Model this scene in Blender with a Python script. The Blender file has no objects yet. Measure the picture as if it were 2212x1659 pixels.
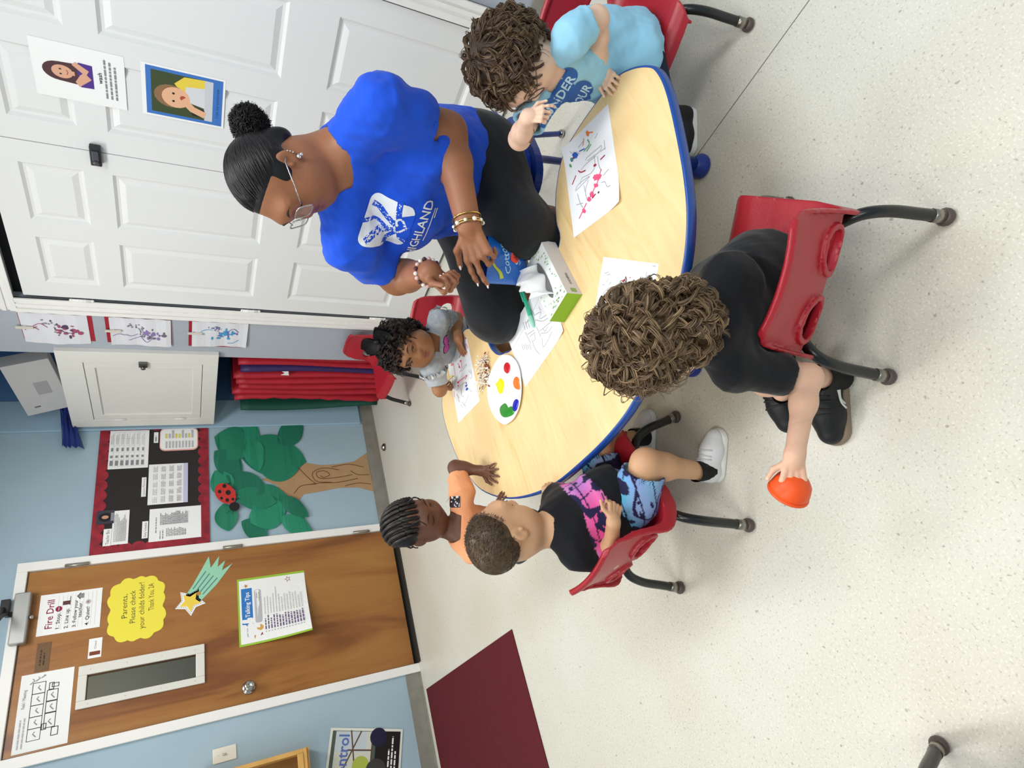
import bpy, bmesh, math, random
import numpy as np
from math import sin, cos, pi, radians
from mathutils import Vector, Matrix
from mathutils.bvhtree import BVHTree
from mathutils.geometry import tessellate_polygon

SC = bpy.context.scene
COL = SC.collection
# ------------------------------------------------------------------ camera
H = 1.35                                   # lens height above the floor
FPX, PITCH, ROLL, YAW = 1272.86, 0.506216, 0.00738627, 0.952479
Fw = np.array([cos(YAW)*cos(PITCH), sin(YAW)*cos(PITCH), -sin(PITCH)])
R0 = np.array([sin(YAW), -cos(YAW), 0.0]); U0 = np.cross(R0, Fw)
Rt = R0*cos(ROLL) + U0*sin(ROLL); Upv = np.cross(Rt, Fw)
C0 = np.array([0.0, 0.0, H])
cam_d = bpy.data.cameras.new('camera'); cam = bpy.data.objects.new('camera', cam_d); COL.objects.link(cam)
cam_d.sensor_width = 36; cam_d.sensor_fit = 'HORIZONTAL'; cam_d.lens = 36*FPX/2212; cam_d.clip_start = .02
Mx = Matrix.Identity(4)                    # the phone was held on its side: world up runs to the left of the frame
for i in range(3):
    Mx[i][0], Mx[i][1], Mx[i][2], Mx[i][3] = -Upv[i], Rt[i], -Fw[i], C0[i]
cam.matrix_world = Mx
SC.camera = cam
# ------------------------------------------------------------------ light
SC.view_settings.view_transform = 'Standard'; SC.view_settings.look = 'None'
SC.view_settings.gamma = 1; SC.view_settings.use_curve_mapping = False
SC.view_settings.exposure = -0.9
W = bpy.data.worlds.new('world'); SC.world = W; W.use_nodes = True
W.node_tree.nodes['Background'].inputs[0].default_value = (.9, .95, 1, 1)
W.node_tree.nodes['Background'].inputs[1].default_value = .3
SC.cycles.max_bounces = 7; SC.cycles.diffuse_bounces = 4; SC.cycles.glossy_bounces = 3
SC.cycles.transmission_bounces = 5; SC.cycles.use_denoising = True
SC.cycles.caustics_reflective = False; SC.cycles.caustics_refractive = False
LIGHTS = [(-.9, .6, 46, (1, .97, .91)), (-.9, 2.7, 46, (1, .97, .91)), (1.2, 2.6, 52, (1, .98, .95)), (1.2, .5, 52, (.97, .99, 1)), (1.2, -1.3, 40, (.97, .99, 1)), (-.9, -1.3, 40, (1, .97, .91))]
CEIL = 2.75
for lx, ly, lw, lc in LIGHTS:
    d = bpy.data.lights.new('tube_light', 'AREA'); d.shape = 'RECTANGLE'; d.size = .55; d.size_y = 1.15; d.energy = lw; d.color = lc
    o = bpy.data.objects.new('tube_light', d); COL.objects.link(o); o.location = (lx, ly, CEIL-.045)

d = bpy.data.lights.new('hall_fill', 'AREA'); d.size = .5; d.energy = 14; o = bpy.data.objects.new('hall_fill', d); COL.objects.link(o); o.location = (1.0, 4.75, 2.35)  # added fill behind the door pane, brightens the hallway; no lamp is seen there
# ------------------------------------------------------------------ helpers
def ray(x, y): return Fw*FPX + Rt*(1659-y-829.5) + Upv*(1106-x)
def onz(x, y, z): d = ray(x, y); return C0 + d*((z-H)/d[2])      # photo point -> point on a level plane
def onx(x, y, X): d = ray(x, y); return C0 + d*(X/d[0])          # ... on wall plane x = X
def ony(x, y, Y): d = ray(x, y); return C0 + d*(Y/d[1])          # ... on wall plane y = Y
def dep(x, y, t): return C0 + ray(x, y)/FPX*t                    # ... at distance t along the view axis
def V3(*a): return np.array(a, float)
def nrm(v): v = np.asarray(v, float); return v/(np.linalg.norm(v)+1e-12)

def lin(h):
    h = h.lstrip('#'); c = [int(h[i:i+2], 16)/255 for i in (0, 2, 4)]
    return tuple(x/12.92 if x <= .04045 else ((x+.055)/1.055)**2.4 for x in c)
MATS = {}
def M(name, hexc='#808080', rough=.5, spec=.4, metal=0, var=0, vs=8, bump=0, bs=120, attr=False, sss=0, coat=0, sheen=0, trans=0, emit=0):
    if name in MATS: return MATS[name]
    m = bpy.data.materials.new(name); m.use_nodes = True; nt = m.node_tree; N = nt.nodes; L = nt.links
    b = N['Principled BSDF']; c = lin(hexc)
    b.inputs['Base Color'].default_value = (*c, 1); b.inputs['Roughness'].default_value = rough
    b.inputs['Specular IOR Level'].default_value = spec; b.inputs['Metallic'].default_value = metal
    if coat: b.inputs['Coat Weight'].default_value = coat; b.inputs['Coat Roughness'].default_value = .15
    if sheen: b.inputs['Sheen Weight'].default_value = sheen
    if trans and name == 'lens_clear': b.inputs['Alpha'].default_value = .12
    elif trans: b.inputs['Transmission Weight'].default_value = trans; b.inputs['IOR'].default_value = 1.45
    if emit: b.inputs['Emission Color'].default_value = (*c, 1); b.inputs['Emission Strength'].default_value = emit
    if sss: b.inputs['Subsurface Weight'].default_value = sss; b.inputs['Subsurface Scale'].default_value = .01; b.inputs['Subsurface Radius'].default_value = (1, .4, .25)
    src = None
    if attr:
        a = N.new('ShaderNodeVertexColor'); a.layer_name = 'Col'; src = a.outputs[0]
    if var or bump:
        tc = N.new('ShaderNodeTexCoord')
    if var:
        n = N.new('ShaderNodeTexNoise'); n.inputs['Scale'].default_value = vs; n.inputs['Detail'].default_value = 4
        L.new(tc.outputs['Object'], n.inputs['Vector'])
        mr = N.new('ShaderNodeMapRange'); mr.inputs[1].default_value = .3; mr.inputs[2].default_value = .7
        mr.inputs[3].default_value = 1-var; mr.inputs[4].default_value = 1+var; L.new(n.outputs[0], mr.inputs[0])
        mx = N.new('ShaderNodeVectorMath'); mx.operation = 'SCALE'
        if src: L.new(src, mx.inputs[0])
        else: mx.inputs[0].default_value = c
        L.new(mr.outputs[0], mx.inputs['Scale']); src = mx.outputs[0]
    if src: L.new(src, b.inputs['Base Color'])
    if bump:
        n2 = N.new('ShaderNodeTexNoise'); n2.inputs['Scale'].default_value = bs; n2.inputs['Detail'].default_value = 3
        L.new(tc.outputs['Object'], n2.inputs['Vector'])
        bp = N.new('ShaderNodeBump'); bp.inputs['Strength'].default_value = bump; bp.inputs['Distance'].default_value = .004
        L.new(n2.outputs[0], bp.inputs['Height']); L.new(bp.outputs[0], b.inputs['Normal'])
    MATS[name] = m; return m

def tag(o, label=None, cat=None, group=None, kind=None):
    if label: o['label'] = label
    if cat: o['category'] = cat
    if group: o['group'] = group
    if kind: o['kind'] = kind
    return o
def empty(name, loc=(0, 0, 0), rz=0, label=None, cat=None, group=None):
    o = bpy.data.objects.new(name, None); COL.objects.link(o); o.empty_display_size = .05
    o.location = loc; o.rotation_euler = (0, 0, rz); return tag(o, label, cat, group)
def mesh_obj(name, verts, faces, mats, parent=None, smooth=False, fm=None, col=None, loc=None):
    me = bpy.data.meshes.new(name)
    v = np.asarray(verts, np.float32).reshape(-1, 3)
    me.from_pydata([], [], []) if False else None
    if isinstance(faces, np.ndarray):
        nf, k = faces.shape
        me.vertices.add(len(v)); me.vertices.foreach_set('co', v.ravel())
        me.loops.add(nf*k); me.loops.foreach_set('vertex_index', faces.astype(np.int32).ravel())
        me.polygons.add(nf); me.polygons.foreach_set('loop_start', np.arange(0, nf*k, k, dtype=np.int32))
        me.update(calc_edges=True)
    else:
        me.from_pydata([tuple(map(float, p)) for p in v], [], faces)
    if not isinstance(mats, (list, tuple)): mats = [mats]
    for m in mats: me.materials.append(m)
    if fm is not None: me.polygons.foreach_set('material_index', np.asarray(fm, np.int32))
    if smooth is True: me.polygons.foreach_set('use_smooth', np.ones(len(me.polygons), bool))
    elif smooth is not False and smooth is not None: me.polygons.foreach_set('use_smooth', np.asarray(smooth, bool))
    if col is not None:
        a = me.color_attributes.new('Col', 'FLOAT_COLOR', 'POINT')
        cc = np.ones((len(v), 4), np.float32); cc[:, :3] = col; a.data.foreach_set('color', cc.ravel())
    me.validate(); me.update()
    o = bpy.data.objects.new(name, me); COL.objects.link(o)
    if parent is not None: o.parent = parent
    if loc is not None: o.location = loc
    return o
def copy_tree(o, parent=None):
    c = o.copy(); COL.objects.link(c); c.parent = parent
    for ch in list(o.children): copy_tree(ch, c)
    return c

class MB:
    """collects boxes, prisms, tubes and lathes into one mesh"""
    def __init__(s): s.v = []; s.f = []; s.m = []; s.s = []; s.X = None
    def add(s, v, f, m=0, sm=False):
        b = len(s.v)
        for p in v:
            p = np.asarray(p, float)
            s.v.append(p if s.X is None else s.X[:3, :3] @ p + s.X[:3, 3])
        for q in f: s.f.append([b+i for i in q]); s.m.append(m); s.s.append(sm)
        return s
    def box(s, a, b, m=0, bev=0):
        a = np.minimum(a, b) if True else a; b2 = np.maximum(np.asarray(a), np.asarray(b))
        x0, y0, z0 = a; x1, y1, z1 = b2
        if bev:
            bm = bmesh.new(); bmesh.ops.create_cube(bm, size=1)
            for vv in bm.verts: vv.co = Vector(((x0+x1)/2+vv.co.x*(x1-x0), (y0+y1)/2+vv.co.y*(y1-y0), (z0+z1)/2+vv.co.z*(z1-z0)))
            bmesh.ops.bevel(bm, geom=bm.edges[:]+bm.verts[:], offset=bev, segments=2, affect='EDGES', profile=.5)
            bm.verts.index_update()
            s.add([vv.co[:] for vv in bm.verts], [[vv.index for vv in f.verts] for f in bm.faces], m); bm.free(); return s
        return s.add([(x0, y0, z0), (x1, y0, z0), (x1, y1, z0), (x0, y1, z0), (x0, y0, z1), (x1, y0, z1), (x1, y1, z1), (x0, y1, z1)],
                     [(3, 2, 1, 0), (4, 5, 6, 7), (0, 1, 5, 4), (1, 2, 6, 5), (2, 3, 7, 6), (3, 0, 4, 7)], m)
    def prism(s, poly, z0, z1, m=0, ms=None):
        n = len(poly); v = [(p[0], p[1], z0) for p in poly]+[(p[0], p[1], z1) for p in poly]
        tri = tessellate_polygon([[Vector((p[0], p[1], 0)) for p in poly]])
        up = []
        for t in tri:
            a, b, c = [np.array(poly[i][:2]) for i in t]
            t = t if (b-a)[0]*(c-a)[1]-(b-a)[1]*(c-a)[0] > 0 else t[::-1]
            up.append(tuple(t))
        ar = sum(poly[i][0]*poly[(i+1) % n][1]-poly[(i+1) % n][0]*poly[i][1] for i in range(n))
        side = [(i, (i+1) % n, n+(i+1) % n, n+i) if ar > 0 else (n+i, n+(i+1) % n, (i+1) % n, i) for i in range(n)]
        b = len(s.v)
        s.add(v, [tuple(n+i for i in t) for t in up]+[t[::-1] for t in up], m)
        for q in side: s.f.append([b+i for i in q]); s.m.append(m if ms is None else ms); s.s.append(False)
        return s
    def tube(s, path, r, n=10, m=0, cap=True, sm=True):
        P = [np.asarray(p, float) for p in path]; k = len(P)
        rr = [r]*k if np.isscalar(r) else list(r)
        T = [nrm(P[min(i+1, k-1)]-P[max(i-1, 0)]) for i in range(k)]
        a = nrm(np.cross(T[0], V3(.3, .2, 1) if abs(T[0][2]) < .9 else V3(1, .1, 0)))
        v = []
        for i in range(k):
            a = nrm(a-T[i]*(a@T[i])); b = np.cross(T[i], a)
            v += [P[i]+rr[i]*(a*cos(2*pi*j/n)+b*sin(2*pi*j/n)) for j in range(n)]
        f = [(i*n+j, i*n+(j+1) % n, (i+1)*n+(j+1) % n, (i+1)*n+j) for i in range(k-1) for j in range(n)]
        s.add(v, f, m, sm)
        if cap:
            b = len(s.v)-k*n
            s.f.append([b+j for j in range(n)][::-1]); s.m.append(m); s.s.append(False)
            s.f.append([b+(k-1)*n+j for j in range(n)]); s.m.append(m); s.s.append(False)
        return s
    def lathe(s, prof, n=20, m=0, o=(0, 0, 0), ax=(0, 0, 1)):
        ax = nrm(ax); a = nrm(np.cross(ax, V3(.3, 1, .2) if abs(ax[1]) < .9 else V3(1, 0, .1))); b = np.cross(ax, a); o = np.asarray(o, float)
        v = []
        for r, z in prof: v += [o+ax*z+r*(a*cos(2*pi*j/n)+b*sin(2*pi*j/n)) for j in range(n)]
        f = [(i*n+j, i*n+(j+1) % n, (i+1)*n+(j+1) % n, (i+1)*n+j) for i in range(len(prof)-1) for j in range(n)]
        return s.add(v, f, m, True)
    def ball(s, c, r, m=0, n=12):
        r = (r, r, r) if np.isscalar(r) else r
        v = [(c[0]+r[0]*sin(pi*i/n)*cos(2*pi*j/n/1.0), c[1]+r[1]*sin(pi*i/n)*sin(2*pi*j/n), c[2]+r[2]*cos(pi*i/n)) for i in range(n+1) for j in range(n)]
        return s.add(v, [(i*n+j, (i+1)*n+j, (i+1)*n+(j+1) % n, i*n+(j+1) % n) for i in range(n) for j in range(n)], m, True)
    def build(s, name, mats, parent=None, loc=None):
        v = np.array(s.v)
        return mesh_obj(name, v, s.f, mats, parent, smooth=s.s, fm=s.m, loc=loc)

def bez(pts, n=8):
    """smooth path through points (Catmull-Rom)"""
    P = [np.asarray(p, float) for p in pts]; P = [2*P[0]-P[1]]+P+[2*P[-1]-P[-2]]; out = []
    for i in range(1, len(P)-2):
        for k in range(n):
            t = k/n; a, b, c, d = P[i-1:i+3]
            out.append(.5*(2*b+(c-a)*t+(2*a-5*b+4*c-d)*t*t+(3*b-a-3*c+d)*t**3))
    out.append(P[-2]); return out
def closed(pts, n=6):
    P = [np.asarray(p, float) for p in pts]; k = len(P); out = []
    for i in range(k):
        a, b, c, d = P[i-1], P[i], P[(i+1) % k], P[(i+2) % k]
        for j in range(n):
            t = j/n; out.append(.5*(2*b+(c-a)*t+(2*a-5*b+4*c-d)*t*t+(3*b-a-3*c+d)*t**3))
    return out

_tx = {}
def text2d(s, size, bold=0):
    """triangles of a line of writing, left end at 0, baseline at 0"""
    cu = bpy.data.curves.new('t', 'FONT'); cu.body = s; cu.size = size; cu.offset = bold*size; cu.resolution_u = 2
    ob = bpy.data.objects.new('t', cu); me = bpy.data.meshes.new_from_object(ob)
    v = [(p.co.x, p.co.y) for p in me.vertices]; f = [tuple(p.vertices) for p in me.polygons]
    bpy.data.objects.remove(ob); bpy.data.meshes.remove(me); bpy.data.curves.remove(cu)
    return v, f
class Sheet:
    """a flat printed thing: paper with print laid on it in 2D (metres from its lower left corner)"""
    def __init__(s, O, ex, ey, n=None, lift=.0006):
        s.O = np.asarray(O, float); s.ex = nrm(ex); s.ey = nrm(np.asarray(ey)-s.ex*(np.asarray(ey)@s.ex)); s.n = np.cross(s.ex, s.ey) if n is None else nrm(n)
        s.V = []; s.F = []; s.m = []; s.mats = []; s.lift = lift; s.lay = 0; s.warp = None
    def mi(s, m):
        if m not in s.mats: s.mats.append(m)
        return s.mats.index(m)
    def raw(s, v2, f, m, h=None):
        s.lay += 1; h = s.lift*(1+.05*s.lay) if h is None else h; b = len(s.V)
        for p in v2:
            w = s.warp(p[0], p[1]) if s.warp else 0
            s.V.append(s.O+s.ex*p[0]+s.ey*p[1]+s.n*(h+w))
        k = s.mi(m)
        for q in f: s.F.append([b+i for i in q]); s.m.append(k)
    def poly(s, pts, m, h=None):
        tri = tessellate_polygon([[Vector((p[0], p[1], 0)) for p in pts]]); f = []
        for t in tri:
            a, b, c = [np.asarray(pts[i][:2], float) for i in t]
            f.append(t if (b-a)[0]*(c-a)[1]-(b-a)[1]*(c-a)[0] > 0 else t[::-1])
        s.raw(pts, f, m, h)
    def rect(s, x, y, w, h, m, rr=0):
        if rr: s.poly([(x+w/2+sx*(w/2-rr)+rr*cos(a), y+h/2+sy*(h/2-rr)+rr*sin(a)) for sx, sy, a0 in ((1, 1, 0), (-1, 1, pi/2), (-1, -1, pi), (1, -1, 1.5*pi)) for a in np.linspace(a0, a0+pi/2, 5)], m)
        else: s.poly([(x, y), (x+w, y), (x+w, y+h), (x, y+h)], m)
    def disc(s, x, y, r, m, ry=None, n=20): s.poly([(x+r*cos(2*pi*i/n), y+(ry or r)*sin(2*pi*i/n)) for i in range(n)], m)
    def line(s, pts, w, m):
        P = [np.asarray(p, float) for p in pts]; v = []
        for i, p in enumerate(P):
            d = nrm(P[min(i+1, len(P)-1)]-P[max(i-1, 0)]); q = np.array([-d[1], d[0]])*w/2; v += [p-q, p+q]
        s.raw(v, [(2*i, 2*i+2, 2*i+3, 2*i+1) for i in range(len(P)-1)], m)
    def text(s, t, x, y, size, m, w=None, bold=0, rot=0):
        v, f = text2d(t, size, bold)
        if not v: return
        a = np.array(v); k = (w/(a[:, 0].max()-min(0, a[:, 0].min()))) if w else 1
        a[:, 0] *= k; c, sn = cos(rot), sin(rot)
        s.raw([(x+c*p[0]-sn*p[1], y+sn*p[0]+c*p[1]) for p in a], f, m)
    def words(s, x, y, w, n, dy, h, m, seed=0, ragged=.3):
        """n lines of print too small to read"""
        rg = random.Random(seed)
        for i in range(n):
            q = x; e = x+w*(1-ragged*rg.random())
            while q < e:
                l = min(e-q, h*rg.uniform(1.2, 4)); s.rect(q, y-i*dy, l, h, m); q += l+h*.6
    def star(s, x, y, r, m, rot=0, k=.45): s.poly([(x+(r if i % 2 == 0 else r*k)*sin(rot+pi*i/5), y+(r if i % 2 == 0 else r*k)*cos(rot+pi*i/5)) for i in range(10)], m)
    def slab(s, pts, m, t=.0012):
        """the paper itself: an outline with thickness"""
        n = len(pts); b = len(s.V); k = s.mi(m)
        for h in (0, s.lift):
            for p in pts: s.V.append(s.O+s.ex*p[0]+s.ey*p[1]+s.n*(h+(s.warp(p[0], p[1]) if s.warp else 0)))
        tri = tessellate_polygon([[Vector((p[0], p[1], 0)) for p in pts]])
        for tt in tri:
            a, bb, c = [np.asarray(pts[i][:2], float) for i in tt]
            tt = tt if (bb-a)[0]*(c-a)[1]-(bb-a)[1]*(c-a)[0] > 0 else tt[::-1]
            s.F.append([b+n+i for i in tt]); s.m.append(k); s.F.append([b+i for i in tt[::-1]]); s.m.append(k)
        for i in range(n): s.F.append([b+i, b+(i+1) % n, b+n+(i+1) % n, b+n+i]); s.m.append(k)
    def grid(s, w, h, m, nx=10, ny=12):
        """a curling paper"""
        v = [(w*i/nx, h*j/ny) for j in range(ny+1) for i in range(nx+1)]
        s.raw(v, [(j*(nx+1)+i, j*(nx+1)+i+1, (j+1)*(nx+1)+i+1, (j+1)*(nx+1)+i) for j in range(ny) for i in range(nx)], m, h=0)
    def build(s, name, parent=None, smooth=False): return mesh_obj(name, s.V, s.F, s.mats, parent, fm=s.m, smooth=smooth)
    def wrap(s, name, bvh, parent=None, off=.0012, step=.006, reach=.3):
        """lay the print on a curved surface by projecting it along -n"""
        bm = bmesh.new(); vs = [bm.verts.new(p) for p in s.V]
        for q, k in zip(s.F, s.m):
            try: bm.faces.new([vs[i] for i in q]).material_index = k
            except ValueError: pass
        for _ in range(5):
            e = [e for e in bm.edges if e.calc_length() > step]
            if not e: break
            bmesh.ops.subdivide_edges(bm, edges=e, cuts=1, use_grid_fill=False)
            bmesh.ops.triangulate(bm, faces=[f for f in bm.faces if len(f.verts) > 3])
        bad = []; d = Vector(-s.n)
        for v in bm.verts:
            lay = (v.co-Vector(s.O)).dot(Vector(s.n))
            hit = bvh.ray_cast(v.co+Vector(s.n)*reach, d, 2*reach)
            if hit[0] is None: bad.append(v)
            else:
                nn = hit[1] if hit[1].dot(Vector(s.n)) > 0 else -hit[1]
                v.co = hit[0]+nn*(off+lay*.6)
        bmesh.ops.delete(bm, geom=bad, context='VERTS')
        me = bpy.data.meshes.new(name); bm.to_mesh(me); bm.free()
        for m in s.mats: me.materials.append(m)
        me.polygons.foreach_set('use_smooth', np.ones(len(me.polygons), bool))
        o = bpy.data.objects.new(name, me); COL.objects.link(o)
        if parent is not None: o.parent = parent
        return o
WHITE = M('paper_white', '#f2f2f2', .7); BLACKINK = M('ink_black', '#1c1a1c', .7); GREYINK = M('ink_grey', '#8a8a8e', .7)
PALEINK = M('ink_pale', '#b9b9be', .7); REDINK = M('ink_red', '#a8203a', .7); PINKINK = M('ink_pink', '#ee5c86', .7)
BLUEINK = M('ink_blue', '#2f5fc0', .7); GREENINK = M('ink_green', '#4fa35c', .7); ORANGEINK = M('ink_orange', '#f0824a', .7)
YELLOWINK = M('ink_yellow', '#f5e33c', .7); PURPLEINK = M('ink_purple', '#8d79b8', .7); CHROME = M('chrome', '#b9b6b0', .22, metal=1)
# ------------------------------------------------------------------ soft solids: rounded shapes blended together, then meshed
def waves(P, freq, seed, n=6):
    r = np.random.RandomState(seed); out = 0
    for i in range(n):
        k = r.normal(size=3); k = k/np.linalg.norm(k)*freq*r.uniform(.6, 1.5)
        out = out+np.sin(P[..., 0]*k[0]+P[..., 1]*k[1]+P[..., 2]*k[2]+r.uniform(0, 6.28))
    return out/n
class Solid:
    def __init__(s): s.p = []
    def cone(s, a, b, ra, rb=None, k=.02, sub=False, sq=None):
        """tapered limb; sq=(axis, factor) flattens it along axis"""
        a = V3(*a); b = V3(*b); rb = ra if rb is None else rb
        s.p.append(('c', a, b, ra, rb, k, sub, sq)); return s
    def flat(s, a, b, ra, rb=None, k=.01, sub=False):
        s.p.append(('c', V3(*a), V3(*b), ra, ra if rb is None else rb, k, sub, 'flat')); return s
    def chain(s, pts, rs, k=.02, sub=False):
        for i in range(len(pts)-1): s.cone(pts[i], pts[i+1], rs[i], rs[i+1], k, sub)
        return s
    def ell(s, c, r, ax=None, k=.02, sub=False):
        s.p.append(('e', V3(*c), V3(*r), np.eye(3) if ax is None else np.array([nrm(a) for a in ax]), k, sub)); return s
    def half(s, o, n, k=.004):
        """cut away everything on the side n points to"""
        s.p.append(('h', V3(*o), nrm(n), k)); return s
    def wrinkle(s, freq, amp, seed, fn=None): s.p.append(('w', freq, amp, seed, fn)); return s
    def bounds(s, pad=.012):
        lo = V3(9, 9, 9); hi = -lo
        for q in s.p:
            if q[0] == 'c' and not q[6]:
                r = max(q[3], q[4]); lo = np.minimum(lo, np.minimum(q[1], q[2])-r); hi = np.maximum(hi, np.maximum(q[1], q[2])+r)
            if q[0] == 'e' and not q[5]:
                r = np.abs(q[3].T*q[2]).sum(1) if False else V3(*[max(q[2])]*3); r = np.sqrt(((q[3]*q[2][:, None])**2).sum(0)); lo = np.minimum(lo, q[1]-r); hi = np.maximum(hi, q[1]+r)
        return lo-pad, hi+pad
    def field(s, lo, n, h):
        Vv = np.full(n, 1.0, np.float32); ax = [lo[i]+h*np.arange(n[i]) for i in range(3)]
        for q in s.p:
            if q[0] == 'w':
                X, Y, Z = np.meshgrid(*ax, indexing='ij'); P = np.stack([X, Y, Z], -1).astype(np.float32)
                msk = np.abs(Vv) < .05
                PP = P[msk]; w = q[2]*waves(PP, q[1], q[3])
                if q[4]: w = w*q[4](PP)
                Vv[msk] += w; continue
            if q[0] == 'h':
                X, Y, Z = np.meshgrid(*ax, indexing='ij', sparse=True); o, nn, k = q[1:]
                d = ((X-o[0])*nn[0]+(Y-o[1])*nn[1]+(Z-o[2])*nn[2]).astype(np.float32)
                hh = np.clip(k-np.abs(Vv-d), 0, None)/k; Vv = np.maximum(Vv, d)+hh*hh*k/4; continue
            if q[0] == 'c':
                _, a, b, ra, rb, k, sub, sq = q; r = max(ra, rb); l = np.minimum(a, b)-r; u = np.maximum(a, b)+r
            else:
                _, c, rr, A, k, sub = q; e = np.sqrt(((A*rr[:, None])**2).sum(0)); l = c-e; u = c+e
            pad = k+2.5*h+(.012 if not sub else .006)
            i0 = [max(0, int((l[i]-pad-lo[i])/h)) for i in range(3)]; i1 = [min(n[i], int((u[i]+pad-lo[i])/h)+2) for i in range(3)]
            if any(i1[i] <= i0[i] for i in range(3)): continue
            sl = tuple(slice(i0[i], i1[i]) for i in range(3))
            X = ax[0][i0[0]:i1[0], None, None]; Y = ax[1][None, i0[1]:i1[1], None]; Z = ax[2][None, None, i0[2]:i1[2]]
            if q[0] == 'c':
                ba = b-a; L2 = ba@ba+1e-12
                t = np.clip(((X-a[0])*ba[0]+(Y-a[1])*ba[1]+(Z-a[2])*ba[2])/L2, 0, 1)
                dx, dy, dz = X-a[0]-ba[0]*t, Y-a[1]-ba[1]*t, Z-a[2]-ba[2]*t
                if isinstance(sq, str):
                    L = L2**.5; q = ((X-a[0])*ba[0]+(Y-a[1])*ba[1]+(Z-a[2])*ba[2])/L; w = ba/L
                    dx, dy, dz = X-a[0]-w[0]*q, Y-a[1]-w[1]*q, Z-a[2]-w[2]*q
                    d = np.maximum(np.sqrt(dx*dx+dy*dy+dz*dz)-(ra+(rb-ra)*t), np.maximum(-q, q-L))
                elif sq is not None:
                    w = nrm(sq[0]); m = dx*w[0]+dy*w[1]+dz*w[2]; f = 1/sq[1]-1
                    dx = dx+w[0]*m*f; dy = dy+w[1]*m*f; dz = dz+w[2]*m*f
                if not isinstance(sq, str): d = np.sqrt(dx*dx+dy*dy+dz*dz)-(ra+(rb-ra)*t)
            else:
                X = X-c[0]; Y = Y-c[1]; Z = Z-c[2]
                g = [(A[i][0]*X+A[i][1]*Y+A[i][2]*Z)/rr[i] for i in range(3)]
                k0 = np.sqrt(g[0]**2+g[1]**2+g[2]**2); k1 = np.sqrt((g[0]/rr[0])**2+(g[1]/rr[1])**2+(g[2]/rr[2])**2)+1e-9
                d = k0*(k0-1)/k1
            old = Vv[sl]
            if sub:
                d = -d; hh = np.clip(k-np.abs(old-d), 0, None)/k; Vv[sl] = np.maximum(old, d)+hh*hh*k/4
            else:
                hh = np.clip(k-np.abs(old-d), 0, None)/k; Vv[sl] = np.minimum(old, d)-hh*hh*k/4
        return Vv
    def mesh(s, h=.0045, fine=(), lo=None, hi=None):
        """fine: list of (lo, hi, h) boxes meshed at a finer step"""
        if lo is None: lo, hi = s.bounds()
        n = tuple(int(np.ceil((hi[i]-lo[i])/h))+2 for i in range(3))
        v, f = snets(s.field(lo, n, h), lo, h)
        out_v = []; out_f = []; b = 0
        for (l2, h2, hs) in fine:
            l2 = np.maximum(l2, lo-.001); h2 = np.minimum(h2, hi+.001)
            if len(f):
                c = v[f].mean(1); ins = np.all((c > l2+h*1.0) & (c < h2-h*1.0), 1); f = f[~ins]
        for (l2, h2, hs) in fine:
            l2 = np.maximum(l2, lo-.001); h2 = np.minimum(h2, hi+.001)
            m = tuple(int(np.ceil((h2[i]-l2[i])/hs))+1 for i in range(3))
            a, q = snets(s.field(l2, m, hs), l2, hs); out_v.append(a); out_f.append(q+b); b += len(a)
        out_v.append(v); out_f.append(f+b)
        v = np.concatenate(out_v); f = np.concatenate(out_f)
        used = np.zeros(len(v), bool); used[f.ravel()] = True; idx = np.cumsum(used)-1
        return v[used], idx[f].astype(np.int32)
def snets(V, lo, h):
    S = V < 0; nx, ny, nz = V.shape
    cs = [(i, j, k) for i in (0, 1) for j in (0, 1) for k in (0, 1)]
    sub = lambda A, c: A[c[0]:nx-1+c[0], c[1]:ny-1+c[1], c[2]:nz-1+c[2]]
    cnt = np.zeros((nx-1, ny-1, nz-1), np.int8)
    for c in cs: cnt += sub(S, c)
    act = np.argwhere((cnt > 0) & (cnt < 8))
    if not len(act): return np.zeros((0, 3)), np.zeros((0, 4), np.int32)
    I, J, K = act.T
    val = {c: V[I+c[0], J+c[1], K+c[2]] for c in cs}
    acc = np.zeros((len(act), 3)); num = np.zeros(len(act))
    for a in cs:
        for d in range(3):
            if a[d]: continue
            b = list(a); b[d] = 1; b = tuple(b); va, vb = val[a], val[b]; cr = (va < 0) != (vb < 0)
            t = np.where(cr, va/np.where(cr, va-vb, 1), 0)
            for i in range(3): acc[:, i] += np.where(cr, a[i]+(t if i == d else 0), 0)
            num += cr
    v = lo+h*(act+acc/num[:, None])
    idx = -np.ones((nx-1, ny-1, nz-1), np.int32); idx[I, J, K] = np.arange(len(act))
    F = []
    for d in range(3):
        e = [0, 0, 0]; e[d] = 1
        A = S[:nx-e[0], :ny-e[1], :nz-e[2]]; B = S[e[0]:, e[1]:, e[2]:]
        u, w = (d+1) % 3, (d+2) % 3
        q = np.argwhere(A != B); q = q[(q[:, u] > 0) & (q[:, w] > 0)]
        lim = [nx-1, ny-1, nz-1]; q = q[(q[:, u] < lim[u]) & (q[:, w] < lim[w]) & (q[:, d] < lim[d])]
        fl = A[q[:, 0], q[:, 1], q[:, 2]]
        def ix(du, dw):
            p = q.copy(); p[:, u] += du; p[:, w] += dw; return idx[p[:, 0], p[:, 1], p[:, 2]]
        f = np.stack([ix(-1, -1), ix(0, -1), ix(0, 0), ix(-1, 0)], 1)
        f[~fl] = f[~fl][:, ::-1]
        F.append(f[(f >= 0).all(1)])
    return v, np.concatenate(F).astype(np.int32)
def bvh_of(v, f): return BVHTree.FromPolygons([tuple(p) for p in v], [tuple(map(int, q)) for q in f])
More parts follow.
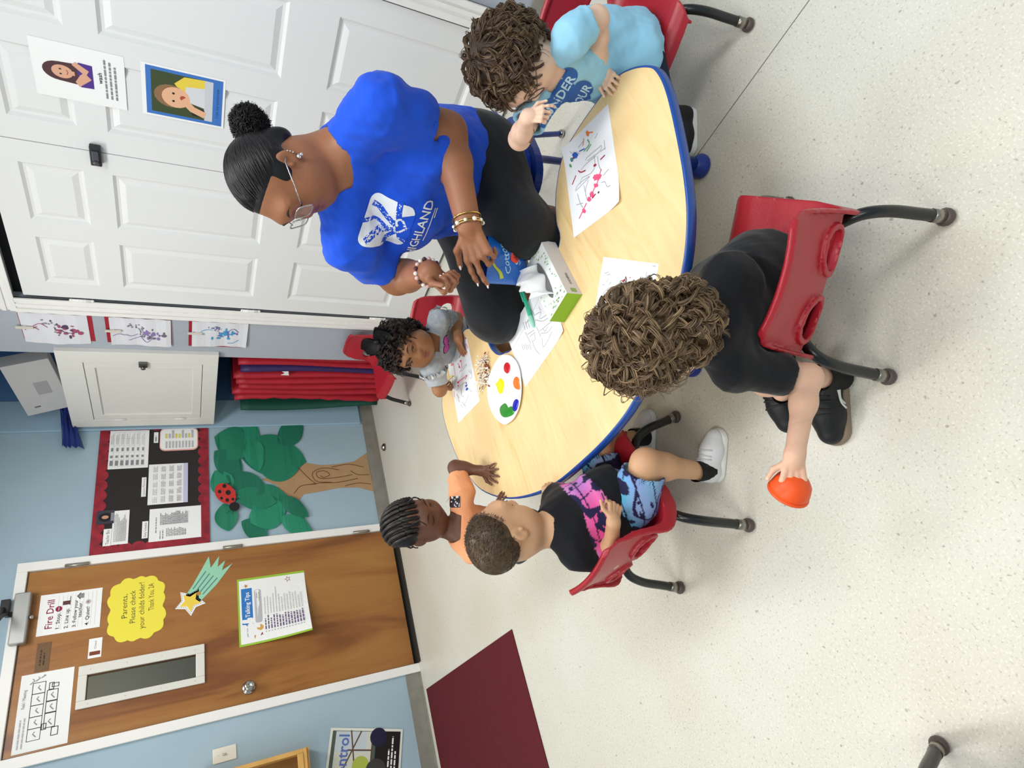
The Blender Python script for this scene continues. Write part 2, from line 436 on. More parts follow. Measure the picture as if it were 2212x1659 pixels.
# ------------------------------------------------------------------ the room
YL, XR = 4.06, 2.512                       # the wall with the wooden door, and the wall with the white doors
X0, Y0 = -2.6, -2.4
def struct(o, label=None): tag(o, label, None, None, 'structure'); return o
WALLM = M('wall_blue', '#a3bac8', .75, .25, var=.03, vs=3, bump=.15, bs=60)
WALLG = M('wall_grey', '#a9b0ba', .75, .25, var=.03, vs=3, bump=.15, bs=60)
NICHE = M('niche_blue', '#5b83b4', .7, .3, var=.03, vs=4)
BASE = M('baseboard_grey', '#8a877e', .6, .3, var=.12, vs=14)
TRIM = M('trim_white', '#ecebe8', .4, .4, var=.02, vs=9)
DOORW = M('door_white', '#e2e3e3', .42, .4, bump=.08, bs=60)
FR = M('frame_white', '#f0efec', .35, .45)
def floor_mat():
    m = M('floor_vinyl', '#d9d4c6', .38, .4); nt = m.node_tree; N = nt.nodes; L = nt.links; b = N['Principled BSDF']
    tc = N.new('ShaderNodeTexCoord')
    def noise(sc, det, lo, hi, a, c):
        n = N.new('ShaderNodeTexNoise'); n.inputs['Scale'].default_value = sc; n.inputs['Detail'].default_value = det; L.new(tc.outputs['Object'], n.inputs['Vector'])
        r = N.new('ShaderNodeMapRange'); r.inputs[1].default_value = lo; r.inputs[2].default_value = hi; r.inputs[3].default_value = a; r.inputs[4].default_value = c; L.new(n.outputs[0], r.inputs[0]); return r.outputs[0]
    def mix(f, A, B):
        x = N.new('ShaderNodeMix'); x.data_type = 'RGBA'; L.new(f, x.inputs[0])
        for i, c in ((6, A), (7, B)):
            if isinstance(c, str): x.inputs[i].default_value = (*lin(c), 1)
            else: L.new(c, x.inputs[i])
        return x.outputs[2]
    c = mix(noise(1.3, 3, .38, .62, 0, 1), '#d0ccbe', '#d8d7ce')
    c = mix(noise(190, 2, .56, .66, 0, .55), c, '#eeeadd')
    c = mix(noise(150, 2, .60, .72, 0, .6), c, '#a09a8b')
    c = mix(noise(70, 1, .72, .77, 0, .6), c, '#857f74')
    L.new(c, b.inputs['Base Color'])
    L.new(noise(2.2, 3, .3, .7, .3, .46), b.inputs['Roughness'])
    return m
floor = MB().box((X0, Y0, -.05), (3.3, YL+.12, 0)).build('floor', floor_mat()); struct(floor)
p = onz(1745, 5, 0); q = onz(1512, 327, 0); d = nrm(q-p); p = p-d*1.2; q = q+d*2.4
w = np.cross(d, V3(0, 0, 1))*.0012
sm = MB(); sm.add([p-w+V3(0, 0, .0006), p+w+V3(0, 0, .0006), q+w+V3(0, 0, .0006), q-w+V3(0, 0, .0006)], [(0, 1, 2, 3)]); sm.build('seam', M('seam_dark', '#6d6a64', .6), floor)
# wall with the wooden door
DL, DR, DT = .632, 1.562, 2.115            # door opening
b = MB(); b.box((X0, YL, 0), (DL-.05, YL+.12, CEIL)); b.box((DR+.05, YL, 0), (3.3, YL+.12, CEIL)); b.box((DL-.05, YL, DT+.05), (DR+.05, YL+.12, CEIL))
struct(b.build('wall_back', WALLM))
b = MB(); b.box((X0, Y0-.1, 0), (3.3, Y0, CEIL)); struct(b.build('wall_front', WALLM))
b = MB(); b.box((X0-.1, Y0-.1, 0), (X0, YL+.12, CEIL)); struct(b.build('wall_left', WALLM))
ce = MB().box((X0-.1, Y0-.1, CEIL), (3.3, YL+.12, CEIL+.05)).build('ceiling', M('ceiling_white', '#e8e8e4', .8)); struct(ce)
LENS = M('lamp_lens', '#fdfcf6', .6, emit=1.2)
for lx, ly, lw, lc in LIGHTS:
    t = empty('ceiling_light', (lx, ly, CEIL), 0, 'flat fluorescent ceiling light above the table', 'ceiling light', 'ceiling lights out of frame')
    MB().box((-.31, -.61, -.04), (.31, .61, 0), bev=.004).build('frame', TRIM, t)
    MB().box((-.28, -.58, -.043), (.28, .58, -.04)).build('diffuser', LENS, t)
# wall with the white double doors, the pier and the cupboard niche
WY0, WY1, WT = .967, 2.807, 2.075
NY0, NZ = 3.262, 2.6
b = MB(); b.box((XR, Y0, 0), (XR+.12, WY0-.02, CEIL)); b.box((XR, WY1+.02, 0), (XR+.12, NY0, CEIL)); b.box((XR, WY0-.02, WT+.03), (XR+.12, WY1+.02, CEIL)); b.box((XR, NY0, NZ), (XR+.12, YL, CEIL))
struct(b.build('wall_right', WALLG))
b = MB(); b.box((3.12, NY0-.1, 0), (3.22, YL, CEIL)); b.box((XR+.12, NY0-.1, 0), (3.12, NY0-.0, CEIL)); b.box((XR+.19, YL-.012, 0), (3.12, YL, CEIL))
struct(b.build('wall_niche', NICHE))
b = MB(); b.box((XR-.035, YL-.02, .115), (XR+.20, YL, CEIL), bev=.006); struct(b.build('trim_1', M('corner_blue', '#9bb9cc', .6)))
b = MB()
for x0, x1 in ((X0, DL-.05), (DR+.05, 3.12)): b.box((x0, YL-.009, 0), (x1, YL, .1)); b.box((x0, YL-.014, 0), (x1, YL, .012))
struct(b.build('baseboard_back', BASE))
b = MB()
for y0, y1 in ((Y0, WY0-.1), (WY1+.1, NY0)): b.box((XR-.009, y0, 0), (XR, y1, .1))
struct(b.build('baseboard_right', BASE))
# casing of the double doors: stepped moulding
b = MB()
def casing(y0, y1, z0, z1, vert):
    for k, (a, c, t) in enumerate(((0, 1, .010), (.0, .28, .017), (.42, .62, .016), (.74, 1, .022))):
        if vert:
            ya, yb = (y0+(y1-y0)*a, y0+(y1-y0)*c); b.box((XR-t, min(ya, yb), z0), (XR, max(ya, yb), z1), bev=.002)
        else: b.box((XR-t, y0, z0+(z1-z0)*a), (XR, y1, z0+(z1-z0)*c), bev=.002)
casing(WY1+.005, WY1+.1, 0, WT+.025, True); casing(WY0-.005, WY0-.1, 0, WT+.025, True); casing(WY0-.1, WY1+.1, WT+.02, WT+.115, False)
struct(b.build('trim_2', TRIM))
def panel_door(name, y0, y1, hinge):
    """six-panel door: raised fields inside sloped mouldings"""
    x = XR+.004; zt = WT-.018; zb = .02
    w = y1-y0; cols = [(y0+.105, y0+.41), (y0+.512, y1-.103)]; rows = [(.225, .832), (1.015, 1.633), (1.735, 1.955)]
    b = MB(); ys = sorted({y0, y1, *[v for c in cols for v in c]}); zs = sorted({zb, zt, *[v for r in rows for v in r]})
    for i in range(len(ys)-1):
        for j in range(len(zs)-1):
            ya, yb, za, zc = ys[i], ys[i+1], zs[j], zs[j+1]
            if (ya, yb) in cols and (za, zc) in rows:
                lv = [(0, 0), (.012, .011), (.022, .012), (.045, .003), (.05, .003)]; R = []
                for ins, dp in lv: R.append([(x+dp, ya+ins, za+ins), (x+dp, yb-ins, za+ins), (x+dp, yb-ins, zc-ins), (x+dp, ya+ins, zc-ins)])
                for k in range(len(lv)-1): b.add(R[k]+R[k+1], [(4+e, 4+(e+1) % 4, (e+1) % 4, e) for e in range(4)])
                b.add(R[-1], [(3, 2, 1, 0)])
            else: b.add([(x, ya, za), (x, yb, za), (x, yb, zc), (x, ya, zc)], [(3, 2, 1, 0)])
    b.add([(x, y0, zb), (x, y1, zb), (x, y1, zt), (x, y0, zt), (x+.035, y0, zb), (x+.035, y1, zb), (x+.035, y1, zt), (x+.035, y0, zt)], [(4, 5, 6, 7), (0, 4, 7, 3), (5, 1, 2, 6), (7, 6, 2, 3), (0, 1, 5, 4)])
    d = struct(b.build(name, DOORW)); hm = M('hinge_grey', '#c8c6c0', .35, metal=.6)
    for hz in (.27, 1.02, 1.82):
        h = MB(); yy = y1+.006 if hinge > 0 else y0-.006
        h.tube([(XR-.008, yy, hz-.045), (XR-.008, yy, hz+.045)], .007, 8)
        for k in (-.045, -.015, .015, .045): h.ball((XR-.008, yy, hz+k), .0085, n=6)
        h.build('hinge', TRIM, d)
    return d
mid = (WY0+WY1)/2
dw = panel_door('door_2', mid+.002, WY1-.006, 1); panel_door('door_3', WY0+.006, mid-.002, -1)
MB().box((XR+.045, WY0-.02, 0), (XR+.06, WY1+.02, WT+.03)).build('backing', M('gap_black', '#1a1b1e', .9), dw)
MB().box((XR-.01, mid-.095+.12, WT-.05), (XR+.004, mid-.06+.12, WT-.022), bev=.002).build('catch', TRIM, dw)
lt = empty('latch', (XR, 1.895, 1.683), 0, 'black rim latch where the two white doors meet', 'latch')
MB().box((-.022, -.046, -.02), (.004, .046, .02), bev=.004).build('case', M('latch_black', '#26262a', .35), lt)
MB().box((-.028, -.03, -.012), (-.021, .02, .012), bev=.003).ball((-.03, .025, 0), (.006, .012, .012), n=8).build('slide', M('latch_knob', '#4a4a50', .3), lt)
# the wooden door
OAK = None
def wood_mat():
    m = M('door_wood', '#9c6f3c', .42, .4, coat=.2); nt = m.node_tree; N = nt.nodes; L = nt.links; b = N['Principled BSDF']
    tc = N.new('ShaderNodeTexCoord'); mp = N.new('ShaderNodeMapping'); mp.inputs['Scale'].default_value = (3.2, 1, .55); L.new(tc.outputs['Object'], mp.inputs[0])
    n1 = N.new('ShaderNodeTexNoise'); n1.inputs['Scale'].default_value = 1.6; n1.inputs['Detail'].default_value = 4; n1.inputs['Distortion'].default_value = 1.1; L.new(mp.outputs[0], n1.inputs['Vector'])
    r = N.new('ShaderNodeValToRGB'); e = r.color_ramp.elements
    e[0].position = .30; e[0].color = (*lin('#7c4a22'), 1); e[1].position = .72; e[1].color = (*lin('#a8763a'), 1)
    k = e.new(.45); k.color = (*lin('#9c6630'), 1); k = e.new(.56); k.color = (*lin('#a06c34'), 1); L.new(n1.outputs[0], r.inputs[0])
    mp2 = N.new('ShaderNodeMapping'); mp2.inputs['Scale'].default_value = (60, 1, 5); L.new(tc.outputs['Object'], mp2.inputs[0])
    n2 = N.new('ShaderNodeTexNoise'); n2.inputs['Scale'].default_value = 2; n2.inputs['Detail'].default_value = 3; L.new(mp2.outputs[0], n2.inputs['Vector'])
    mr = N.new('ShaderNodeMapRange'); mr.inputs[3].default_value = .88; mr.inputs[4].default_value = 1.12; L.new(n2.outputs[0], mr.inputs[0])
    sc = N.new('ShaderNodeVectorMath'); sc.operation = 'SCALE'; L.new(r.outputs[0], sc.inputs[0]); L.new(mr.outputs[0], sc.inputs['Scale']); L.new(sc.outputs[0], b.inputs['Base Color'])
    return m
b = MB()
for a, c in (((DL-.052, YL-.022, 0), (DL, YL+.11, DT+.05)), ((DR, YL-.022, 0), (DR+.052, YL+.11, DT+.05)), ((DL, YL-.022, DT), (DR, YL+.11, DT+.05))): b.box(a, c, bev=.003)
struct(b.build('trim_3', FR))
wx0, wx1, wz0, wz1 = .788, 1.0, 1.242, 1.838           # vision panel
gx0, gx1, gz0, gz1 = .826, .951, 1.287, 1.798
b = MB(); yd = YL-.004
for a, c in (((DL+.004, yd, .03), (gx0, yd+.044, DT-.004)), ((gx1, yd, .03), (DR-.004, yd+.044, DT-.004)), ((gx0, yd, .03), (gx1, yd+.044, gz0)), ((gx0, yd, gz1), (gx1, yd+.044, DT-.004))): b.box(a, c)
door = struct(b.build('door_1', wood_mat()))
b = MB()
for a, c in (((wx0, yd-.014, wz0), (gx0, yd+.001, wz1)), ((gx1, yd-.014, wz0), (wx1, yd+.001, wz1)), ((gx0, yd-.014, wz0), (gx1, yd+.001, gz0)), ((gx0, yd-.014, gz1), (gx1, yd+.001, wz1))): b.box(a, c, bev=.003)
for k in range(2):
    for j in range(4): b.ball(((wx0+gx0)/2 if k == 0 else (wx1+gx1)/2, yd-.0145, wz0+.05+j*.165), (.004, .0015, .004), n=6)
wf = b.build('window_frame', M('lite_frame', '#dedcd4', .4), door)
MB().box((gx0, yd+.018, gz0), (gx1, yd+.022, gz1)).build('pane', M('glass', '#ffffff', .03, trans=1), wf)
hall = MB(); hall.add([(gx0-.25, YL+1.4, .9), (gx1+.75, YL+1.4, .9), (gx1+.75, YL+1.4, 2.4), (gx0-.25, YL+1.4, 2.4)], [(0, 1, 2, 3)])
hall.add([(gx0-.25, YL+.125, .9), (gx0-.25, YL+1.4, .9), (gx0-.25, YL+1.4, 2.4), (gx0-.25, YL+.125, 2.4)], [(0, 1, 2, 3)])
hall.add([(gx0+.35, YL+.9, .5), (gx1+.7, YL+.7, .5), (gx1+.7, YL+.7, 1.62), (gx0+.35, YL+.9, 1.72)], [(0, 1, 2, 3)], 1)
hall.add([(gx0-.25, YL+.125, .5), (gx1+.75, YL+.125, .5), (gx1+.75, YL+1.4, .5), (gx0-.25, YL+1.4, .5)], [(0, 1, 2, 3)], 0)
struct(hall.build('wall_hallway', [M('hall_olive', '#8d8c78', .8), M('hall_brown', '#8a7350', .7, var=.25, vs=6)]))
b = MB(); kx, kz = .712, 1.018
b.lathe([(0, -.002), (.036, -.002), (.037, .006), (.03, .011), (.014, .014), (.012, .03), (.016, .038), (.026, .046), (.029, .058), (.024, .068), (.010, .071), (.009, .068), (0, .068)], 24, o=(kx, yd, kz), ax=(0, -1, 0))
b.build('knob', CHROME, door)
hm = M('hinge_steel', '#a9a69c', .35, metal=.8)
for hz in (.245, 1.075, 1.89):
    h = MB(); h.box((DR-.004, YL-.026, hz-.057), (DR+.016, YL-.018, hz+.057), bev=.002); h.tube([(DR+.002, YL-.028, hz-.057), (DR+.002, YL-.028, hz+.057)], .008, 8); h.build('hinge', hm, door)
ALU = M('aluminium', '#b3b3b1', .4, metal=.7)
cl = empty('door_closer', (1.297, yd, 2.115), 0, 'grey metal door closer box at the top edge of the wooden door', 'door closer')
MB().box((-.135, -.055, -.036), (.135, 0, .034), bev=.006).build('body', ALU, cl)
MB().lathe([(0, 0), (.011, 0), (.012, .012), (.007, .018), (0, .018)], 12, o=(.0, -.03, -.037), ax=(0, 0, -1)).build('valve', CHROME, cl)
MB().lathe([(0, 0), (.014, 0), (.014, .03), (0, .03)], 12, o=(.03, -.03, .034)).tube(bez([(.03, -.03, .055), (.0, -.12, .06), (-.05, -.2, .06)], 4), .011, 8).tube(bez([(-.05, -.2, .075), (.02, -.11, .075), (.07, -.03, .075)], 4), .01, 8).box((.03, -.05, .05), (.11, -.02, .09), bev=.003).build('arm', M('closer_arm', '#3a3a3c', .4, metal=.5), cl)
th = MB().box((DL, YL-.06, 0), (DR, YL+.1, .008), 0, bev=.003).build('threshold', M('threshold_black', '#2b2823', .6), door)
ds = empty('door_stop', tuple(onz(832, 966, 0)), 0, 'round chrome door stop on the floor near the painted tree', 'door stop')
MB().lathe([(0, 0), (.026, 0), (.027, .01), (.022, .022), (.013, .028), (0, .029)], 18).build('dome', CHROME, ds)
MB().lathe([(.0255, .006), (.0285, .008), (.0285, .014), (.0255, .016)], 18).build('rubber_ring', M('rubber_black', '#242424', .7), ds)
# light switch
sw = empty('light_switch', (.409, YL, 1.15), 0, 'cream toggle light switch plate left of the wooden door', 'light switch')
MB().box((-.036, -.006, -.058), (.036, 0, .058), bev=.003).ball((0, -.006, .032), (.003, .0015, .003), n=6).ball((0, -.006, -.032), (.003, .0015, .003), n=6).build('plate', M('switch_cream', '#e6e4d6', .4), sw)
MB().box((-.005, -.016, -.004), (.005, -.004, .012), bev=.002).build('toggle', M('toggle_grey', '#c2c0b6', .4), sw)
# ------------------------------------------------------------------ things on the walls
def wallL(cor, lift=.001, y=YL):
    P = np.array([ony(a, b, y) for a, b in cor]); x0, x1 = np.sort(P[:, 0])[[0, -1]] if len(P) == 2 else (np.sort(P[:, 0])[:2].mean(), np.sort(P[:, 0])[-2:].mean())
    z0, z1 = np.sort(P[:, 2])[[0, -1]] if len(P) == 2 else (np.sort(P[:, 2])[:2].mean(), np.sort(P[:, 2])[-2:].mean())
    return Sheet((x0, y-lift, z0), (1, 0, 0), (0, 0, 1)), x1-x0, z1-z0
def sheetR(y1, y0, z0, z1, x=XR, lift=.001): return Sheet((x-lift, y1, z0), (0, -1, 0), (0, 0, 1)), y1-y0, z1-z0
SIGNS = 'paper signs on the wooden door'
yd2 = YL-.0045
# fire drill
s, w, h = wallL([(88, 1287), (222, 1269), (215, 1355), (78, 1375)], .0006, yd2)
s.slab([(0, 0), (w, 0), (w, h), (0, h)], WHITE); mar = M('ink_maroon', '#8c1f3c', .7)
s.text('Fire Drill', .03, h*.77, .046, mar, w*.72, .012)
for k in range(10): s.rect(.02, h*(.70-k*.068), w-.035, .0011, PALEINK)
for t, zz, ww in (('1. Stop.', .655, .42), ('2. Line up.', .52, .5), ('3. Follow your', .395, .68), ('teacher.', .315, .38), ('4. Quiet!', .19, .46)):
    s.text(t, .02 if t[0] in '1234' else .07, h*zz, .024, BLACKINK, w*ww, .012)
s.poly([(w*.60+.016*cos(a+pi/8), h*.69+.016*sin(a+pi/8)) for a in np.arange(8)*pi/4], mar); s.rect(w*.60-.009, h*.69-.002, .018, .004, PALEINK)
s.rect(w*.68, h*.515, .022, .034, M('ink_brown', '#5d3a35', .7)); s.rect(w*.66, h*.512, .05, .003, BLACKINK)
s.poly([(w*.80, h*.30), (w*.92, h*.30), (w*.92, h*.36), (w*.86, h*.40), (w*.80, h*.36)], GREYINK); s.line([(w*.78, h*.355), (w*.86, h*.41), (w*.94, h*.355)], .004, BLACKINK)
s.disc(w*.68, h*.22, .013, PALEINK); s.line([(w*.66, h*.21), (w*.68, h*.24), (w*.70, h*.21)], .004, mar)
tag(s.build('fire_drill_sign'), 'white handwritten Fire Drill sign at the top of the wooden door', 'sign', SIGNS)
# yellow notice
c = ony(296, 1313, yd2); s = Sheet(c-V3(0, .0006, 0), (cos(.03), 0, sin(.03)), (0, 0, 1))
YEL = M('card_yellow', '#eee04a', .7)
pts = [((.158+.012*abs(cos(a*7+.6)))*cos(a)*(1+.06*abs(cos(a))**.1), (.125+.012*abs(cos(a*7+.6)))*sin(a)*(1+.25*abs(sin(2*a))**1.5)) for a in np.linspace(0, 2*pi, 120, endpoint=False)]
pts = [(x*(1+.14*abs(sin(2*atan))), y) for (x, y), atan in zip(pts, np.linspace(0, 2*pi, 120, endpoint=False))]
s.slab(pts, YEL)
for t, x, z, ww in (('Parents,', -.05, .048, .14), ('Please check', -.085, .008, .19), ('your childs folder!', -.125, -.036, .27), ('Thank You, 2A', -.03, -.084, .16)): s.text(t, x, z, .04, BLACKINK, ww, -.004)
tag(s.build('notice_card'), 'yellow scalloped card asking parents to check the folder, on the wooden door', 'sign', SIGNS)
# comet
a = ony(411, 1300, yd2); tip = ony(484, 1207, yd2)
s = Sheet(a-V3(0, .0006, 0), (1, 0, 0), (0, 0, 1)); d = V3(tip[0]-a[0], tip[2]-a[2])/1.0; L0 = np.linalg.norm(d); d /= L0; q = V3(-d[1], d[0])
MINT = M('card_mint', '#98d2b4', .7); f2 = lambda t, u: tuple(d*t*L0+q*u)
s.slab([f2(.05, -.045), f2(.5, -.062), f2(1.0, -.06), f2(.78, -.035), f2(.98, -.012), f2(.80, .0), f2(1.0, .035), f2(.72, .03), f2(.9, .085), f2(.6, .068), f2(.3, .052), f2(.05, .045)], MINT)
for k in range(4): s.line([f2(.22, -.032+k*.022), f2(.62, -.04+k*.027)], .007, M('ink_teal', '#5d8a86', .7))
st = lambda r, kk, rot: [(r*(1 if i % 2 == 0 else kk)*sin(rot+pi*i/5), r*(1 if i % 2 == 0 else kk)*cos(rot+pi*i/5)) for i in range(10)]
s.slab(st(.085, .56, .9), WHITE); s.poly(st(.06, .5, .9), M('card_star', '#f0d050', .7), h=.0016); s.disc(*f2(.2, -.01), .012, M('ink_gold', '#b98a3c', .7))
for i in range(10):
    p0, p1 = st(.072, .56, .9)[i], st(.072, .56, .9)[(i+1) % 10]
    for k in range(4): s.rect(p0[0]+(p1[0]-p0[0])*k/4, p0[1]+(p1[1]-p0[1])*k/4, .004, .004, GREYINK)
tag(s.build('comet_cutout'), 'paper shooting star with mint green tail on the wooden door', 'cutout', SIGNS)
# talking tips poster, curling at its lower left corner
w, h = .41, .405; x1 = 1.353; z1 = 1.058
s = Sheet((x1-w, yd2-.0008, z1-h), (1, 0, .0), (0, 0, 1)); LIME = M('card_lime', '#9ac43c', .6)
s.warp = lambda x, y: .075*max(0, (1-x/w)*.62+(1-y/h)*.38-.45)**1.5*(1-y/h)*3.2+.0004
s.grid(w, h, LIME, 14, 14); g = []
def sgrid(x, y, ww, hh, m, n=10):
    v = [(x+ww*i/n, y+hh*j/n) for j in range(n+1) for i in range(n+1)]
    s.raw(v, [(j*(n+1)+i, j*(n+1)+i+1, (j+1)*(n+1)+i+1, (j+1)*(n+1)+i) for j in range(n) for i in range(n)], m)
sgrid(.012, .0, w-.026, h-.01, WHITE); sgrid(.05, h-.083, w*.72, .062, M('ink_sky', '#2f78c4', .6))
s.text('The 14 Talking Tips', .066, h-.066, .036, WHITE, w*.62, .012)
for sx, sz, r, m in ((.045, h-.09, .014, M('ink_gold', '#b98a3c', .7)), (w*.88, h-.05, .014, M('ink_gold', '#b98a3c', .7)), (.055, h-.125, .013, mar), (w*.9, h*.26, .02, mar)): s.star(sx, sz, r, m)
s.star(w*.9, h*.26, .013, WHITE); s.disc(.095, h-.12, .019, M('ink_tan', '#d6a45c', .7)); s.rect(.125, h-.135, w*.5, .04, PALEINK, .012); s.rect(.128, h-.132, w*.5-.006, .034, WHITE, .011)
s.words(.14, h-.112, w*.44, 2, .012, .004, GREYINK, 3)
dk = M('ink_indigo', '#5a4a78', .7)
for k in range(14): s.rect(.06, h-.155-k*.0165, .004, .007, GREYINK); s.words(.075, h-.155-k*.0165, w*.22, 1, 1, .0065, dk, k); s.words(.075+w*.23, h-.155-k*.0165, w*(.3 if k != 4 else .45), 1, 1, .004, PALEINK, k+40)
tag(s.build('talking_tips_poster', smooth=False), 'white Talking Tips poster with lime edge curling off the wooden door', 'poster', SIGNS)
# floor plan
s, w, h = wallL([(45, 1460), (160, 1441), (147, 1605), (26, 1632)], .0006, yd2)
s.slab([(0, 0), (w, 0), (w, h), (0, h)], WHITE)
def frame2(x, y, a, c, t=.0028, m=BLACKINK):
    for r in ((x, y, a, t), (x, y+c-t, a, t), (x, y, t, c), (x+a-t, y, t, c)): s.rect(*r, m)
for k in range(5): frame2(.045+k*.054, h*.52, .056, .055); s.line([(.06+k*.054, h*.6), (.075+k*.054, h*.66), (.085+k*.054, h*.63)], .005, GREYINK)
for k, (x, ww) in enumerate(((.09, .07), (.16, .055), (.215, .055))): frame2(x, h*.27, ww, .048); s.line([(x+.012, h*.33), (x+.03, h*.4), (x+.04, h*.36)], .005, GREYINK)
frame2(.05, h*.2, .04, .03); frame2(.27, h*.36, .035, .022); frame2(.28, h*.27, .02, .03); frame2(.085, h*.43, .03, .02)
s.text('Field / Meeting', w*.55, h*.87, .02, GREYINK, .09); s.words(.02, h*.90, w*.45, 2, .016, .006, PALEINK, 5)
for k in range(3): s.line([(w*.86+k*.012, h*(.82-k*.1)), (w*.9+k*.01, h*(.74-k*.1)), (w*.93+k*.005, h*(.78-k*.1))], .004, GREYINK)
tag(s.build('floor_plan_sheet'), 'white sheet with a hand drawn room plan, top left corner of the wooden door', 'sign', SIGNS)
s, w, h = wallL([(80, 1390), (110, 1387), (106, 1448), (75, 1452)], .0006, yd2)
s.slab([(0, 0), (w, 0), (w, h), (0, h)], M('plaque_brown', '#6f5030', .5)); s.words(w*.2, h*.6, w*.6, 2, h*.25, h*.12, M('ink_umber', '#3d2a1a', .6), 4)
tag(s.build('plaque'), 'small brown plaque above the white tag on the wooden door', 'plaque', SIGNS)
s, w, h = wallL([(193, 1380), (221, 1377), (219, 1418), (189, 1424)], .0006, yd2)
s.slab([(0, 0), (w, 0), (w, h), (0, h)], WHITE); s.text('Closed', w*.45, h*.42, .014, BLACKINK, w*.4); s.rect(w*.14, h*.1, .02, h*.8, M('ink_rust', '#7c3a20', .6))
tag(s.build('tag_sign'), 'small white tag with a rust stripe beside the door window', 'sign', SIGNS)
# notice board
bd = empty('notice_board', (2.07, YL, 1.52), 0, 'black notice board with a scalloped red border right of the wooden door', 'notice board')
bx0, bx1, bz0, bz1 = 1.613, 2.531, 1.206, 1.84
s = Sheet((bx0-2.07, -.006, bz0-1.52), (1, 0, 0), (0, 0, 1)); w, h = bx1-bx0, bz1-bz0
s.slab([(0, 0), (w, 0), (w, h), (0, h)], M('board_black', '#2c2828', .85, bump=.1)); s.build('panel', bd)
REDB = M('border_red', '#931a2c', .5, .5, var=.35, vs=22); s = Sheet((bx0-2.07, -.0078, bz0-1.52), (1, 0, 0), (0, 0, 1))
def border(n, L, f):
    for k in range(n):
        a0 = k*L/n; ll = L/n
        up = [(a0+ll*t, .045+.020*abs(sin(pi*t))**.7) for t in np.linspace(0, 1, 9)]
        s.poly([f(*p) for p in [(a0, 0), (a0+ll, 0)]+up[::-1]], REDB)
border(13, w, lambda a, c: (a, c)); border(13, w, lambda a, c: (w-a, h-c)); border(9, h, lambda a, c: (c, h-a)); border(9, h, lambda a, c: (w-c, a))
s.build('border', bd)
BP = 'papers pinned on the notice board'
def onboard(cor, nm, lab, cat, fn, lift=.0095, grp=BP, rr=0):
    s, w, h = wallL(cor, lift, YL)
    s.slab([(0, 0), (w, 0), (w, h), (0, h)], WHITE); fn(s, w, h); return tag(s.build(nm), lab, cat, grp)
def f(s, w, h):
    for i in range(7): s.rect(w*.06, h*(.1+i*.13), w*.9, .0012, PALEINK)
    for i in range(6): s.rect(w*(.06+i*.18), h*.1, .0012, h*.8, PALEINK)
    for i in range(7): s.rect(w*.08, h*(.11+i*.13), w*.13, h*.07, GREYINK); s.rect(w*.28, h*(.12+i*.13), w*.06, h*.06, GREYINK); s.rect(w*.45, h*(.12+i*.13), w*.09, h*.05, GREYINK); s.words(w*.63, h*(.17+i*.13), w*.3, 2, h*.04, h*.015, PALEINK, i)
onboard([(239.5, 932.7), (323.6, 930.8), (319, 1012), (232, 1015)], 'calendar_sheet', 'white calendar grid sheet at top right of the notice board', 'paper', f)
def f(s, w, h): s.words(w*.12, h*.35, w*.75, 1, 1, h*.35, GREYINK, 2)
onboard([(333, 935.5), (341.8, 958)], 'caption_label', 'tiny white caption label above the pink-edged menu', 'label', f)
s, w, h = wallL([(346, 927), (428, 973)], .0095, YL)
s.rect(0, 0, w, h, M('card_pink', '#e8a49a', .7), .035); s.rect(.01, .006, w-.018, h-.01, WHITE, .03)
for i in range(9): s.rect(w*.12, h*(.12+i*.085), w*.3, h*.05, PALEINK); s.rect(w*.55, h*(.12+i*.085), w*(.2+.15*(i % 3 == 0)), h*.06, M('ink_straw', '#dcd06a', .7) if i in (1, 4, 5, 8) else PALEINK)
tag(s.build('menu_card'), 'rounded pink-edged menu card with yellow bars on the notice board', 'paper', BP)
def f(s, w, h):
    s.rect(0, 0, w, h*.12, M('ink_lilac', '#c5c6e0', .7))
    for i in range(4):
        for j in range(5): s.words(w*(.04+j*.19), h*(.86-i*.2), w*.16, 3, h*.04, h*.02, PALEINK, i*7+j)
onboard([(322.7, 1005.6), (406.8, 1001.9), (405, 1086), (318, 1093.4)], 'lesson_plan_sheet', 'lesson plan sheet with a lilac foot in the middle of the notice board', 'paper', f, .012)
def f(s, w, h): s.text('Lesson Planning', w*.06, h*.25, h*.7, GREYINK, w*.88)
onboard([(306.8, 1033), (315, 1074)], 'caption_label', 'white Lesson Planning label on the notice board', 'label', f)
def f(s, w, h): s.words(w*.08, h*.85, w*.84, 9, h*.085, h*.035, GREYINK, 1)
onboard([(244, 1105.6), (279.7, 1102.8), (277, 1175.7), (240.8, 1178.5)], 'bio_sheet', 'narrow typed bio sheet below the dark portrait photo on the notice board', 'paper', f)
s, w, h = wallL([(210.6, 1106), (246, 1132)], .011, YL)
s.slab([(0, 0), (w, 0), (w, h), (0, h)], M('photo_dark', '#3a3844', .4)); s.disc(w*.5, h*.5, w*.32, M('photo_hair', '#17131a', .4), h*.4); s.disc(w*.5, h*.52, w*.13, M('photo_face', '#c59a7c', .4), h*.2); s.rect(w*.2, 0, w*.6, h*.2, M('photo_grey', '#8f8f97', .4))
tag(s.build('portrait_photo'), 'small dark portrait photo at the left of the notice board', 'photo', BP)
def f(s, w, h): s.text('Teacher Bio', w*.08, h*.25, h*.62, BLACKINK, w*.84)
onboard([(224.6, 1144.8), (239, 1180)], 'caption_label', 'white Teacher Bio label on the notice board', 'label', f)
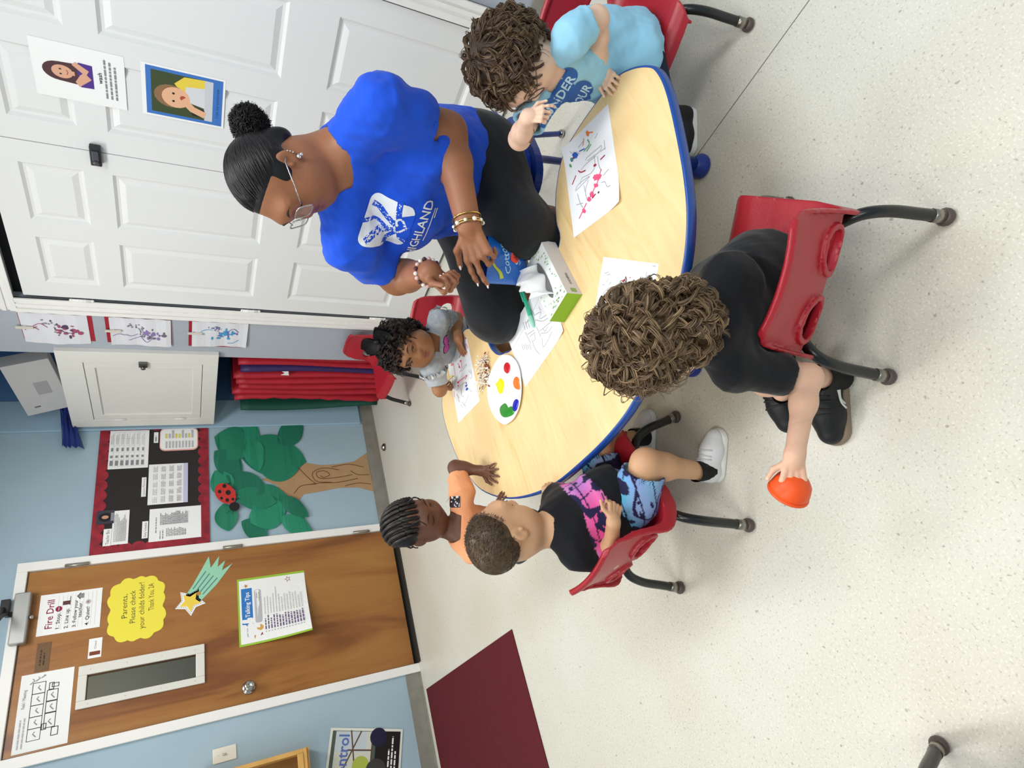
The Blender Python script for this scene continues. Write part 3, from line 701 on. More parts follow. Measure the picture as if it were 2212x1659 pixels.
def f(s, w, h):
    s.words(w*.25, h*.86, w*.5, 1, 1, h*.02, GREYINK, 1); s.words(w*.06, h*.78, w*.35, 2, h*.05, h*.02, GREYINK, 2); s.words(w*.12, h*.66, w*.26, 13, h*.03, h*.016, GREYINK, 3); s.words(w*.48, h*.78, w*.4, 18, h*.03, h*.016, GREYINK, 4)
onboard([(323.6, 1101.9), (433.9, 1092.5), (434.8, 1160.7), (320.8, 1172.9)], 'schedule_sheet', 'large typed daily schedule at bottom left of the notice board', 'paper', f)
def f(s, w, h): s.text('Daily Schedule', w*.06, h*.25, h*.6, BLACKINK, w*.86)
onboard([(307.7, 1128), (319, 1163.5)], 'caption_label', 'white Daily Schedule label on the notice board', 'label', f)
# paper tree
tr = empty('paper_tree', (2.05, YL, .65), 0, 'brown paper tree with green leaves stuck on the blue wall', 'wall decoration')
def pixL(pts, y): return [tuple(ony(a, b, y)[[0, 2]]-V3(2.05, .65)) for a, b in pts]
KRAFT = M('kraft_paper', '#b08f68', .8, var=.06, vs=12); KINK = M('kraft_line', '#6b4628', .8)
cr = lambda X, Y: (X*.4069, 700+Y*.4069)
s = Sheet((0, -.002, 0), (1, 0, 0), (0, 0, 1))
tk = [(1945, 685), (1880, 730), (1790, 745), (1700, 750), (1610, 735), (1540, 700), (1520, 730), (1480, 790), (1390, 825), (1480, 860), (1440, 880), (1380, 885), (1480, 900), (1560, 930), (1590, 935), (1610, 905), (1700, 890), (1800, 870), (1900, 868), (1985, 890)]
s.slab(pixL([cr(*p) for p in tk], YL), KRAFT)
for ln in ([(1930, 760), (1850, 745), (1760, 760)], [(1900, 820), (1800, 840), (1700, 845), (1620, 855)], [(1870, 800), (1790, 815), (1700, 820), (1680, 790), (1720, 780), (1750, 800), (1720, 815), (1700, 805)], [(1800, 775), (1720, 765), (1660, 790), (1680, 835), (1760, 840)], [(1580, 760), (1640, 820), (1680, 850)], [(1560, 900), (1600, 860), (1680, 850)], [(1960, 800), (1900, 800), (1860, 780)], [(1970, 850), (1900, 845), (1830, 860)]):
    s.line(bez(pixL([cr(*p) for p in ln], YL), 5), .006, KINK)
s.build('trunk', tr)
GRN = [M('leaf_a', '#1f7d60', .55), M('leaf_b', '#24896a', .55), M('leaf_c', '#1a7057', .55)]
leaves = [((1440, 700), 190, 110, 10), ((1300, 610), 110, 75, -60), ((1540, 585), 85, 62, -38), ((1240, 640), 110, 90, 20), ((1350, 690), 100, 55, 75), ((1210, 740), 95, 70, 40), ((1490, 790), 95, 48, -10), ((1180, 850), 80, 65, 60), ((1310, 850), 120, 60, 20), ((1350, 930), 120, 60, 10), ((1420, 1010), 110, 85, -20), ((1350, 1090), 80, 55, 30), ((1200, 1030), 75, 62, 80), ((1570, 1070), 95, 52, 25), ((1560, 975), 95, 42, 35), ((1420, 930), 120, 75, 5)]
for k, ((X, Y), a, bb, rot) in enumerate(leaves):
    s = Sheet((0, -.003-.0012*(k % 5)-.0004*k, 0), (1, 0, 0), (0, 0, 1)); r = radians(rot); pts = []
    for t in np.linspace(0, 1, 13): pts.append((a*(2*t-1), bb*sin(pi*t)**.8))
    pts = pts+[(x, -y) for x, y in pts[::-1][1:-1]]
    pp = pixL([cr(X+x*cos(r)-y*sin(r), Y+x*sin(r)+y*cos(r)) for x, y in pts], YL)
    s.warp = lambda x, y, k=k: .004*sin(40*x+k)+.004
    s.slab(pp[::-1], GRN[k % 3]); s.build('leaf', tr)
# ladybug
lb = empty('paper_ladybug', tuple(ony(490, 1070, YL)), 0, 'red spotted paper ladybug on the green leaves', 'wall decoration')
o2 = ony(490, 1070, YL)[[0, 2]]; pl = lambda X, Y: tuple(ony(*cr(X, Y), YL)[[0, 2]]-o2)
s = Sheet((0, -.030, 0), (1, 0, 0), (0, 0, 1)); LR = M('card_red', '#c8342c', .6)
s.slab([pl(1195+62*cos(a)*cos(.7)-48*sin(a)*sin(.7), 910+62*cos(a)*sin(.7)+48*sin(a)*cos(.7)) for a in np.linspace(0, 2*pi, 24, endpoint=False)][::-1], LR)
for X, Y, r in ((1165, 900, 10), (1210, 905, 14), (1190, 870, 11), (1205, 945, 10), (1235, 940, 8), (1175, 935, 8)):
    s.poly([pl(X+r*cos(a), Y+r*sin(a)) for a in np.linspace(0, 2*pi, 12, endpoint=False)], BLACKINK)
s.build('body', lb); s = Sheet((0, -.028, 0), (1, 0, 0), (0, 0, 1))
s.slab([pl(1243+28*cos(a), 978+24*sin(a)) for a in np.linspace(0, 2*pi, 18, endpoint=False)][::-1], BLACKINK)
for X, Y in ((1210, 858), (1225, 878), (1248, 918), (1258, 938)): s.line([pl(X-9, Y+4), pl(X+9, Y-4)], .006, BLACKINK)
s.line([pl(1235, 1000), pl(1232, 1022)], .003, BLACKINK); s.line([pl(1225, 995), pl(1204, 1015)], .003, BLACKINK)
s.build('head', lb)
# signs on the white doors
def mini_person(s, x, y, k, hair, skin, top):
    s.poly([(x-.34*k, y), (x-.36*k, y+.3*k), (x-.2*k, y+.48*k), (x+.2*k, y+.48*k), (x+.36*k, y+.3*k), (x+.34*k, y)], top)
    s.disc(x, y+.78*k, .27*k, hair, .36*k); s.poly([(x-.3*k, y+.35*k), (x-.27*k, y+.8*k), (x+.27*k, y+.8*k), (x+.3*k, y+.35*k)], hair)
    s.rect(x-.06*k, y+.42*k, .12*k, .16*k, skin); s.disc(x, y+.7*k, .19*k, skin, .24*k)
    for q in (-1, 1): s.disc(x+q*.07*k, y+.74*k, .022*k, BLACKINK, .03*k)
    s.line([(x-.07*k, y+.6*k), (x, y+.57*k), (x+.07*k, y+.6*k)], .02*k, M('ink_lip', '#9c4038', .6))
SK1 = M('print_skin', '#d9a488', .6)
s, w, h = sheetR(1.666, 1.445, 1.56, 1.845, XR+.004); 
s.grid(w, h, M('laminate', '#f3f3f3', .25), 8, 10); mini_person(s, w*.5, h*.36, .135, M('print_hair', '#4a2a30', .6), SK1, M('print_purple', '#4a2a86', .6))
s.poly([(w*.28, h*.52), (w*.45, h*.38), (w*.56, h*.45), (w*.50, h*.50), (w*.36, h*.56)], SK1); s.poly([(w*.72, h*.54), (w*.60, h*.40), (w*.5, h*.44), (w*.66, h*.58)], SK1)
s.text('wash', w*.42, h*.26, .02, BLACKINK, w*.2, .01); s.words(w*.16, h*.21, w*.75, 3, h*.055, h*.022, GREYINK, 8, .2)
tag(s.build('wash_sign'), 'white laminated wash sign with a long-haired figure on the white door', 'sign', 'signs on the white doors')
s, w, h = sheetR(1.664, 1.444, 1.215, 1.507, XR+.004); 
s.grid(w, h, M('laminate', '#f3f3f3', .25), 8, 10); s.rect(w*.04, h*.03, w*.92, h*.92, M('print_blue', '#3f74bf', .4)); s.rect(w*.10, h*.15, w*.8, h*.74, M('print_garden', '#3d4a2c', .4))
s.poly([(w*.10, h*.15), (w*.9, h*.15), (w*.9, h*.27), (w*.10, h*.25)], M('print_table', '#c9ccd2', .4))
s.poly([(w*.52, h*.25), (w*.9, h*.25), (w*.88, h*.5), (w*.72, h*.62), (w*.52, h*.5)], M('print_yellow', '#e6cd4a', .4)); s.poly([(w*.14, h*.25), (w*.3, h*.25), (w*.36, h*.44), (w*.16, h*.4)], M('print_black', '#22201e', .4))
s.poly([(w*.34, h*.25), (w*.74, h*.25), (w*.7, h*.48), (w*.42, h*.5)], M('print_bib', '#d5d7dc', .4)); s.disc(w*.46, h*.66, w*.22, M('print_babyhair', '#8c6848', .5), h*.2); s.disc(w*.45, h*.60, w*.20, M('print_babyface', '#e3b08c', .5), h*.17)
for q in (-1, 1): s.disc(w*.45+q*w*.075, h*.63, w*.022, BLACKINK)
s.disc(w*.46, h*.515, w*.05, M('print_mouth', '#b0483c', .5)); s.line([(w*.2, h*.24), (w*.28, h*.4), (w*.44, h*.52)], .028, M('print_babyface', '#e3b08c', .5)); s.text('I can try tomorrow', w*.2, h*.075, .016, M('ink_navy', '#1f3a78', .6), w*.6)
tag(s.build('baby_poster'), 'blue bordered poster of a baby with a spoon on the white door', 'poster', 'signs on the white doors')
s, w, h = sheetR(1.239, 1.02, 1.225, 1.513, XR+.015); 
s.grid(w, h, M('laminate', '#f3f3f3', .25), 8, 10)
s.rect(w*.03, h*.55, w*.94, h*.42, M('print_pale', '#dfe3ea', .5)); s.poly([(w*.06, h*.62), (w*.3, h*.52), (w*.55, h*.62), (w*.5, h*.9), (w*.2, h*.92)], M('print_rose', '#c22a5c', .5)); s.disc(w*.62, h*.7, w*.1, M('print_babyface', '#e3b08c', .5)); s.rect(w*.55, h*.8, w*.4, h*.1, M('print_sky', '#7fb0e0', .5))
s.disc(w*.36, h*.40, w*.19, M('print_black', '#22201e', .4), h*.11); s.disc(w*.36, h*.345, w*.12, M('print_tan', '#c08a68', .5), h*.085); s.poly([(w*.12, h*.04), (w*.62, h*.04), (w*.58, h*.24), (w*.36, h*.28), (w*.14, h*.22)], M('print_tee', '#d7d8dd', .5)); s.line([(w*.14, h*.2), (w*.10, h*.1), (w*.3, h*.06)], .02, M('print_tan', '#c08a68', .5)); s.line([(w*.6, h*.2), (w*.72, h*.12), (w*.7, h*.05)], .02, M('print_tan', '#c08a68', .5))
tag(s.build('photo_sheet'), 'laminated sheet of child photos at the right edge of the white doors', 'photo', 'signs on the white doors')
# paintings pegged on red sheets
RSH = M('card_crimson', '#a01f30', .7); WOODPEG = M('peg_wood', '#ddd6ca', .6)
ART = [((2.907, 3.146, 1.791, 2.103), (2.925, 3.165, 1.812, 2.100), 'top', '#54405e', '#a8506c'), ((2.912, 3.150, 1.421, 1.735), (2.928, 3.160, 1.424, 1.716), 'middle', '#6d6878', '#8f78b0'), ((2.917, 3.158, 1.02, 1.335), (2.925, 3.145, 1.022, 1.318), 'bottom', '#6a6aa8', '#3f9ad0')]
for k, (a, c, wh, c1, c2) in enumerate(ART):
    pt = empty('painting', (XR, a[0]+.12, a[2]), 0, f'{wh} one of three footprint paintings on red paper beside the white doors', 'painting', 'paintings on red paper')
    s = Sheet((-.001, a[1]-a[0]-.12, 0), (0, -1, 0), (0, 0, 1)); s.slab([(0, 0), (a[1]-a[0], 0), (a[1]-a[0], a[3]-a[2]), (0, a[3]-a[2])], RSH); s.build('backing_sheet', pt)
    s = Sheet((-.004, c[1]-a[0]-.12, c[2]-a[2]), (0, -1, 0), (0, 0, 1)); w, h = c[1]-c[0], c[3]-c[2]
    s.warp = lambda x, y, w=w, h=h, k=k: .010*sin(pi*(y/h)+k)**2*(1-x/w)+.004*sin(3*pi*y/h+k)**2
    s.grid(w, h, M('paint_paper', '#dcdde4', .7), 6, 12); rg = random.Random(11+k); m1 = M('paint_%d_a' % k, c1, .7); m2 = M('paint_%d_b' % k, c2, .7)
    for q in range(26):
        t = rg.uniform(-2.2, .6); r = rg.choice((.055, .075, .09)); x = w*.5+r*cos(t)*.8; y = h*.62+r*sin(t)*.6
        s.disc(x, y, rg.uniform(.004, .009), M('paint_grey', '#8d8c98', .7) if rg.random() < .6 else m1, rg.uniform(.003, .006), 8)  # grey and coloured paint dabs of the artwork
    for q in range(22): s.disc(w*(.48+rg.gauss(0, .1)), h*(.33+rg.gauss(0, .1)), rg.uniform(.004, .026 if k == 2 else .016), rg.choice((m1, m2, m2)), rg.uniform(.004, .014), 10)
    for q in range(4): x, y = w*rg.uniform(.25, .7), h*rg.uniform(.15, .8); s.line(bez([(x, y), (x+rg.uniform(-.04, .04), y+.03), (x+rg.uniform(-.04, .04), y+.06)], 4), .004, rg.choice((m1, m2)))
    s.build('sheet', pt)
    pg = MB(); 
    for q in (-1, 1): pg.box((-.021, c[1]-a[0]-.12-w*.55+q*.004-.003, c[3]-a[2]-.052), (-.012, c[1]-a[0]-.12-w*.55+q*.004+.003, c[3]-a[2]+.022), bev=.001)
    pg.box((-.016, c[1]-a[0]-.12-w*.55-.005, c[3]-a[2]-.02), (0, c[1]-a[0]-.12-w*.55+.005, c[3]-a[2]-.01)); pg.build('clothespin', WOODPEG, pt)
# cupboard across the niche
cb = empty('wall_cupboard', (XR, 3.61, 1.17), 0, 'white wall cupboard with one panelled door across the niche', 'cupboard')
CBW = M('cupboard_white', '#e3e2dc', .4, bump=.08, bs=40)
cy0, cy1, cz0, cz1 = -.402, .40, .0, .815
b = MB()
for a, c in (((-.03, cy0, cz0), (0, cy0+.1, cz1)), ((-.03, cy1-.085, cz0), (0, cy1, cz1)), ((-.03, cy0+.1, cz0), (0, cy1-.085, cz0+.085)), ((-.03, cy0+.1, cz1-.12), (0, cy1-.085, cz1))): b.box(a, c, bev=.002)
b.build('face_frame', CBW, cb)
MB().box((.0, cy0+.06, cz0), (.45, cy1-.0, cz0+.02)).box((.0, cy0+.06, cz1-.02), (.45, cy1-.0, cz1)).box((.43, cy0+.06, cz0), (.45, cy1, cz1)).build('carcass', CBW, cb)
b = MB(); a0, a1, e0, e1 = cy0+.103, cy1-.088, cz0+.088, cz1-.123
for a, c in (((-.028, a0, e0), (-.006, a0+.05, e1)), ((-.028, a1-.05, e0), (-.006, a1, e1)), ((-.028, a0+.05, e0), (-.006, a1-.05, e0+.05)), ((-.028, a0+.05, e1-.05), (-.006, a1-.05, e1))): b.box(a, c, bev=.002)
b.box((-.018, a0+.045, e0+.045), (-.008, a1-.045, e1-.045)); dr = b.build('door', CBW, cb)
hk = MB()
for z in (e0+.12, e1-.14): hk.tube([(-.032, a1+.003, z-.03), (-.032, a1+.003, z+.03)], .005, 8)
hk.build('hinge', TRIM, dr)
MB().box((-.046, a0-.022, e0+.29), (-.026, a0+.02, e0+.335), bev=.004).lathe([(0, 0), (.012, 0), (.013, .008), (.008, .012), (0, .012)], 12, o=(-.046, a0+.018, e0+.312), ax=(-1, 0, 0)).build('catch', M('catch_steel', '#75736e', .3, metal=.9), dr)
# white box leaning above the cupboard, and the blue cloth hanging out
bx = empty('flat_box', (2.66, 3.78, 1.985), 0, 'flat white cardboard box standing on top of the wall cupboard', 'box')
b = MB(); b.X = np.array(Matrix.Rotation(radians(14), 4, 'Z') @ Matrix.Rotation(radians(-9), 4, 'Y') @ Matrix.Rotation(radians(-12), 4, 'X')); b.X[2, 3] = .035
CB = M('card_white', '#c9c8c8', .7); b.box((-.05, -.26, 0), (.05, .15, .235), 0, .004); b.build('carton', CB, bx)
b2 = MB(); b2.X = b.X; b2.box((-.0515, .085, .15), (-.0500, .095, .18)); b2.build('hand_slot', M('slot_dark', '#6c6a68', .8), bx)
b2 = MB(); b2.X = b.X; b2.box((-.0512, -.10, .06), (-.0500, .0, .13)); b2.build('tape_patch', M('tape_grey', '#a9a7a9', .5), bx)
P1 = [ony(128, 869, YL-.09), ony(150, 876, YL-.1), ony(131, 895, YL-.05), ony(148, 900, YL-.07), ony(160, 905, YL-.06), ony(133, 962, YL-.03), ony(146, 966, YL-.05), ony(160, 970, YL-.03), ony(168, 977, YL-.05), ony(182, 968, YL-.02)]
b = MB(); rows = [[P1[0], P1[0], P1[1], P1[1]], [P1[2], (P1[2]+P1[3])/2-V3(0, .03, 0), P1[3], P1[4]], [P1[5], P1[6], P1[7]-V3(0, .03, 0), P1[9]]]
R = 8; grid = []
for i in range(3*R-2):
    t = i/(3*R-3)*2; k = min(1, int(t)); u = t-k; rw = [rows[k][j]*(1-u)+rows[k+1][j]*u for j in range(4)]
    grid.append([np.array(p)+V3(0, -.018*sin(5*q/12*pi*1.6+i*.25)*min(1, t), 0) for q, p in enumerate(bez(rw, 4))])
n = len(grid[0]); fl = [p for r in grid for p in r]+[p+V3(.002, .004, 0) for r in grid for p in r]; m = len(grid)*n
fc = [(i*n+j, i*n+j+1, (i+1)*n+j+1, (i+1)*n+j) for i in range(len(grid)-1) for j in range(n-1)]
b.add(fl, fc+[tuple(m+q for q in f[::-1]) for f in fc], 0, True)
tag(b.build('cloth_bag', M('cloth_blue', '#16307f', .55, sheen=.2)), 'blue cloth hanging out over the corner of the wall cupboard', 'cloth')
# rest mats standing in the niche
MR = M('mat_red', '#ad1a2c', .5, .4, var=.12, vs=10, bump=.25, bs=25); MP = M('mat_purple', '#33235c', .5, .4); MG = M('mat_green', '#0f4a3c', .6, .4)
order = [('r', 0), ('r', 0), ('p', 0), ('r', 0), ('r', 0), ('r', 0), ('r', 0), ('r', 1), ('g', 2)]
for k, (cc, wv) in enumerate(order):
    y0 = 3.305+k*.0655; th = .058; b = MB(); N = 16
    hh = 1.06-.02*(k % 3)-(.03 if cc == 'g' else 0); ln = .05*(k/8)
    prof = []
    for j in range(N+1):
        t = j/N; z = hh*t+.006; yy = y0+ln*(t*1.1)-ln*.5+(.012*sin(t*5+k) if wv < 2 else .035*sin(t*3.6-.9)+.045)+(.03*(1-t)**3 if wv == 1 else 0)+(.012*(1-t)**2*k*.5)
        prof.append((yy, z))
    secs = []
    for yy, z in prof:
        e = .006*sin(z*40+k*2)*(wv == 1)
        secs.append([(2.575+e, yy+.01, z), (2.563+e, yy+.02, z), (2.560+e, yy+th*.5, z), (2.563+e, yy+th-.02, z), (2.575+e, yy+th-.01, z), (2.60, yy+th-.002, z), (2.99, yy+th-.002, z), (2.99, yy+.002, z), (2.60, yy+.002, z)])
    q = len(secs[0]); b.add([p for s_ in secs for p in s_], [(i*q+j, i*q+(j+1) % q, (i+1)*q+(j+1) % q, (i+1)*q+j) for i in range(N) for j in range(q)]+[tuple(range(q))[::-1], tuple(N*q+j for j in range(q))], 0, True)
    lab = {'p': 'purple rest mat standing between red mats in the niche', 'g': 'dark green rest mat bowing at the left end of the mats in the niche'}.get(cc) or ['red rest mat nearest the pier in the niche', 'red rest mat against the right side of the purple mat', '', 'red rest mat against the left side of the purple mat', 'second red rest mat left of the purple mat', 'third red rest mat left of the purple mat', 'fourth red rest mat left of the purple mat', 'crumpled red rest mat beside the dark green mat'][k]
    t = tag(b.build('rest_mat', {'r': MR, 'p': MP, 'g': MG}[cc]), lab, 'mat', 'rest mats in the niche')
    if cc == 'p':
        s = Sheet((2.553, y0+.05, .72), (0, -1, 0), (0, .15, 1)); s.slab([(-.02, 0), (.03, .01), (.025, .05), (.005, .03), (-.015, .055)], WHITE); s.build('paper_tag', t)
# floor mat, poster and wooden rack at the left
fm = MB().box((-.95, 2.635, 0), (.462, 3.985, .006), 0, .002).build('floor_mat', M('mat_maroon', '#5d2027', .85, .2, var=.05, vs=30, bump=.5, bs=300)); tag(fm, 'maroon entrance mat on the floor beside the blue wall', 'mat')
th_ = radians(14.9); ex = V3(cos(th_), 0, -sin(th_)); ey = V3(sin(th_), 0, cos(th_)); TR = ony(715, 1572, YL-.004); w, h = .56, .432
ps = empty('poster', tuple(TR), 0, 'crooked white framed Self-Control poster low on the wall left of the door', 'poster')
s = Sheet(-ex*w-ey*h, ex, ey); s.slab([(0, 0), (w, 0), (w, h), (0, h)], M('poster_edge', '#e4e6da', .4), ); s.build('border', ps)
s = Sheet(-ex*w-ey*h+V3(0, -.0012, 0), ex, ey); q = .014
s.rect(q, q, w-2*q, h-2*q, M('print_moss', '#4c5a50', .4)); s.rect(w*.55, h*.42, w*.42, h*.5, M('print_haze', '#d0d2c4', .4)); s.rect(w*.78, h*.5, w*.19, h*.42, M('print_cloud', '#c3cdd2', .4))
for a, c in (((w*.60, h*.62), (w*.98, h*.72)), ((w*.60, h*.80), (w*.975, h*.58)), ((w*.80, h*.42), (w*.80, h*.75)), ((w*.6, h*.42), (w*.98, h*.42))): s.line([a, c], .008, M('print_umber', '#5c4434', .5))
s.disc(w*.66, h*.55, .05, M('print_leaf', '#a9b84a', .5)); s.rect(q, q, w-2*q, h*.34, M('print_ink', '#1a1618', .4)); s.disc(w*.92, h*.34, .05, M('print_ink2', '#1c1a38', .4))
s.disc(w*.62, h*.34, .06, M('print_coat', '#3a3a3a', .4)); s.disc(w*.5, h*.5, .06, M('print_black', '#22201e', .4), .075); s.disc(w*.535, h*.46, .045, M('print_brown', '#7c5646', .5), .06)
s.text('Self-Control', w*.22, h*.74, .085, M('ink_steel', '#5a72b4', .5), w*.72, .02)
for k in range(3): s.words(w*.4, h*(.17-k*.045), w*.55, 1, 1, .009, WHITE, k)
s.build('print', ps)
rk = empty('wooden_rack', (.1, YL, .7), 0, 'open light wood rack on the wall above the Self-Control poster', 'rack')
PINE = M('pine', '#d3a45c', .5, var=.1, vs=9); b = MB()
xr = ony(662, 1614, YL-.14)[0]-.1; zb_ = ony(662, 1614, YL-.14)[2]-.7
b.box((-.45, -.14, zb_), (xr, -.0, zb_+.02), bev=.002).box((xr-.022, -.14, zb_+.02), (xr, 0, zb_+.55), bev=.002).box((-.45, -.02, zb_+.02), (xr-.022, 0, zb_+.55), 1).box((-.45, -.145, zb_+.02), (xr-.022, -.13, zb_+.05), bev=.002)
b.box((-.45, -.12, zb_-.014), (xr+.004, 0, zb_-.001)); b.build('frame', [PINE, M('pine_dark', '#8c6534', .6, var=.15, vs=9)], rk)
# ------------------------------------------------------------------ table and chairs
TZ = .385
tpx = [(1400, 140), (1365, 145), (1330, 165), (1290, 215), (1245, 280), (1213, 340), (1199, 420), (1200, 480), (1206, 530), (1160, 650), (1110, 745), (1090, 760), (1075, 763), (1062, 752), (1055, 738), (1048, 724), (1013, 707), (995, 722), (978, 755), (962, 815), (954, 870), (962, 920), (985, 985), (1005, 1020), (1040, 1060), (1100, 1078), (1180, 1058), (1260, 997), (1330, 925), (1380, 850), (1440, 720), (1475, 590), (1487, 480), (1480, 380), (1460, 270), (1440, 190), (1420, 150)]
outl = [p[:2] for p in closed([onz(x, y, TZ) for x, y in tpx], 5)]
outl = [np.array(p) for p in outl]
def offset(poly, d):
    n = len(poly); ar = sum(poly[i][0]*poly[(i+1) % n][1]-poly[(i+1) % n][0]*poly[i][1] for i in range(n)); sg = 1 if ar > 0 else -1; o = []
    for i in range(n):
        t = nrm(poly[(i+1) % n]-poly[i-1]); o.append(poly[i]+sg*d*np.array([-t[1], t[0]]))
    return o
def laminate():
    m = M('maple', '#ecd09a', .34, .45); nt = m.node_tree; N = nt.nodes; L = nt.links; b = N['Principled BSDF']
    tc = N.new('ShaderNodeTexCoord'); mp = N.new('ShaderNodeMapping'); mp.inputs['Rotation'].default_value = (0, 0, radians(-38)); mp.inputs['Scale'].default_value = (1.2, 9, 1); L.new(tc.outputs['Object'], mp.inputs[0])
    n1 = N.new('ShaderNodeTexNoise'); n1.inputs['Scale'].default_value = 3; n1.inputs['Detail'].default_value = 6; n1.inputs['Distortion'].default_value = 1.5; L.new(mp.outputs[0], n1.inputs['Vector'])
    r = N.new('ShaderNodeValToRGB'); e = r.color_ramp.elements; e[0].position = .25; e[0].color = (*lin('#ddb478'), 1); e[1].position = .8; e[1].color = (*lin('#f0d7a4'), 1)
    k = e.new(.36); k.color = (*lin('#ebca92'), 1); L.new(n1.outputs[0], r.inputs[0]); L.new(r.outputs[0], b.inputs['Base Color']); return m
tb = empty('activity_table', (.95, 1.25, 0), 0, 'low maple horseshoe table with a blue edge that everyone sits around', 'table')
o2 = [p-np.array([.95, 1.25]) for p in outl]
MB().prism(offset(o2, .006), TZ-.026, TZ).build('tabletop', laminate(), tb)
EDGE = M('edge_blue', '#1c4a9c', .3, .5); b = MB(); prof = [(.007, TZ-.0005), (.004, TZ+.0006), (0, TZ-.003), (-.001, TZ-.013), (0, TZ-.025), (.005, TZ-.029), (.012, TZ-.029)]
n = len(o2); rings = [offset(o2, d) for d, z in prof]
b.add([(p[0], p[1], prof[k][1]) for k in range(len(prof)) for p in rings[k]], [(k*n+i, (k+1)*n+i, (k+1)*n+(i+1) % n, k*n+(i+1) % n) for k in range(len(prof)-1) for i in range(n)], 0, True); b.build('edge_band', EDGE, tb)
LEGB = M('leg_blue', '#17338c', .35, .5)
for lx, ly in ((1.268, .655), (.80, 1.02), (.86, 1.70), (1.30, 1.86)):
    lg = MB().tube([(lx-.95, ly-1.25, .03), (lx-.95, ly-1.25, TZ-.026)], [.021, .021], 14).lathe([(0, 0), (.03, 0), (.036, .006), (.036, .018), (.026, .034), (.021, .04)], 16, o=(lx-.95, ly-1.25, 0)).build('leg', LEGB, tb)
# moulded chair shell
REDP = M('chair_red', '#a81f2e', .36, .5, bump=.12, bs=400); BLK = M('leg_black', '#141416', .28, .6); NICK = M('glide_nickel', '#9a948a', .3, metal=.9); RUBR = M('glide_brown', '#564a46', .45)
def shell_mesh(S=1.0, hole=True):
    h = .0036; lo = V3(-.205, -.25, .12); hi = V3(.205, .205, .47); n = tuple(int((hi[i]-lo[i])/h)+1 for i in range(3))
    X = (lo[0]+h*np.arange(n[0]))[:, None, None]; Y = (lo[1]+h*np.arange(n[1]))[None, :, None]; Z = (lo[2]+h*np.arange(n[2]))[None, None, :]
    prof = [(.172, .185), (.160, .207), (.13, .222), (.05, .216), (-.05, .214), (-.10, .222), (-.135, .246), (-.150, .28), (-.168, .36), (-.182, .432)]
    prof = [p for p in bez([V3(p[0], p[1], 0) for p in prof], 3)]
    c = (X/.17)**2
    Ys = Y-.040*c*np.clip((Z-.23)/.12, 0, 1); Zs = Z-.014*c*np.clip(1-(Z-.2)/.1, 0, 1)
    best = np.full(n, 9., np.float32); sgn = np.zeros(n, np.float32); par = np.zeros(n, np.float32); acc = 0
    for i in range(len(prof)-1):
        a = prof[i][:2]; b = prof[i+1][:2]; ba = b-a; l = np.linalg.norm(ba)
        t = ((Ys-a[0])*ba[0]+(Zs-a[1])*ba[1])/l**2; tc = np.clip(t, 0, 1); dy = Ys-a[0]-ba[0]*tc; dz = Zs-a[1]-ba[1]*tc
        d = np.sqrt(dy*dy+dz*dz); m = d < best
        best = np.where(m, d, best).astype(np.float32); sgn = np.where(m, np.sign(ba[0]*dz-ba[1]*dy), sgn); par = np.where(m, acc+l*tc, par); acc += l
    sd = best*np.where(sgn < 0, 1, -1)          # >0 on the sitter's side
    sd = -sd if (sd[n[0]//2, int((.05-lo[1])/h), int((.30-lo[2])/h)] < 0) else sd
    s = par/acc
    w = .160-.012*np.clip((s-.45)/.2, 0, 1)-.030*np.clip((s-.5)/.5, 0, 1)**2-.03*np.clip((.10-s)/.10, 0, 1)**2-.025*np.clip((s-.92)/.08, 0, 1)**2
    w = w+.010*np.exp(-((s-.42)/.06)**2)*0
    th = .0032; body = np.maximum(best-th, np.abs(X)-w)
    fl = (.012+.030*np.exp(-((s-.50)/.16)**2))*np.clip((.95-s)/.08, .05, 1)
    rim = np.maximum(np.maximum(np.abs(np.abs(X)-(w-.004-.0))-.0040, -sd-fl), sd-th)
    V = np.minimum(body, rim)
    top = np.maximum(np.maximum(np.sqrt(best**2+((s-.985)*acc)**2)-.0085, np.abs(X)-w), -.5)
    V = np.minimum(V, top)
    if hole:
        for q in (-1, 1):
            d2 = ((X-q*.068)/.045)**2; zz = Z-.272
            hd = np.sqrt(d2+(np.where(zz > 0, zz/.040, zz/.026))**2)
            hd = (hd-1)*.03
            lip = np.maximum(np.maximum(np.abs(hd)-.004, -sd-.012), sd-.004)
            V = np.where((s > .5), np.minimum(np.maximum(V, np.where(np.abs(sd) < .02, -hd, -1)), np.maximum(lip, -.02+0*lip)), V)
    V = np.maximum(V, Z*0+(Z-.462)).astype(np.float32)
    v, f = snets(V, lo, h); return v, f
SHV, SHF = shell_mesh()
def make_chair(name, label, group, red=None, legm=None, S=1.0):
    t = empty(name, (0, 0, 0), 0, label, 'chair', group)
    mesh_obj('seat_shell', SHV, SHF, red or REDP, t, True)
    for sx in (-1, 1):
        for sy in (1, -1):
            top = (sx*.10, sy*.045, .195); path = bez([(sx*.085, sy*.02, .199), (sx*.115, sy*.08-.0, .196), (sx*.145, sy*.125, .185), (sx*.160, sy*.152, .14), (sx*.166, sy*.172, .07), (sx*.170, sy*.188, .012)], 5)
            lg = MB().tube(path, .0125, 12).build('leg', legm or BLK, t)
            d = nrm(path[-1]-path[-4]); p = path[-1]
            MB().tube([p-d*.034, p-d*.006], .0138, 12).build('sleeve', NICK, lg)
            MB().lathe([(0, 0), (.013, .001), (.0185, .007), (.0185, .013), (.013, .02), (0, .021)], 14, o=(p[0], p[1], 0)).build('glide', RUBR, lg)
    MB().box((-.12, -.05, .197), (.12, .05, .206), bev=.003).build('mount_plate', BLK, t)
    return t
CH = 'small red chairs with black legs'
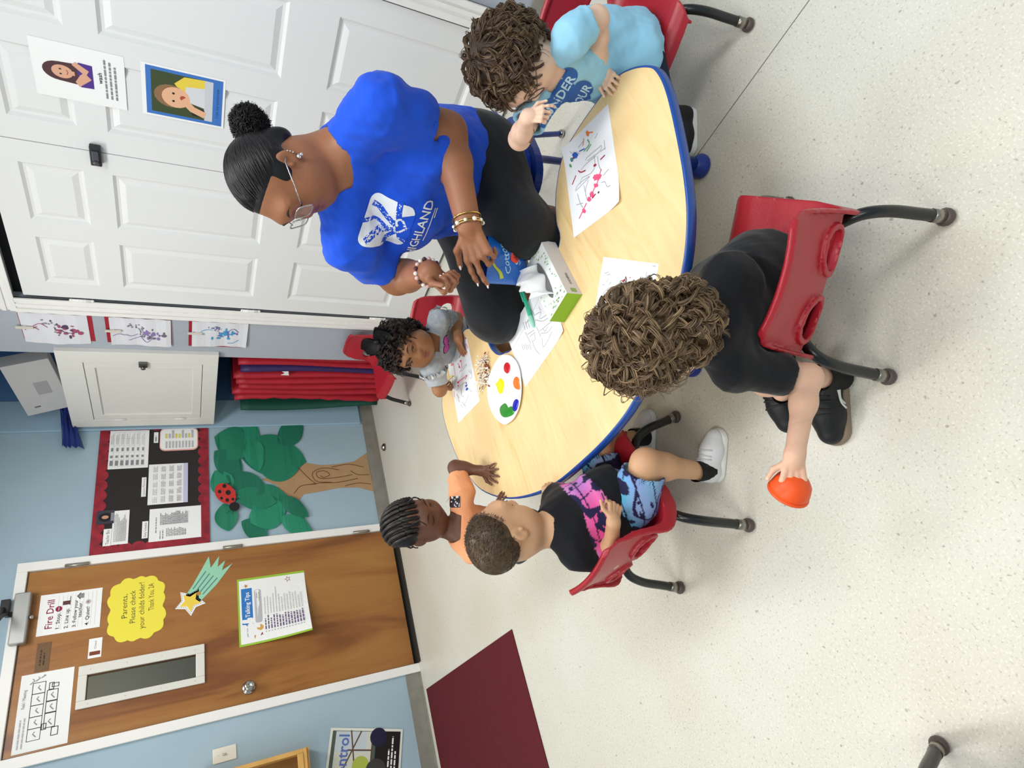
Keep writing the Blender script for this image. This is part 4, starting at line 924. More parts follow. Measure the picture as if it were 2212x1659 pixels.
def put_chair(t, x, y, hx, hy, s=1.0):
    t.location = (x, y, 0); t.rotation_euler = (0, 0, math.atan2(hy, hx)-pi/2); t.scale = (s, s, s); return t
chairs = {}
c0 = make_chair('small_chair', 'red chair nearest the camera under the curly haired child in black', CH)
chairs['fore'] = put_chair(c0, .537+.19*.811, .441+.19*.585, .811, .585)
def another(key, label, x, y, hx, hy, s=1.0):
    c = copy_tree(c0); c['label'] = label; chairs[key] = put_chair(c, x, y, hx, hy, s)
another('print', 'red chair with a boy in palm tree shorts on it', .300+.19*.988, 1.282+.19*.155, .988, .155, 1.04)
another('blue', 'red chair behind the child in the light blue shirt', 1.585, .535, -.97, -.24)
another('empty', 'empty red chair standing against the grey pier by the rest mats', 2.30, 3.045, -.996, .08)
another('girl', 'red chair under the girl in the grey shirt', 1.615, 1.895, -.88, -.47)
another('edge', 'red chair mostly out of frame, one black leg in the lower corner', -.45, .80, .3, .95)
# ------------------------------------------------------------------ people
def skin_mat(name): return M(name, '#ffffff', .48, .35, attr=True, sss=.12, bump=.05, bs=260)
def frame_of(f, u):
    f = nrm(f); u = nrm(np.asarray(u)-f*(np.asarray(u)@f)); return np.array([np.cross(f, u), f, u])     # rows: right, forward, up
class Head:
    def __init__(s, c, f, u, size, child=True): s.c = V3(*c); s.A = frame_of(f, u); s.s = size; s.child = child
    def p(s, x, y, z): return s.c+(s.A.T @ V3(x, y, z))*s.s
    def d(s, x, y, z): return s.A.T @ V3(x, y, z)
    def add(s, S, closed=True, cheek=1.0):
        k = s.s; e = lambda c, r, kk=.02, sub=False, ax=None: S.ell(s.p(*c), V3(*r)*k, s.A if ax is None else ax, kk*k/.19, sub)
        e((0, -.07, .13), (.37, .43, .37)); e((0, .07, -.10), (.30, .33, .40), .03)
        e((0, .19, -.37), (.15, .15, .115), .03)
        for q in (-1, 1):
            e((q*.17, .20, -.20), (.14*cheek, .15*cheek, .16*cheek), .03); e((q*.20, .02, -.30), (.11, .20, .13), .03)
            e((q*.15, .43, .02), (.10, .055, .06), .02, True)
            e((q*.145, .325, .015), (.085, .075, .075), .008)
            if not closed: e((q*.145, .415, .012), (.068, .06, .030), .006, True)
            ax = np.array([nrm(s.d(1, q*.35, 0)), nrm(s.d(-q*.35, 1, .15)), nrm(s.d(0, -.15, 1))])
            S.ell(s.p(q*.365, -.04, -.06), V3(.035, .085, .125)*k, ax, .008*k/.19); S.ell(s.p(q*.41, -.025, -.055), V3(.030, .045, .075)*k, ax, .006*k/.19, True)
            S.ell(s.p(q*.375, .035, -.07), V3(.022, .02, .03)*k, ax, .006)
        e((0, .375, .13), (.22, .06, .05), .03)
        S.cone(s.p(0, .365, .02), s.p(0, .435, -.115), .035*k, .048*k, .022*k/.19)
        for q in (-1, 1): e((q*.055, .405, -.13), (.038, .04, .032), .010)
        e((0, .365, -.235), (.105, .045, .030), .008); e((0, .352, -.285), (.085, .05, .032), .008); e((0, .425, -.259), (.10, .03, .007), .004, True)
        return s
    def box(s, pad=.66): return (s.c-pad*s.s, s.c+pad*s.s)
    def paints(s, lip, lid=None):
        k = s.s; o = [(s.p(0, .40, -.232), .055*k, lip, .9), (s.p(.05, .385, -.235), .04*k, lip, .8), (s.p(-.05, .385, -.235), .04*k, lip, .8), (s.p(0, .39, -.288), .06*k, lip, .9)]
        return o
FING = ((.27, .40, .043), (.09, .45, .044), (-.09, .42, .042), (-.255, .33, .037))
def hand(S, w, d, n, size, side, curl=((.2, .3),)*4, spread=.15, thumb=(.5, .4), nails=None):
    """palm, four bent fingers and a thumb growing from the wrist w along d; n is where the palm looks"""
    w = V3(*w); d = nrm(d); n = nrm(np.asarray(n)-d*(np.asarray(n)@d)); t = np.cross(d, n)*(1 if side == 'R' else -1); k = size
    tips = []
    S.cone(w, w+d*.16*k, .125*k, .13*k, .02, sq=(n, .66))
    for i, (off, ln, r) in enumerate(FING):
        b = w+d*(.50-.03*abs(i-1))*k+t*off*.82*k*.9
        S.cone(w+d*.08*k+t*off*.40*k, b, .085*k, .060*k, .035*k, sq=(n, .85))
        a1, a2 = curl[i] if i < len(curl) else curl[-1]; sp = spread*(1.0-i*.667)
        dd = nrm(d+t*sp); nn = n; p = b; ang = a1
        for j, fr in enumerate((.45, .31, .24)):
            v = dd*cos(ang)+nn*sin(ang); q = p+v*ln*fr*k
            S.cone(p, q, r*k*(1.08-.12*j), r*k*(.96-.13*j), .0035*k/.1 if j else .005*k/.1); p = q; ang += a2 if j == 0 else a2*.75
        tips.append((p, v, nn*cos(ang-a2*.75)-dd*sin(ang-a2*.75), r*k*.72))
    b = w+d*.14*k+t*.14*k; v = nrm(d*.55+t*.75+n*thumb[0]*.6); m = b+v*.26*k; v2 = nrm(d*.85+t*(.45-thumb[1]*.6)+n*thumb[0]*.7); q = m+v2*.25*k
    S.cone(b, m, .075*k, .058*k, .04*k); S.cone(m, q, .055*k, .042*k, .05*k); tips.append((q, v2, None, .042*k))
    if nails is not None:
        for p, v, nn, r in tips:
            back = -n if nn is None else -nn
            nails.append((p+back*r*.55-v*r*.1, r*.85))
    return w+d*.35*k
def limb_frame(J):
    up = nrm(J['neck']-J['pel']); r = J['shR']-J['shL']; r = nrm(r-up*(r@up)); return np.array([r, np.cross(up, r), up])
def body_prims(S, J, T, P, infl=0, arms=True, legs=True):
    """trunk and limbs; P holds the girths"""
    L = np.linalg.norm(J['neck']-J['pel']); pel, nk = J['pel'], J['neck']; at = lambda x, y, z: pel+T.T @ V3(x, y, z*L)
    hw, bw, cw = P['hip']+infl, P['belly']+infl, P['chest']+infl
    S.ell(at(0, 0, .03), (hw*1.05, hw*.92, hw*.86), T, .04); S.ell(at(0, P.get('bf', .012), .33), (bw, bw*.86, L*.34), T, .05)
    S.ell(at(0, P.get('cf', .004), .68), (cw, cw*.76, L*.32), T, .05)
    if 'bust' in P:
        for q in (-1, 1): S.ell(at(q*.085, P['bust'], .60), (.105+infl, .10+infl, .105+infl), T, .05)
    for q in ('L', 'R'): S.cone(nk-T[2]*.02-T[2]*.0, J['sh'+q], P['neck']*1.02+infl, P['arm'][0]*1.0+infl, .04)
    if arms:
        for q in ('L', 'R'): S.chain([J['sh'+q], J['el'+q], J['wr'+q]], [P['arm'][0], P['arm'][1], P['arm'][2]], .025)
        for q in ('L', 'R'):
            m = J['el'+q]*.66+J['wr'+q]*.34; S.ell(m, (P['arm'][1]*.98,)*3, None, .02)
    if legs:
        for q in ('L', 'R'): S.chain([J['hip'+q], J['knee'+q], J['ank'+q]], [P['leg'][0], P['leg'][1], P['leg'][2]], .03)
        for q in ('L', 'R'):
            a, b = J['knee'+q], J['ank'+q]; bk = -nrm(np.cross(np.cross(b-a, J['knee'+q]-J['hip'+q]), b-a)); S.ell(a*.68+b*.32+bk*P['leg'][1]*.15, (P['leg'][1]*.95,)*3, None, .03)
def colour(v, base, paints, seed=0):
    c = np.tile(np.array(base, np.float32), (len(v), 1)); c *= (1+.05*waves(v, 45, seed)[:, None]+.03*waves(v, 170, seed+1)[:, None])
    for p, r, col, a in paints:
        w = (a*np.clip(1.35-np.linalg.norm(v-p, axis=1)/r, 0, 1))[:, None]; w = np.minimum(w*1.6, a); c = c*(1-w)+np.array(col)*w
    return c
def tubes(paths, rads, n=5):
    """many tapering strands as one array mesh: paths (m,k,3), rads (m,k)"""
    m, k, _ = paths.shape; T = np.gradient(paths, axis=1); T /= np.linalg.norm(T, axis=2, keepdims=True)+1e-9
    ref = np.where(np.abs(T[..., 2:3]) < .8, V3(0, 0, 1), V3(1, 0, 0)); a = np.cross(T, ref); a /= np.linalg.norm(a, axis=2, keepdims=True)+1e-9; b = np.cross(T, a)
    th = np.arange(n)*2*pi/n
    V = paths[:, :, None]+rads[:, :, None, None]*(a[:, :, None]*np.cos(th)[:, None]+b[:, :, None]*np.sin(th)[:, None])
    i = np.arange(k-1)[:, None]*n; j = np.arange(n); j2 = (j+1) % n
    q = np.stack([i+j, i+j2, i+n+j2, i+n+j], -1).reshape(-1, 4)
    F = (np.arange(m)[:, None, None]*(k*n)+q).reshape(-1, 4)
    return V.reshape(-1, 3), F.astype(np.int32)
def locks(c, A, rad, ok, n, seed, length=(.05, .09), curl=.006, turns=2.5, r=.0022, lift=.012, flow=None, grav=.6, free=.6, k=16, spread=.4, keep=None):
    """strands that start on a skull (centre c, axes A, radii rad) and run along it before falling free"""
    g = np.random.RandomState(seed); out = []; rr = []
    d = g.normal(size=(n*6, 3)); d /= np.linalg.norm(d, axis=1, keepdims=True); d = d[[ok(*q) for q in d]][:n]
    N = len(d); rad = V3(*rad); pos = c+(d*rad) @ A; L = g.uniform(*length, size=N); ph = g.uniform(0, 6.28, N); tw = turns*g.uniform(.6, 1.4, N)*g.choice([-1, 1], N)
    fl = np.array([flow(*q) for q in d]) @ A if flow else np.zeros((N, 3))
    t = fl+V3(0, 0, -grav)+g.normal(size=(N, 3))*spread
    P = np.zeros((N, k, 3)); rm = rad.mean(); hgt = lift*g.uniform(.3, 1.3, N)
    for i in range(k):
        s = i/(k-1); e = ((pos-c) @ A.T)/rad; le = np.linalg.norm(e, axis=1, keepdims=True); nn = (e/le/rad) @ A; nn /= np.linalg.norm(nn, axis=1, keepdims=True)
        if s < free: h = (hgt*min(1, s*3))[:, None]; pos = c+((e/le)*(rad+h)) @ A
        t = t-nn*np.sum(t*nn, 1, keepdims=True)*(.9 if s < free else .1); t /= np.linalg.norm(t, axis=1, keepdims=True)+1e-9
        b = np.cross(t, nn); a = curl*min(1, s*2.5)*(1+.3*np.sin(ph))[:, None]; w = (ph+tw*6.28*s)[:, None]
        P[:, i] = pos+a*(np.cos(w)*nn+np.sin(w)*b)+nn*.001
        pos = pos+t*(L/(k-1))[:, None]; t = t+V3(0, 0, -grav*.25)
    R = r*g.uniform(.7, 1.35, N)[:, None]*np.array([min(1, .5+2*x, (1.04-x)*3) for x in np.linspace(0, 1, k)])
    if keep is not None:
        kk = keep(P); P = P[kk]; R = R[kk]
    return P, R
def clump(P, R, m, width, seed):
    """each strand becomes a tapering bundle of m finer ones"""
    g = np.random.RandomState(seed); n, k, _ = P.shape; T = np.gradient(P, axis=1); T /= np.linalg.norm(T, axis=2, keepdims=True)+1e-9
    a = np.cross(T, V3(.3, .5, .8)); a /= np.linalg.norm(a, axis=2, keepdims=True)+1e-9; b = np.cross(T, a); out = []; s = np.linspace(0, 1, k)[None, :]
    for i in range(m):
        th = g.uniform(0, 6.28, (n, 1))+s*g.uniform(-2, 2, (n, 1)); rr = width*np.sqrt(g.uniform(0, 1, (n, 1)))*(.55+.45*np.sin(pi*np.minimum(1, s*.85+.1)))
        out.append(P+a*(rr*np.cos(th))[..., None]+b*(rr*np.sin(th))[..., None])
    return np.concatenate(out), np.tile(R, (m, 1))
def lock_mesh(name, sets, cols, mat, parent, seed=1, base=None, n=5):
    g = np.random.RandomState(seed); V = []; F = []; C = []; b = 0
    if base is not None:
        v, f, c = base; V.append(v); F.append(f); C.append(np.tile(np.array(c), (len(v), 1))*(1+.25*waves(v, 320, seed)[:, None])); b = len(v)
    for P, R in sets:
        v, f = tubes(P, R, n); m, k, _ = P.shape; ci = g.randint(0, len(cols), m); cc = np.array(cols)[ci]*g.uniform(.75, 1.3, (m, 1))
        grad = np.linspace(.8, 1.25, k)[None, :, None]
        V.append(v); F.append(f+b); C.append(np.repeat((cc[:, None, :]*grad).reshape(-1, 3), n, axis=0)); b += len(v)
    return mesh_obj(name, np.concatenate(V), np.concatenate(F), mat, parent, True, col=np.concatenate(C))
HAIRM = lambda: M('hair_strands', '#ffffff', .42, .35, attr=True)
def eyes(H_, root, gaze, iris='#2a1a10', r=.070, x=.145, y=.325, z=.015):
    for q in (-1, 1):
        c = H_.p(q*x, y, z); rr = r*H_.s; b = MB().ball((0, 0, 0), rr, n=18); v = np.array(b.v); g = nrm(gaze)
        dt = (v @ g)/rr; col = np.where(dt[:, None] > .93, 0.004, np.where(dt[:, None] > .80, lin(iris), (.72, .70, .68)))
        v = v+c; mesh_obj('eye', v, b.f, M('eyeball', '#ffffff', .12, .6, attr=True), root, True, col=col)
def strip(H_, root, bvh, pts, r, mat, name, off=.0004):
    """a line drawn on the face: brow or lashes"""
    P = []
    for x, z in pts:
        o = Vector(H_.p(x, .9, z)); h = bvh.ray_cast(o, Vector(H_.d(0, -1, 0)))
        if h[0] is not None: P.append(np.array(h[0])+np.array(h[1])*off)
    if len(P) < 3: return
    P = bez(P, 3); k = len(P); MB().tube(P, [r*max(.25, min(1, 3*i/k, 3*(k-1-i)/k)) for i in range(k)], 6).build(name, mat, root)
def face_lines(H_, root, bvh, browc, closed=True, br=.0022, lash='#120c0a', lw=.0012):
    for q in (-1, 1):
        strip(H_, root, bvh, [(q*x, z) for x, z in ((.06, .105), (.11, .135), (.17, .14), (.23, .115))], br*H_.s/.19, M('brow_'+browc.lstrip('#'), browc, .7), 'eyebrow')
        if closed: strip(H_, root, bvh, [(q*x, z) for x, z in ((.075, -.012), (.11, -.035), (.155, -.040), (.20, -.03), (.225, -.012))], lw*H_.s/.19, M('lash_dark', lash, .6), 'eyelashes')
        else: strip(H_, root, bvh, [(q*x, z) for x, z in ((.075, .01), (.11, .038), (.155, .045), (.20, .032), (.225, .008))], lw*H_.s/.19, M('lash_dark', lash, .6), 'eyelashes')
def shirt(J, T, P, infl=.010, sleeve=.62, loose=1.35, cuff=1.5, neckr=None, hem=-.15, seed=3, fold=.0035, h=.0042, neckf=.02, name='shirt', mat=None, parent=None, extra=None):
    S = Solid(); body_prims(S, J, T, P, infl, arms=False, legs=False); L = np.linalg.norm(J['neck']-J['pel'])
    a = J['pel']+T[2]*hem*L; hw = P['hip']+infl
    S.flat(a, J['pel']+T[2]*.3*L, hw*1.08, P['belly']+infl, .03)
    ends = []
    for q in ('L', 'R'):
        d = J['el'+q]-J['sh'+q]; e = J['sh'+q]+d*sleeve; r0, r1 = P['arm'][0]*loose+.004, (P['arm'][0]*(1-sleeve)+P['arm'][1]*sleeve)*cuff
        S.flat(J['sh'+q]-nrm(d)*.005, e, r0, r1, .03); S.ell(J['sh'+q], (r0*.96,)*3, None, .02); ends.append((e, nrm(d), r1))
    if extra: extra(S)
    S.wrinkle(48, fold, seed); S.wrinkle(120, fold*.6, seed+7); S.wrinkle(230, fold*.22, seed+9)
    for e, d, r in ends: S.flat(e-d*.030, e+d*.02, r-.0055-fold, r-.0045-fold*.8, .003, True)
    nr = neckr or P['neck']*1.28; nd = nrm(J['headb']-J['neck'])
    S.flat(J['neck']-nd*.010+T[1]*neckf, J['neck']+nd*.09+T[1]*neckf, nr, nr*1.15, .004, True)
    S.half(a, -T[2])
    v, f = S.mesh(h); o = mesh_obj(name, v, f, mat, parent, True); return o, bvh_of(v, f), (v, f), S
def shoe(root, heel, toe, ln, mats, name, up=None, sole=.018, hgt=.052, wd=.031, h=.0024, details=None):
    heel = V3(*heel); toe = V3(*toe); d = toe-heel; d[2] = 0; d = nrm(d); s = np.cross(d, V3(0, 0, 1)); a = V3(heel[0], heel[1], 0)
    S = Solid(); k = ln/.15; r = wd*k
    S.cone(a+d*r*.9+V3(0, 0, sole+.012*k), a+d*.62*ln+V3(0, 0, sole+.008*k), r*.82, r*.98, .02); S.cone(a+d*.6*ln+V3(0, 0, sole+.006*k), a+d*(ln-r*.8)+V3(0, 0, sole+.002*k), r*.95, r*.78, .02)
    S.flat(a+d*r*.95+V3(0, 0, sole), a+d*r*1.05+V3(0, 0, sole+hgt*k), r*.92, r*.90, .015)
    S.cone(a+d*r*1.2+V3(0, 0, sole+hgt*.75*k), a+d*.55*ln+V3(0, 0, sole+.022*k), r*.62, r*.62, .02)
    S.flat(a+d*r*.95+V3(0, 0, sole+hgt*.5*k), a+d*r*1.05+V3(0, 0, sole+hgt*1.3*k), r*.66, r*.72, .004, True)
    S.half(a+V3(0, 0, sole*.9), (0, 0, -1)); v, f = S.mesh(h); o = mesh_obj(name, v, f, mats[0], root, True); bv = bvh_of(v, f)
    S2 = Solid(); S2.cone(a+d*r*.95, a+d*(ln-r*.98), r*1.02, r*1.06, .01); S2.half(a+V3(0, 0, sole), (0, 0, 1)); S2.half(a+V3(0, 0, .001), (0, 0, -1)); v, f = S2.mesh(h); mesh_obj('sole', v, f, mats[1], o, True)
    lc = MB()
    for i in range(4):
        t = .36+.085*i; z = sole+(.056-.010*i)*k; P = []
        for x in np.linspace(-.75, .75, 7):
            hh = bv.ray_cast(Vector(a+d*(t+.02*(x if i % 2 else -x))*ln+s*x*r+V3(0, 0, .2)), Vector((0, 0, -1)))
            if hh[0] is not None: P.append(np.array(hh[0])+np.array(hh[1])*.001)
        if len(P) > 2: lc.tube(P, .0022*k, 6)
    lc.build('laces', mats[2], o)
    if details: details(o, bv, a, d, s, ln, r)
    return o
def sock(root, ank, heel, r, mat, top=.05):
    ank = V3(*ank); b = V3(*heel); MB().lathe([(r*1.02, -.03), (r*1.06, 0), (r*1.05, top*.6), (r*1.09, top*.7), (r*1.08, top)], 18, o=ank, ax=nrm(ank-b) if False else (0, 0, 1)).build('sock', mat, root)
def build_body(name, S, Hd, J, P, skin, paints, root, hands, h=.0045, hf=.0019, hh=.0017, seed=0):
    fine = [(*Hd.box(), hf)]
    for w, size in hands: fine.append((w-.85*size, w+.85*size, hh))
    v, f = S.mesh(h, fine); o = mesh_obj(name, v, f, skin_mat('skin'), root, True, col=colour(v, lin(skin), paints, seed)); return o, bvh_of(v, f)
def joints(**k): return {a: V3(*b) for a, b in k.items()}
Fh = nrm(V3(Fw[0], Fw[1], 0)); Rh = nrm(V3(Rt[0], Rt[1], 0)); UZ = V3(0, 0, 1)
PG = 'people around the table'
def finish(root, x, y):
    root.location = (x, y, 0)
    for c in root.children: c.matrix_parent_inverse = Matrix.Translation((-x, -y, 0))
LIPC = lambda h: np.array(lin(h))
BLACKT = M('cloth_black', '#16171b', .85, .2, sheen=.15, var=.10, vs=40, bump=.2, bs=700)
WSOLE = M('sole_white', '#e9e9e8', .5); GUM = M('sole_gum', '#8c7a68', .6); SHW = M('shoe_white', '#dfe0e4', .45, bump=.1, bs=300); SHB = M('shoe_black', '#17171a', .5, bump=.15, bs=300)
LACEW = M('lace_white', '#cfd0d2', .7); LACEB = M('lace_black', '#26262a', .7); SOCKB = M('sock_black', '#121214', .85)
KID = dict(hip=.084, belly=.082, chest=.080, neck=.034, arm=(.028, .0235, .0175), leg=(.050, .036, .025))
def kid(name, label, J, Hd, hs, skin, lip, shirt_kw, P=KID, paints=(), mold=None, legs=True, closed=True, cheek=1.05, seed=0):
    root = empty('person', (0, 0, 0), 0, label, 'person', PG); J['headb'] = Hd.p(0, -.16, -.26); T = limb_frame(J)
    S = Solid(); body_prims(S, J, T, P, 0, True, legs); S.cone(J['neck']-T[2]*.03, J['headb'], P['neck']*1.05, P['neck']*.92, .03); Hd.add(S, closed, cheek)
    nails = []; boxes = []
    for h_ in hs:
        hand(S, *h_['a'], nails=nails, **h_.get('k', {})); boxes.append((V3(*h_['a'][0])+nrm(h_['a'][1])*h_['a'][3]*.4, h_['a'][3]))
    pts = Hd.paints(LIPC(lip))+[(p, r, np.minimum(np.array(lin(skin))*1.3+.10, .85), .7) for p, r in nails]+list(paints)
    body, bv = build_body('body', S, Hd, J, P, skin, pts, root, boxes, seed=seed)
    kw = dict(parent=root, name='shirt'); kw.update(shirt_kw); sh, sbv, sm_, S2 = shirt(J, T, P, **kw)
    return root, T, bv, sbv, sh, body
def shorts(root, J, T, P, mat, frac=.82, r1=.062, infl=.012, name='shorts', col=None, h=.0042, seed=5, hem=True):
    S = Solid(); L = np.linalg.norm(J['neck']-J['pel']); hw = P['hip']+infl+.002
    S.ell(J['pel']+T[2]*.02, (hw*1.05, hw*.95, hw*.9), T, .04)
    ends = []
    for q in 'LR':
        d = J['knee'+q]-J['hip'+q]; e = J['hip'+q]+d*frac; S.flat(J['hip'+q], e, P['leg'][0]+infl, r1, .03); S.ell(J['hip'+q], (P['leg'][0]+infl,)*3, None, .02); ends.append((e, nrm(d)))
    S.wrinkle(60, .003, seed); S.wrinkle(140, .0015, seed+3)
    if hem:
        for e, d in ends: S.flat(e-d*.02, e+d*.02, r1-.005, r1-.004, .003, True)
    v, f = S.mesh(h); return mesh_obj(name, v, f, mat, root, True, col=col(v) if col else None), v, f

# ---- print boy: buzz cut, black tee with a palm-tree band, matching shorts
def palm_colour(v, o, A, base=None, band=None):
    """sunset palm print: pink to violet to cyan squares with dark palms"""
    q = (v-o) @ A.T; x, y, z = q.T; u = x+.6*y; t = .5+.5*np.sin(z*38+.8); w = .5+.5*np.sin(u*31+1.2)
    C = [np.array(lin(c)) for c in (base or ('#e8569c', '#d889c0', '#b878c8', '#eda4c4'))]
    c = C[0]*(1-t)[:, None]+C[1]*t[:, None]; c2 = C[2]*(1-t)[:, None]+C[3]*t[:, None]; c = c*(1-w)[:, None]+c2*w[:, None]
    pal = np.array(lin('#252046')); g = (np.abs((z*23) % 1-.5) < .045) | (np.abs((u*23) % 1-.5) < .045)
    n = waves(np.stack([x, y, z*.55], 1), 120, 4, 8); n2 = waves(np.stack([x*.5, y*.5, z], 1), 190, 9, 8)
    g = g | (n > .24) | (n2 > .33); c[g] = pal
    return c
Jp = joints(pel=(.495, 1.255, .285), neck=dep(1184, 1142, 1.61), shL=dep(1208, 1080, 1.70), shR=dep(1242, 1194, 1.56), elL=(.55, 1.43, .385), wrL=onz(1180, 1086, .418), elR=dep(1318, 1206, 1.57), wrR=dep(1325, 1128, 1.49),
            hipL=(.52, 1.295, .275), kneeL=onz(1292, 968, .27), ankL=onz(1375, 945, .08), hipR=(.455, 1.205, .275), kneeR=dep(1395, 1000, 1.58), ankR=onz(1512, 1018, .075))
hf = nrm(Rh*.93+Fh*.36-UZ*.18); Hp = Head(dep(1089, 1156, 1.56), hf, UZ+hf*.0, .195)
hp = [dict(a=(Jp['wrR'], nrm(Rh*.9+Fh*.2-UZ*.30), nrm(Fh-Rh*.1), .092, 'R'), k=dict(curl=((1.1, 1.5), (1.2, 1.5), (1.2, 1.5), (1.2, 1.4)), spread=.05)),
      dict(a=(Jp['wrL'], nrm(onz(1180, 1062, .42)-Jp['wrL']+V3(.0, 0, .0)), -UZ, .092, 'L'), k=dict(curl=((.7, 1.2), (.8, 1.2), (.8, 1.2), (.8, 1.1)), spread=.08))]
rp, Tp, bvp, sbvp, shp, bdp = kid('p', 'buzz-haired person in a black tee and palm tree shorts, fist on belly', Jp, Hp, hp, '#cfa27e', '#bd7a68', dict(mat=M('tee_palm', '#ffffff', .8, .2, attr=True, sheen=.1), seed=4, hem=-.05, sleeve=.9, cuff=1.75, loose=1.3, fold=.004), seed=2)
me = shp.data; n = len(me.vertices); v = np.zeros(n*3, np.float32); me.vertices.foreach_get('co', v); v = v.reshape(-1, 3)
q = (v-Jp['pel']) @ Tp.T; L = np.linalg.norm(Jp['neck']-Jp['pel']); zz = q[:, 2]/L+.02*np.sin(q[:, 0]*40)
blk = np.tile(np.array(lin('#15161b')), (n, 1)); bandm = (zz > .30) & (zz < .62); cc = blk.copy(); cc[bandm] = palm_colour(v[bandm], Jp['pel'], Tp)
a = me.color_attributes.new('Col', 'FLOAT_COLOR', 'POINT'); c4 = np.ones((n, 4), np.float32); c4[:, :3] = cc; a.data.foreach_set('color', c4.ravel())
shorts(rp, Jp, Tp, KID, M('shorts_palm', '#ffffff', .8, .2, attr=True), .80, .058, col=lambda v: palm_colour(v, Jp['pel']+V3(.02, 0, .01), Tp, ('#8a78cc', '#58b8dc', '#7fd0e0', '#c078c0')))
for q_, hl, to in (('R', onz(1548, 1040, .0), onz(1556, 925, .0)), ('L', onz(1402, 985, .0), onz(1405, 890, .0))):
    shoe(rp, hl, to, .155, (SHW, WSOLE, LACEW), 'sneaker'); sock(rp, Jp['ank'+q_]-V3(0, 0, .01), hl, .0275, SOCKB, .03)
face_lines(Hp, rp, bvp, '#5a4334', True, .0020)
# buzzed hair: a thin cap that fades into the skin, covered in stubble
S = Solid(); k = Hp.s
S.ell(Hp.p(0, -.075, .14), V3(.385, .445, .385)*k, Hp.A, .01); S.ell(Hp.p(0, .42, -.18), V3(.52, .32, .48)*k, Hp.A, .05, True); S.ell(Hp.p(0, .1, -.48), V3(.6, .34, .30)*k, Hp.A, .04, True)
for q_ in (-1, 1): S.ell(Hp.p(q_*.40, .06, -.09), V3(.10, .14, .15)*k, Hp.A, .02, True)
v, f = S.mesh(.0026); bz = M('hair_buzz', '#4c3b2e', .75, .25, var=.35, vs=60, bump=.6, bs=500)
ok = lambda x, y, z: (y < .42+.5*max(0, z)) and (z > -.25 or y < -.3) and not (abs(x) > .8 and y > -.05 and z < .1) and z > -.62
P_, R_ = locks(Hp.p(0, -.075, .14), Hp.A, V3(.385, .445, .385)*k, ok, 5200, 21, (.006, .010), 0, 0, .0005, .003, lambda x, y, z: V3(.3*x, .8-y, .2), .2, .0, k=4, spread=.5)
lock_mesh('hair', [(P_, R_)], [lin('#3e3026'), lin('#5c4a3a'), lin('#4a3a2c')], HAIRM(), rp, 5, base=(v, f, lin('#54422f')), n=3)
finish(rp, .40, 1.25)

# ---- curly child in black, nearest the camera, reaching out with an orange cup
Jf = joints(pel=(.66, .545, .29), neck=dep(1525, 732, 1.12), shL=dep(1582, 795, 1.145), shR=dep(1572, 600, 1.13), elL=dep(1745, 815, 1.165), wrL=dep(1716, 985, 1.10), elR=(.72, .62, .37), wrR=(.70, .73, .405),
            hipL=(.62, .60, .275), kneeL=(.52, .70, .215), ankL=onz(1775, 815, .09), hipR=(.70, .53, .275), kneeR=(.74, .72, .25), ankR=onz(1690, 845, .09))
lf = nrm(V3(-.585, .811, 0)); hdir = nrm(V3(.811, .585, 0)); hf = nrm(lf*.75+hdir*.62-UZ*.35); Hf = Head(dep(1400, 737, 1.075), hf, UZ, .195)
hp = [dict(a=(Jf['wrL'], nrm(-Rh-UZ*.02+Fh*.05), nrm(Fh*.75-UZ*.55-Rh*.1), .098, 'L'), k=dict(curl=((.35, .9), (.25, 1.0), (.35, .8), (.5, .8)), spread=.42, thumb=(.6, .2))),
      dict(a=(Jf['wrR'], hdir, -UZ, .095, 'R'), k=dict(curl=((.3, .4),)*4))]
rf, Tf, bvf, sbvf, shf, bdf = kid('f', 'curly haired person in black seen from behind, reaching out one arm', Jf, Hf, hp, '#dcb198', '#c98578', dict(mat=BLACKT, seed=8, hem=-.12, sleeve=.72, cuff=1.7, loose=1.35, fold=.0045, neckr=.043), seed=5)
shorts(rf, Jf, Tf, KID, M('cloth_black2', '#141519', .85, .2), .85, .062)
bowl = empty('toy_cup', (0, 0, 0), 0, 'orange toy cup held in the outstretched hand of the child in black', 'toy')
bc = Jf['wrL']+nrm(-Rh)*.066+nrm(Fh*.75-UZ*.55)*.022; bax = nrm(-Rh*.75+Fh*.5-UZ*.1)
b = MB(); b.lathe([(0, -.036), (.012, -.035), (.024, -.029), (.033, -.018), (.037, -.002), (.037, .010), (.034, .010), (.033, -.002), (.029, -.016), (.018, -.027), (0, -.032)], 28, o=bc, ax=bax); b.build('shell', M('cup_orange', '#e8541c', .45, .4), bowl)
b = MB(); b.lathe([(.0365, .006), (.0392, .008), (.0392, .011), (.0365, .012)], 28, o=bc, ax=bax); b.build('rim', M('cup_orange', '#e8541c'), bowl); finish(bowl, bc[0], bc[1]); bowl.location = tuple(bc)
for c in bowl.children: c.matrix_parent_inverse = Matrix.Translation(tuple(-bc))
def stripes(o, bv, a, d, s, ln, r):
    m = MB()
    for sd in (-1, 1):
        for j in range(2):
            P = []
            for t, z in ((.16+.06*j, .052), (.26+.06*j, .040), (.40+.055*j, .034), (.47+.055*j, .021)):
                h = bv.ray_cast(Vector(a+d*t*ln+s*sd*.15+V3(0, 0, z)), Vector(-s*sd))
                if h[0] is not None: P.append(np.array(h[0])+s*sd*.0008)
            if len(P) > 2: m.tube(bez(P, 4), .0026, 6)
    m.build('stripes', WSOLE, o)
shoe(rf, onz(1800, 795, .0), onz(1808, 962, .0), .182, (SHB, GUM, LACEB), 'sneaker', details=stripes); shoe(rf, onz(1690, 790, 0), onz(1712, 905, 0), .175, (SHB, GUM, LACEB), 'sneaker', details=stripes)
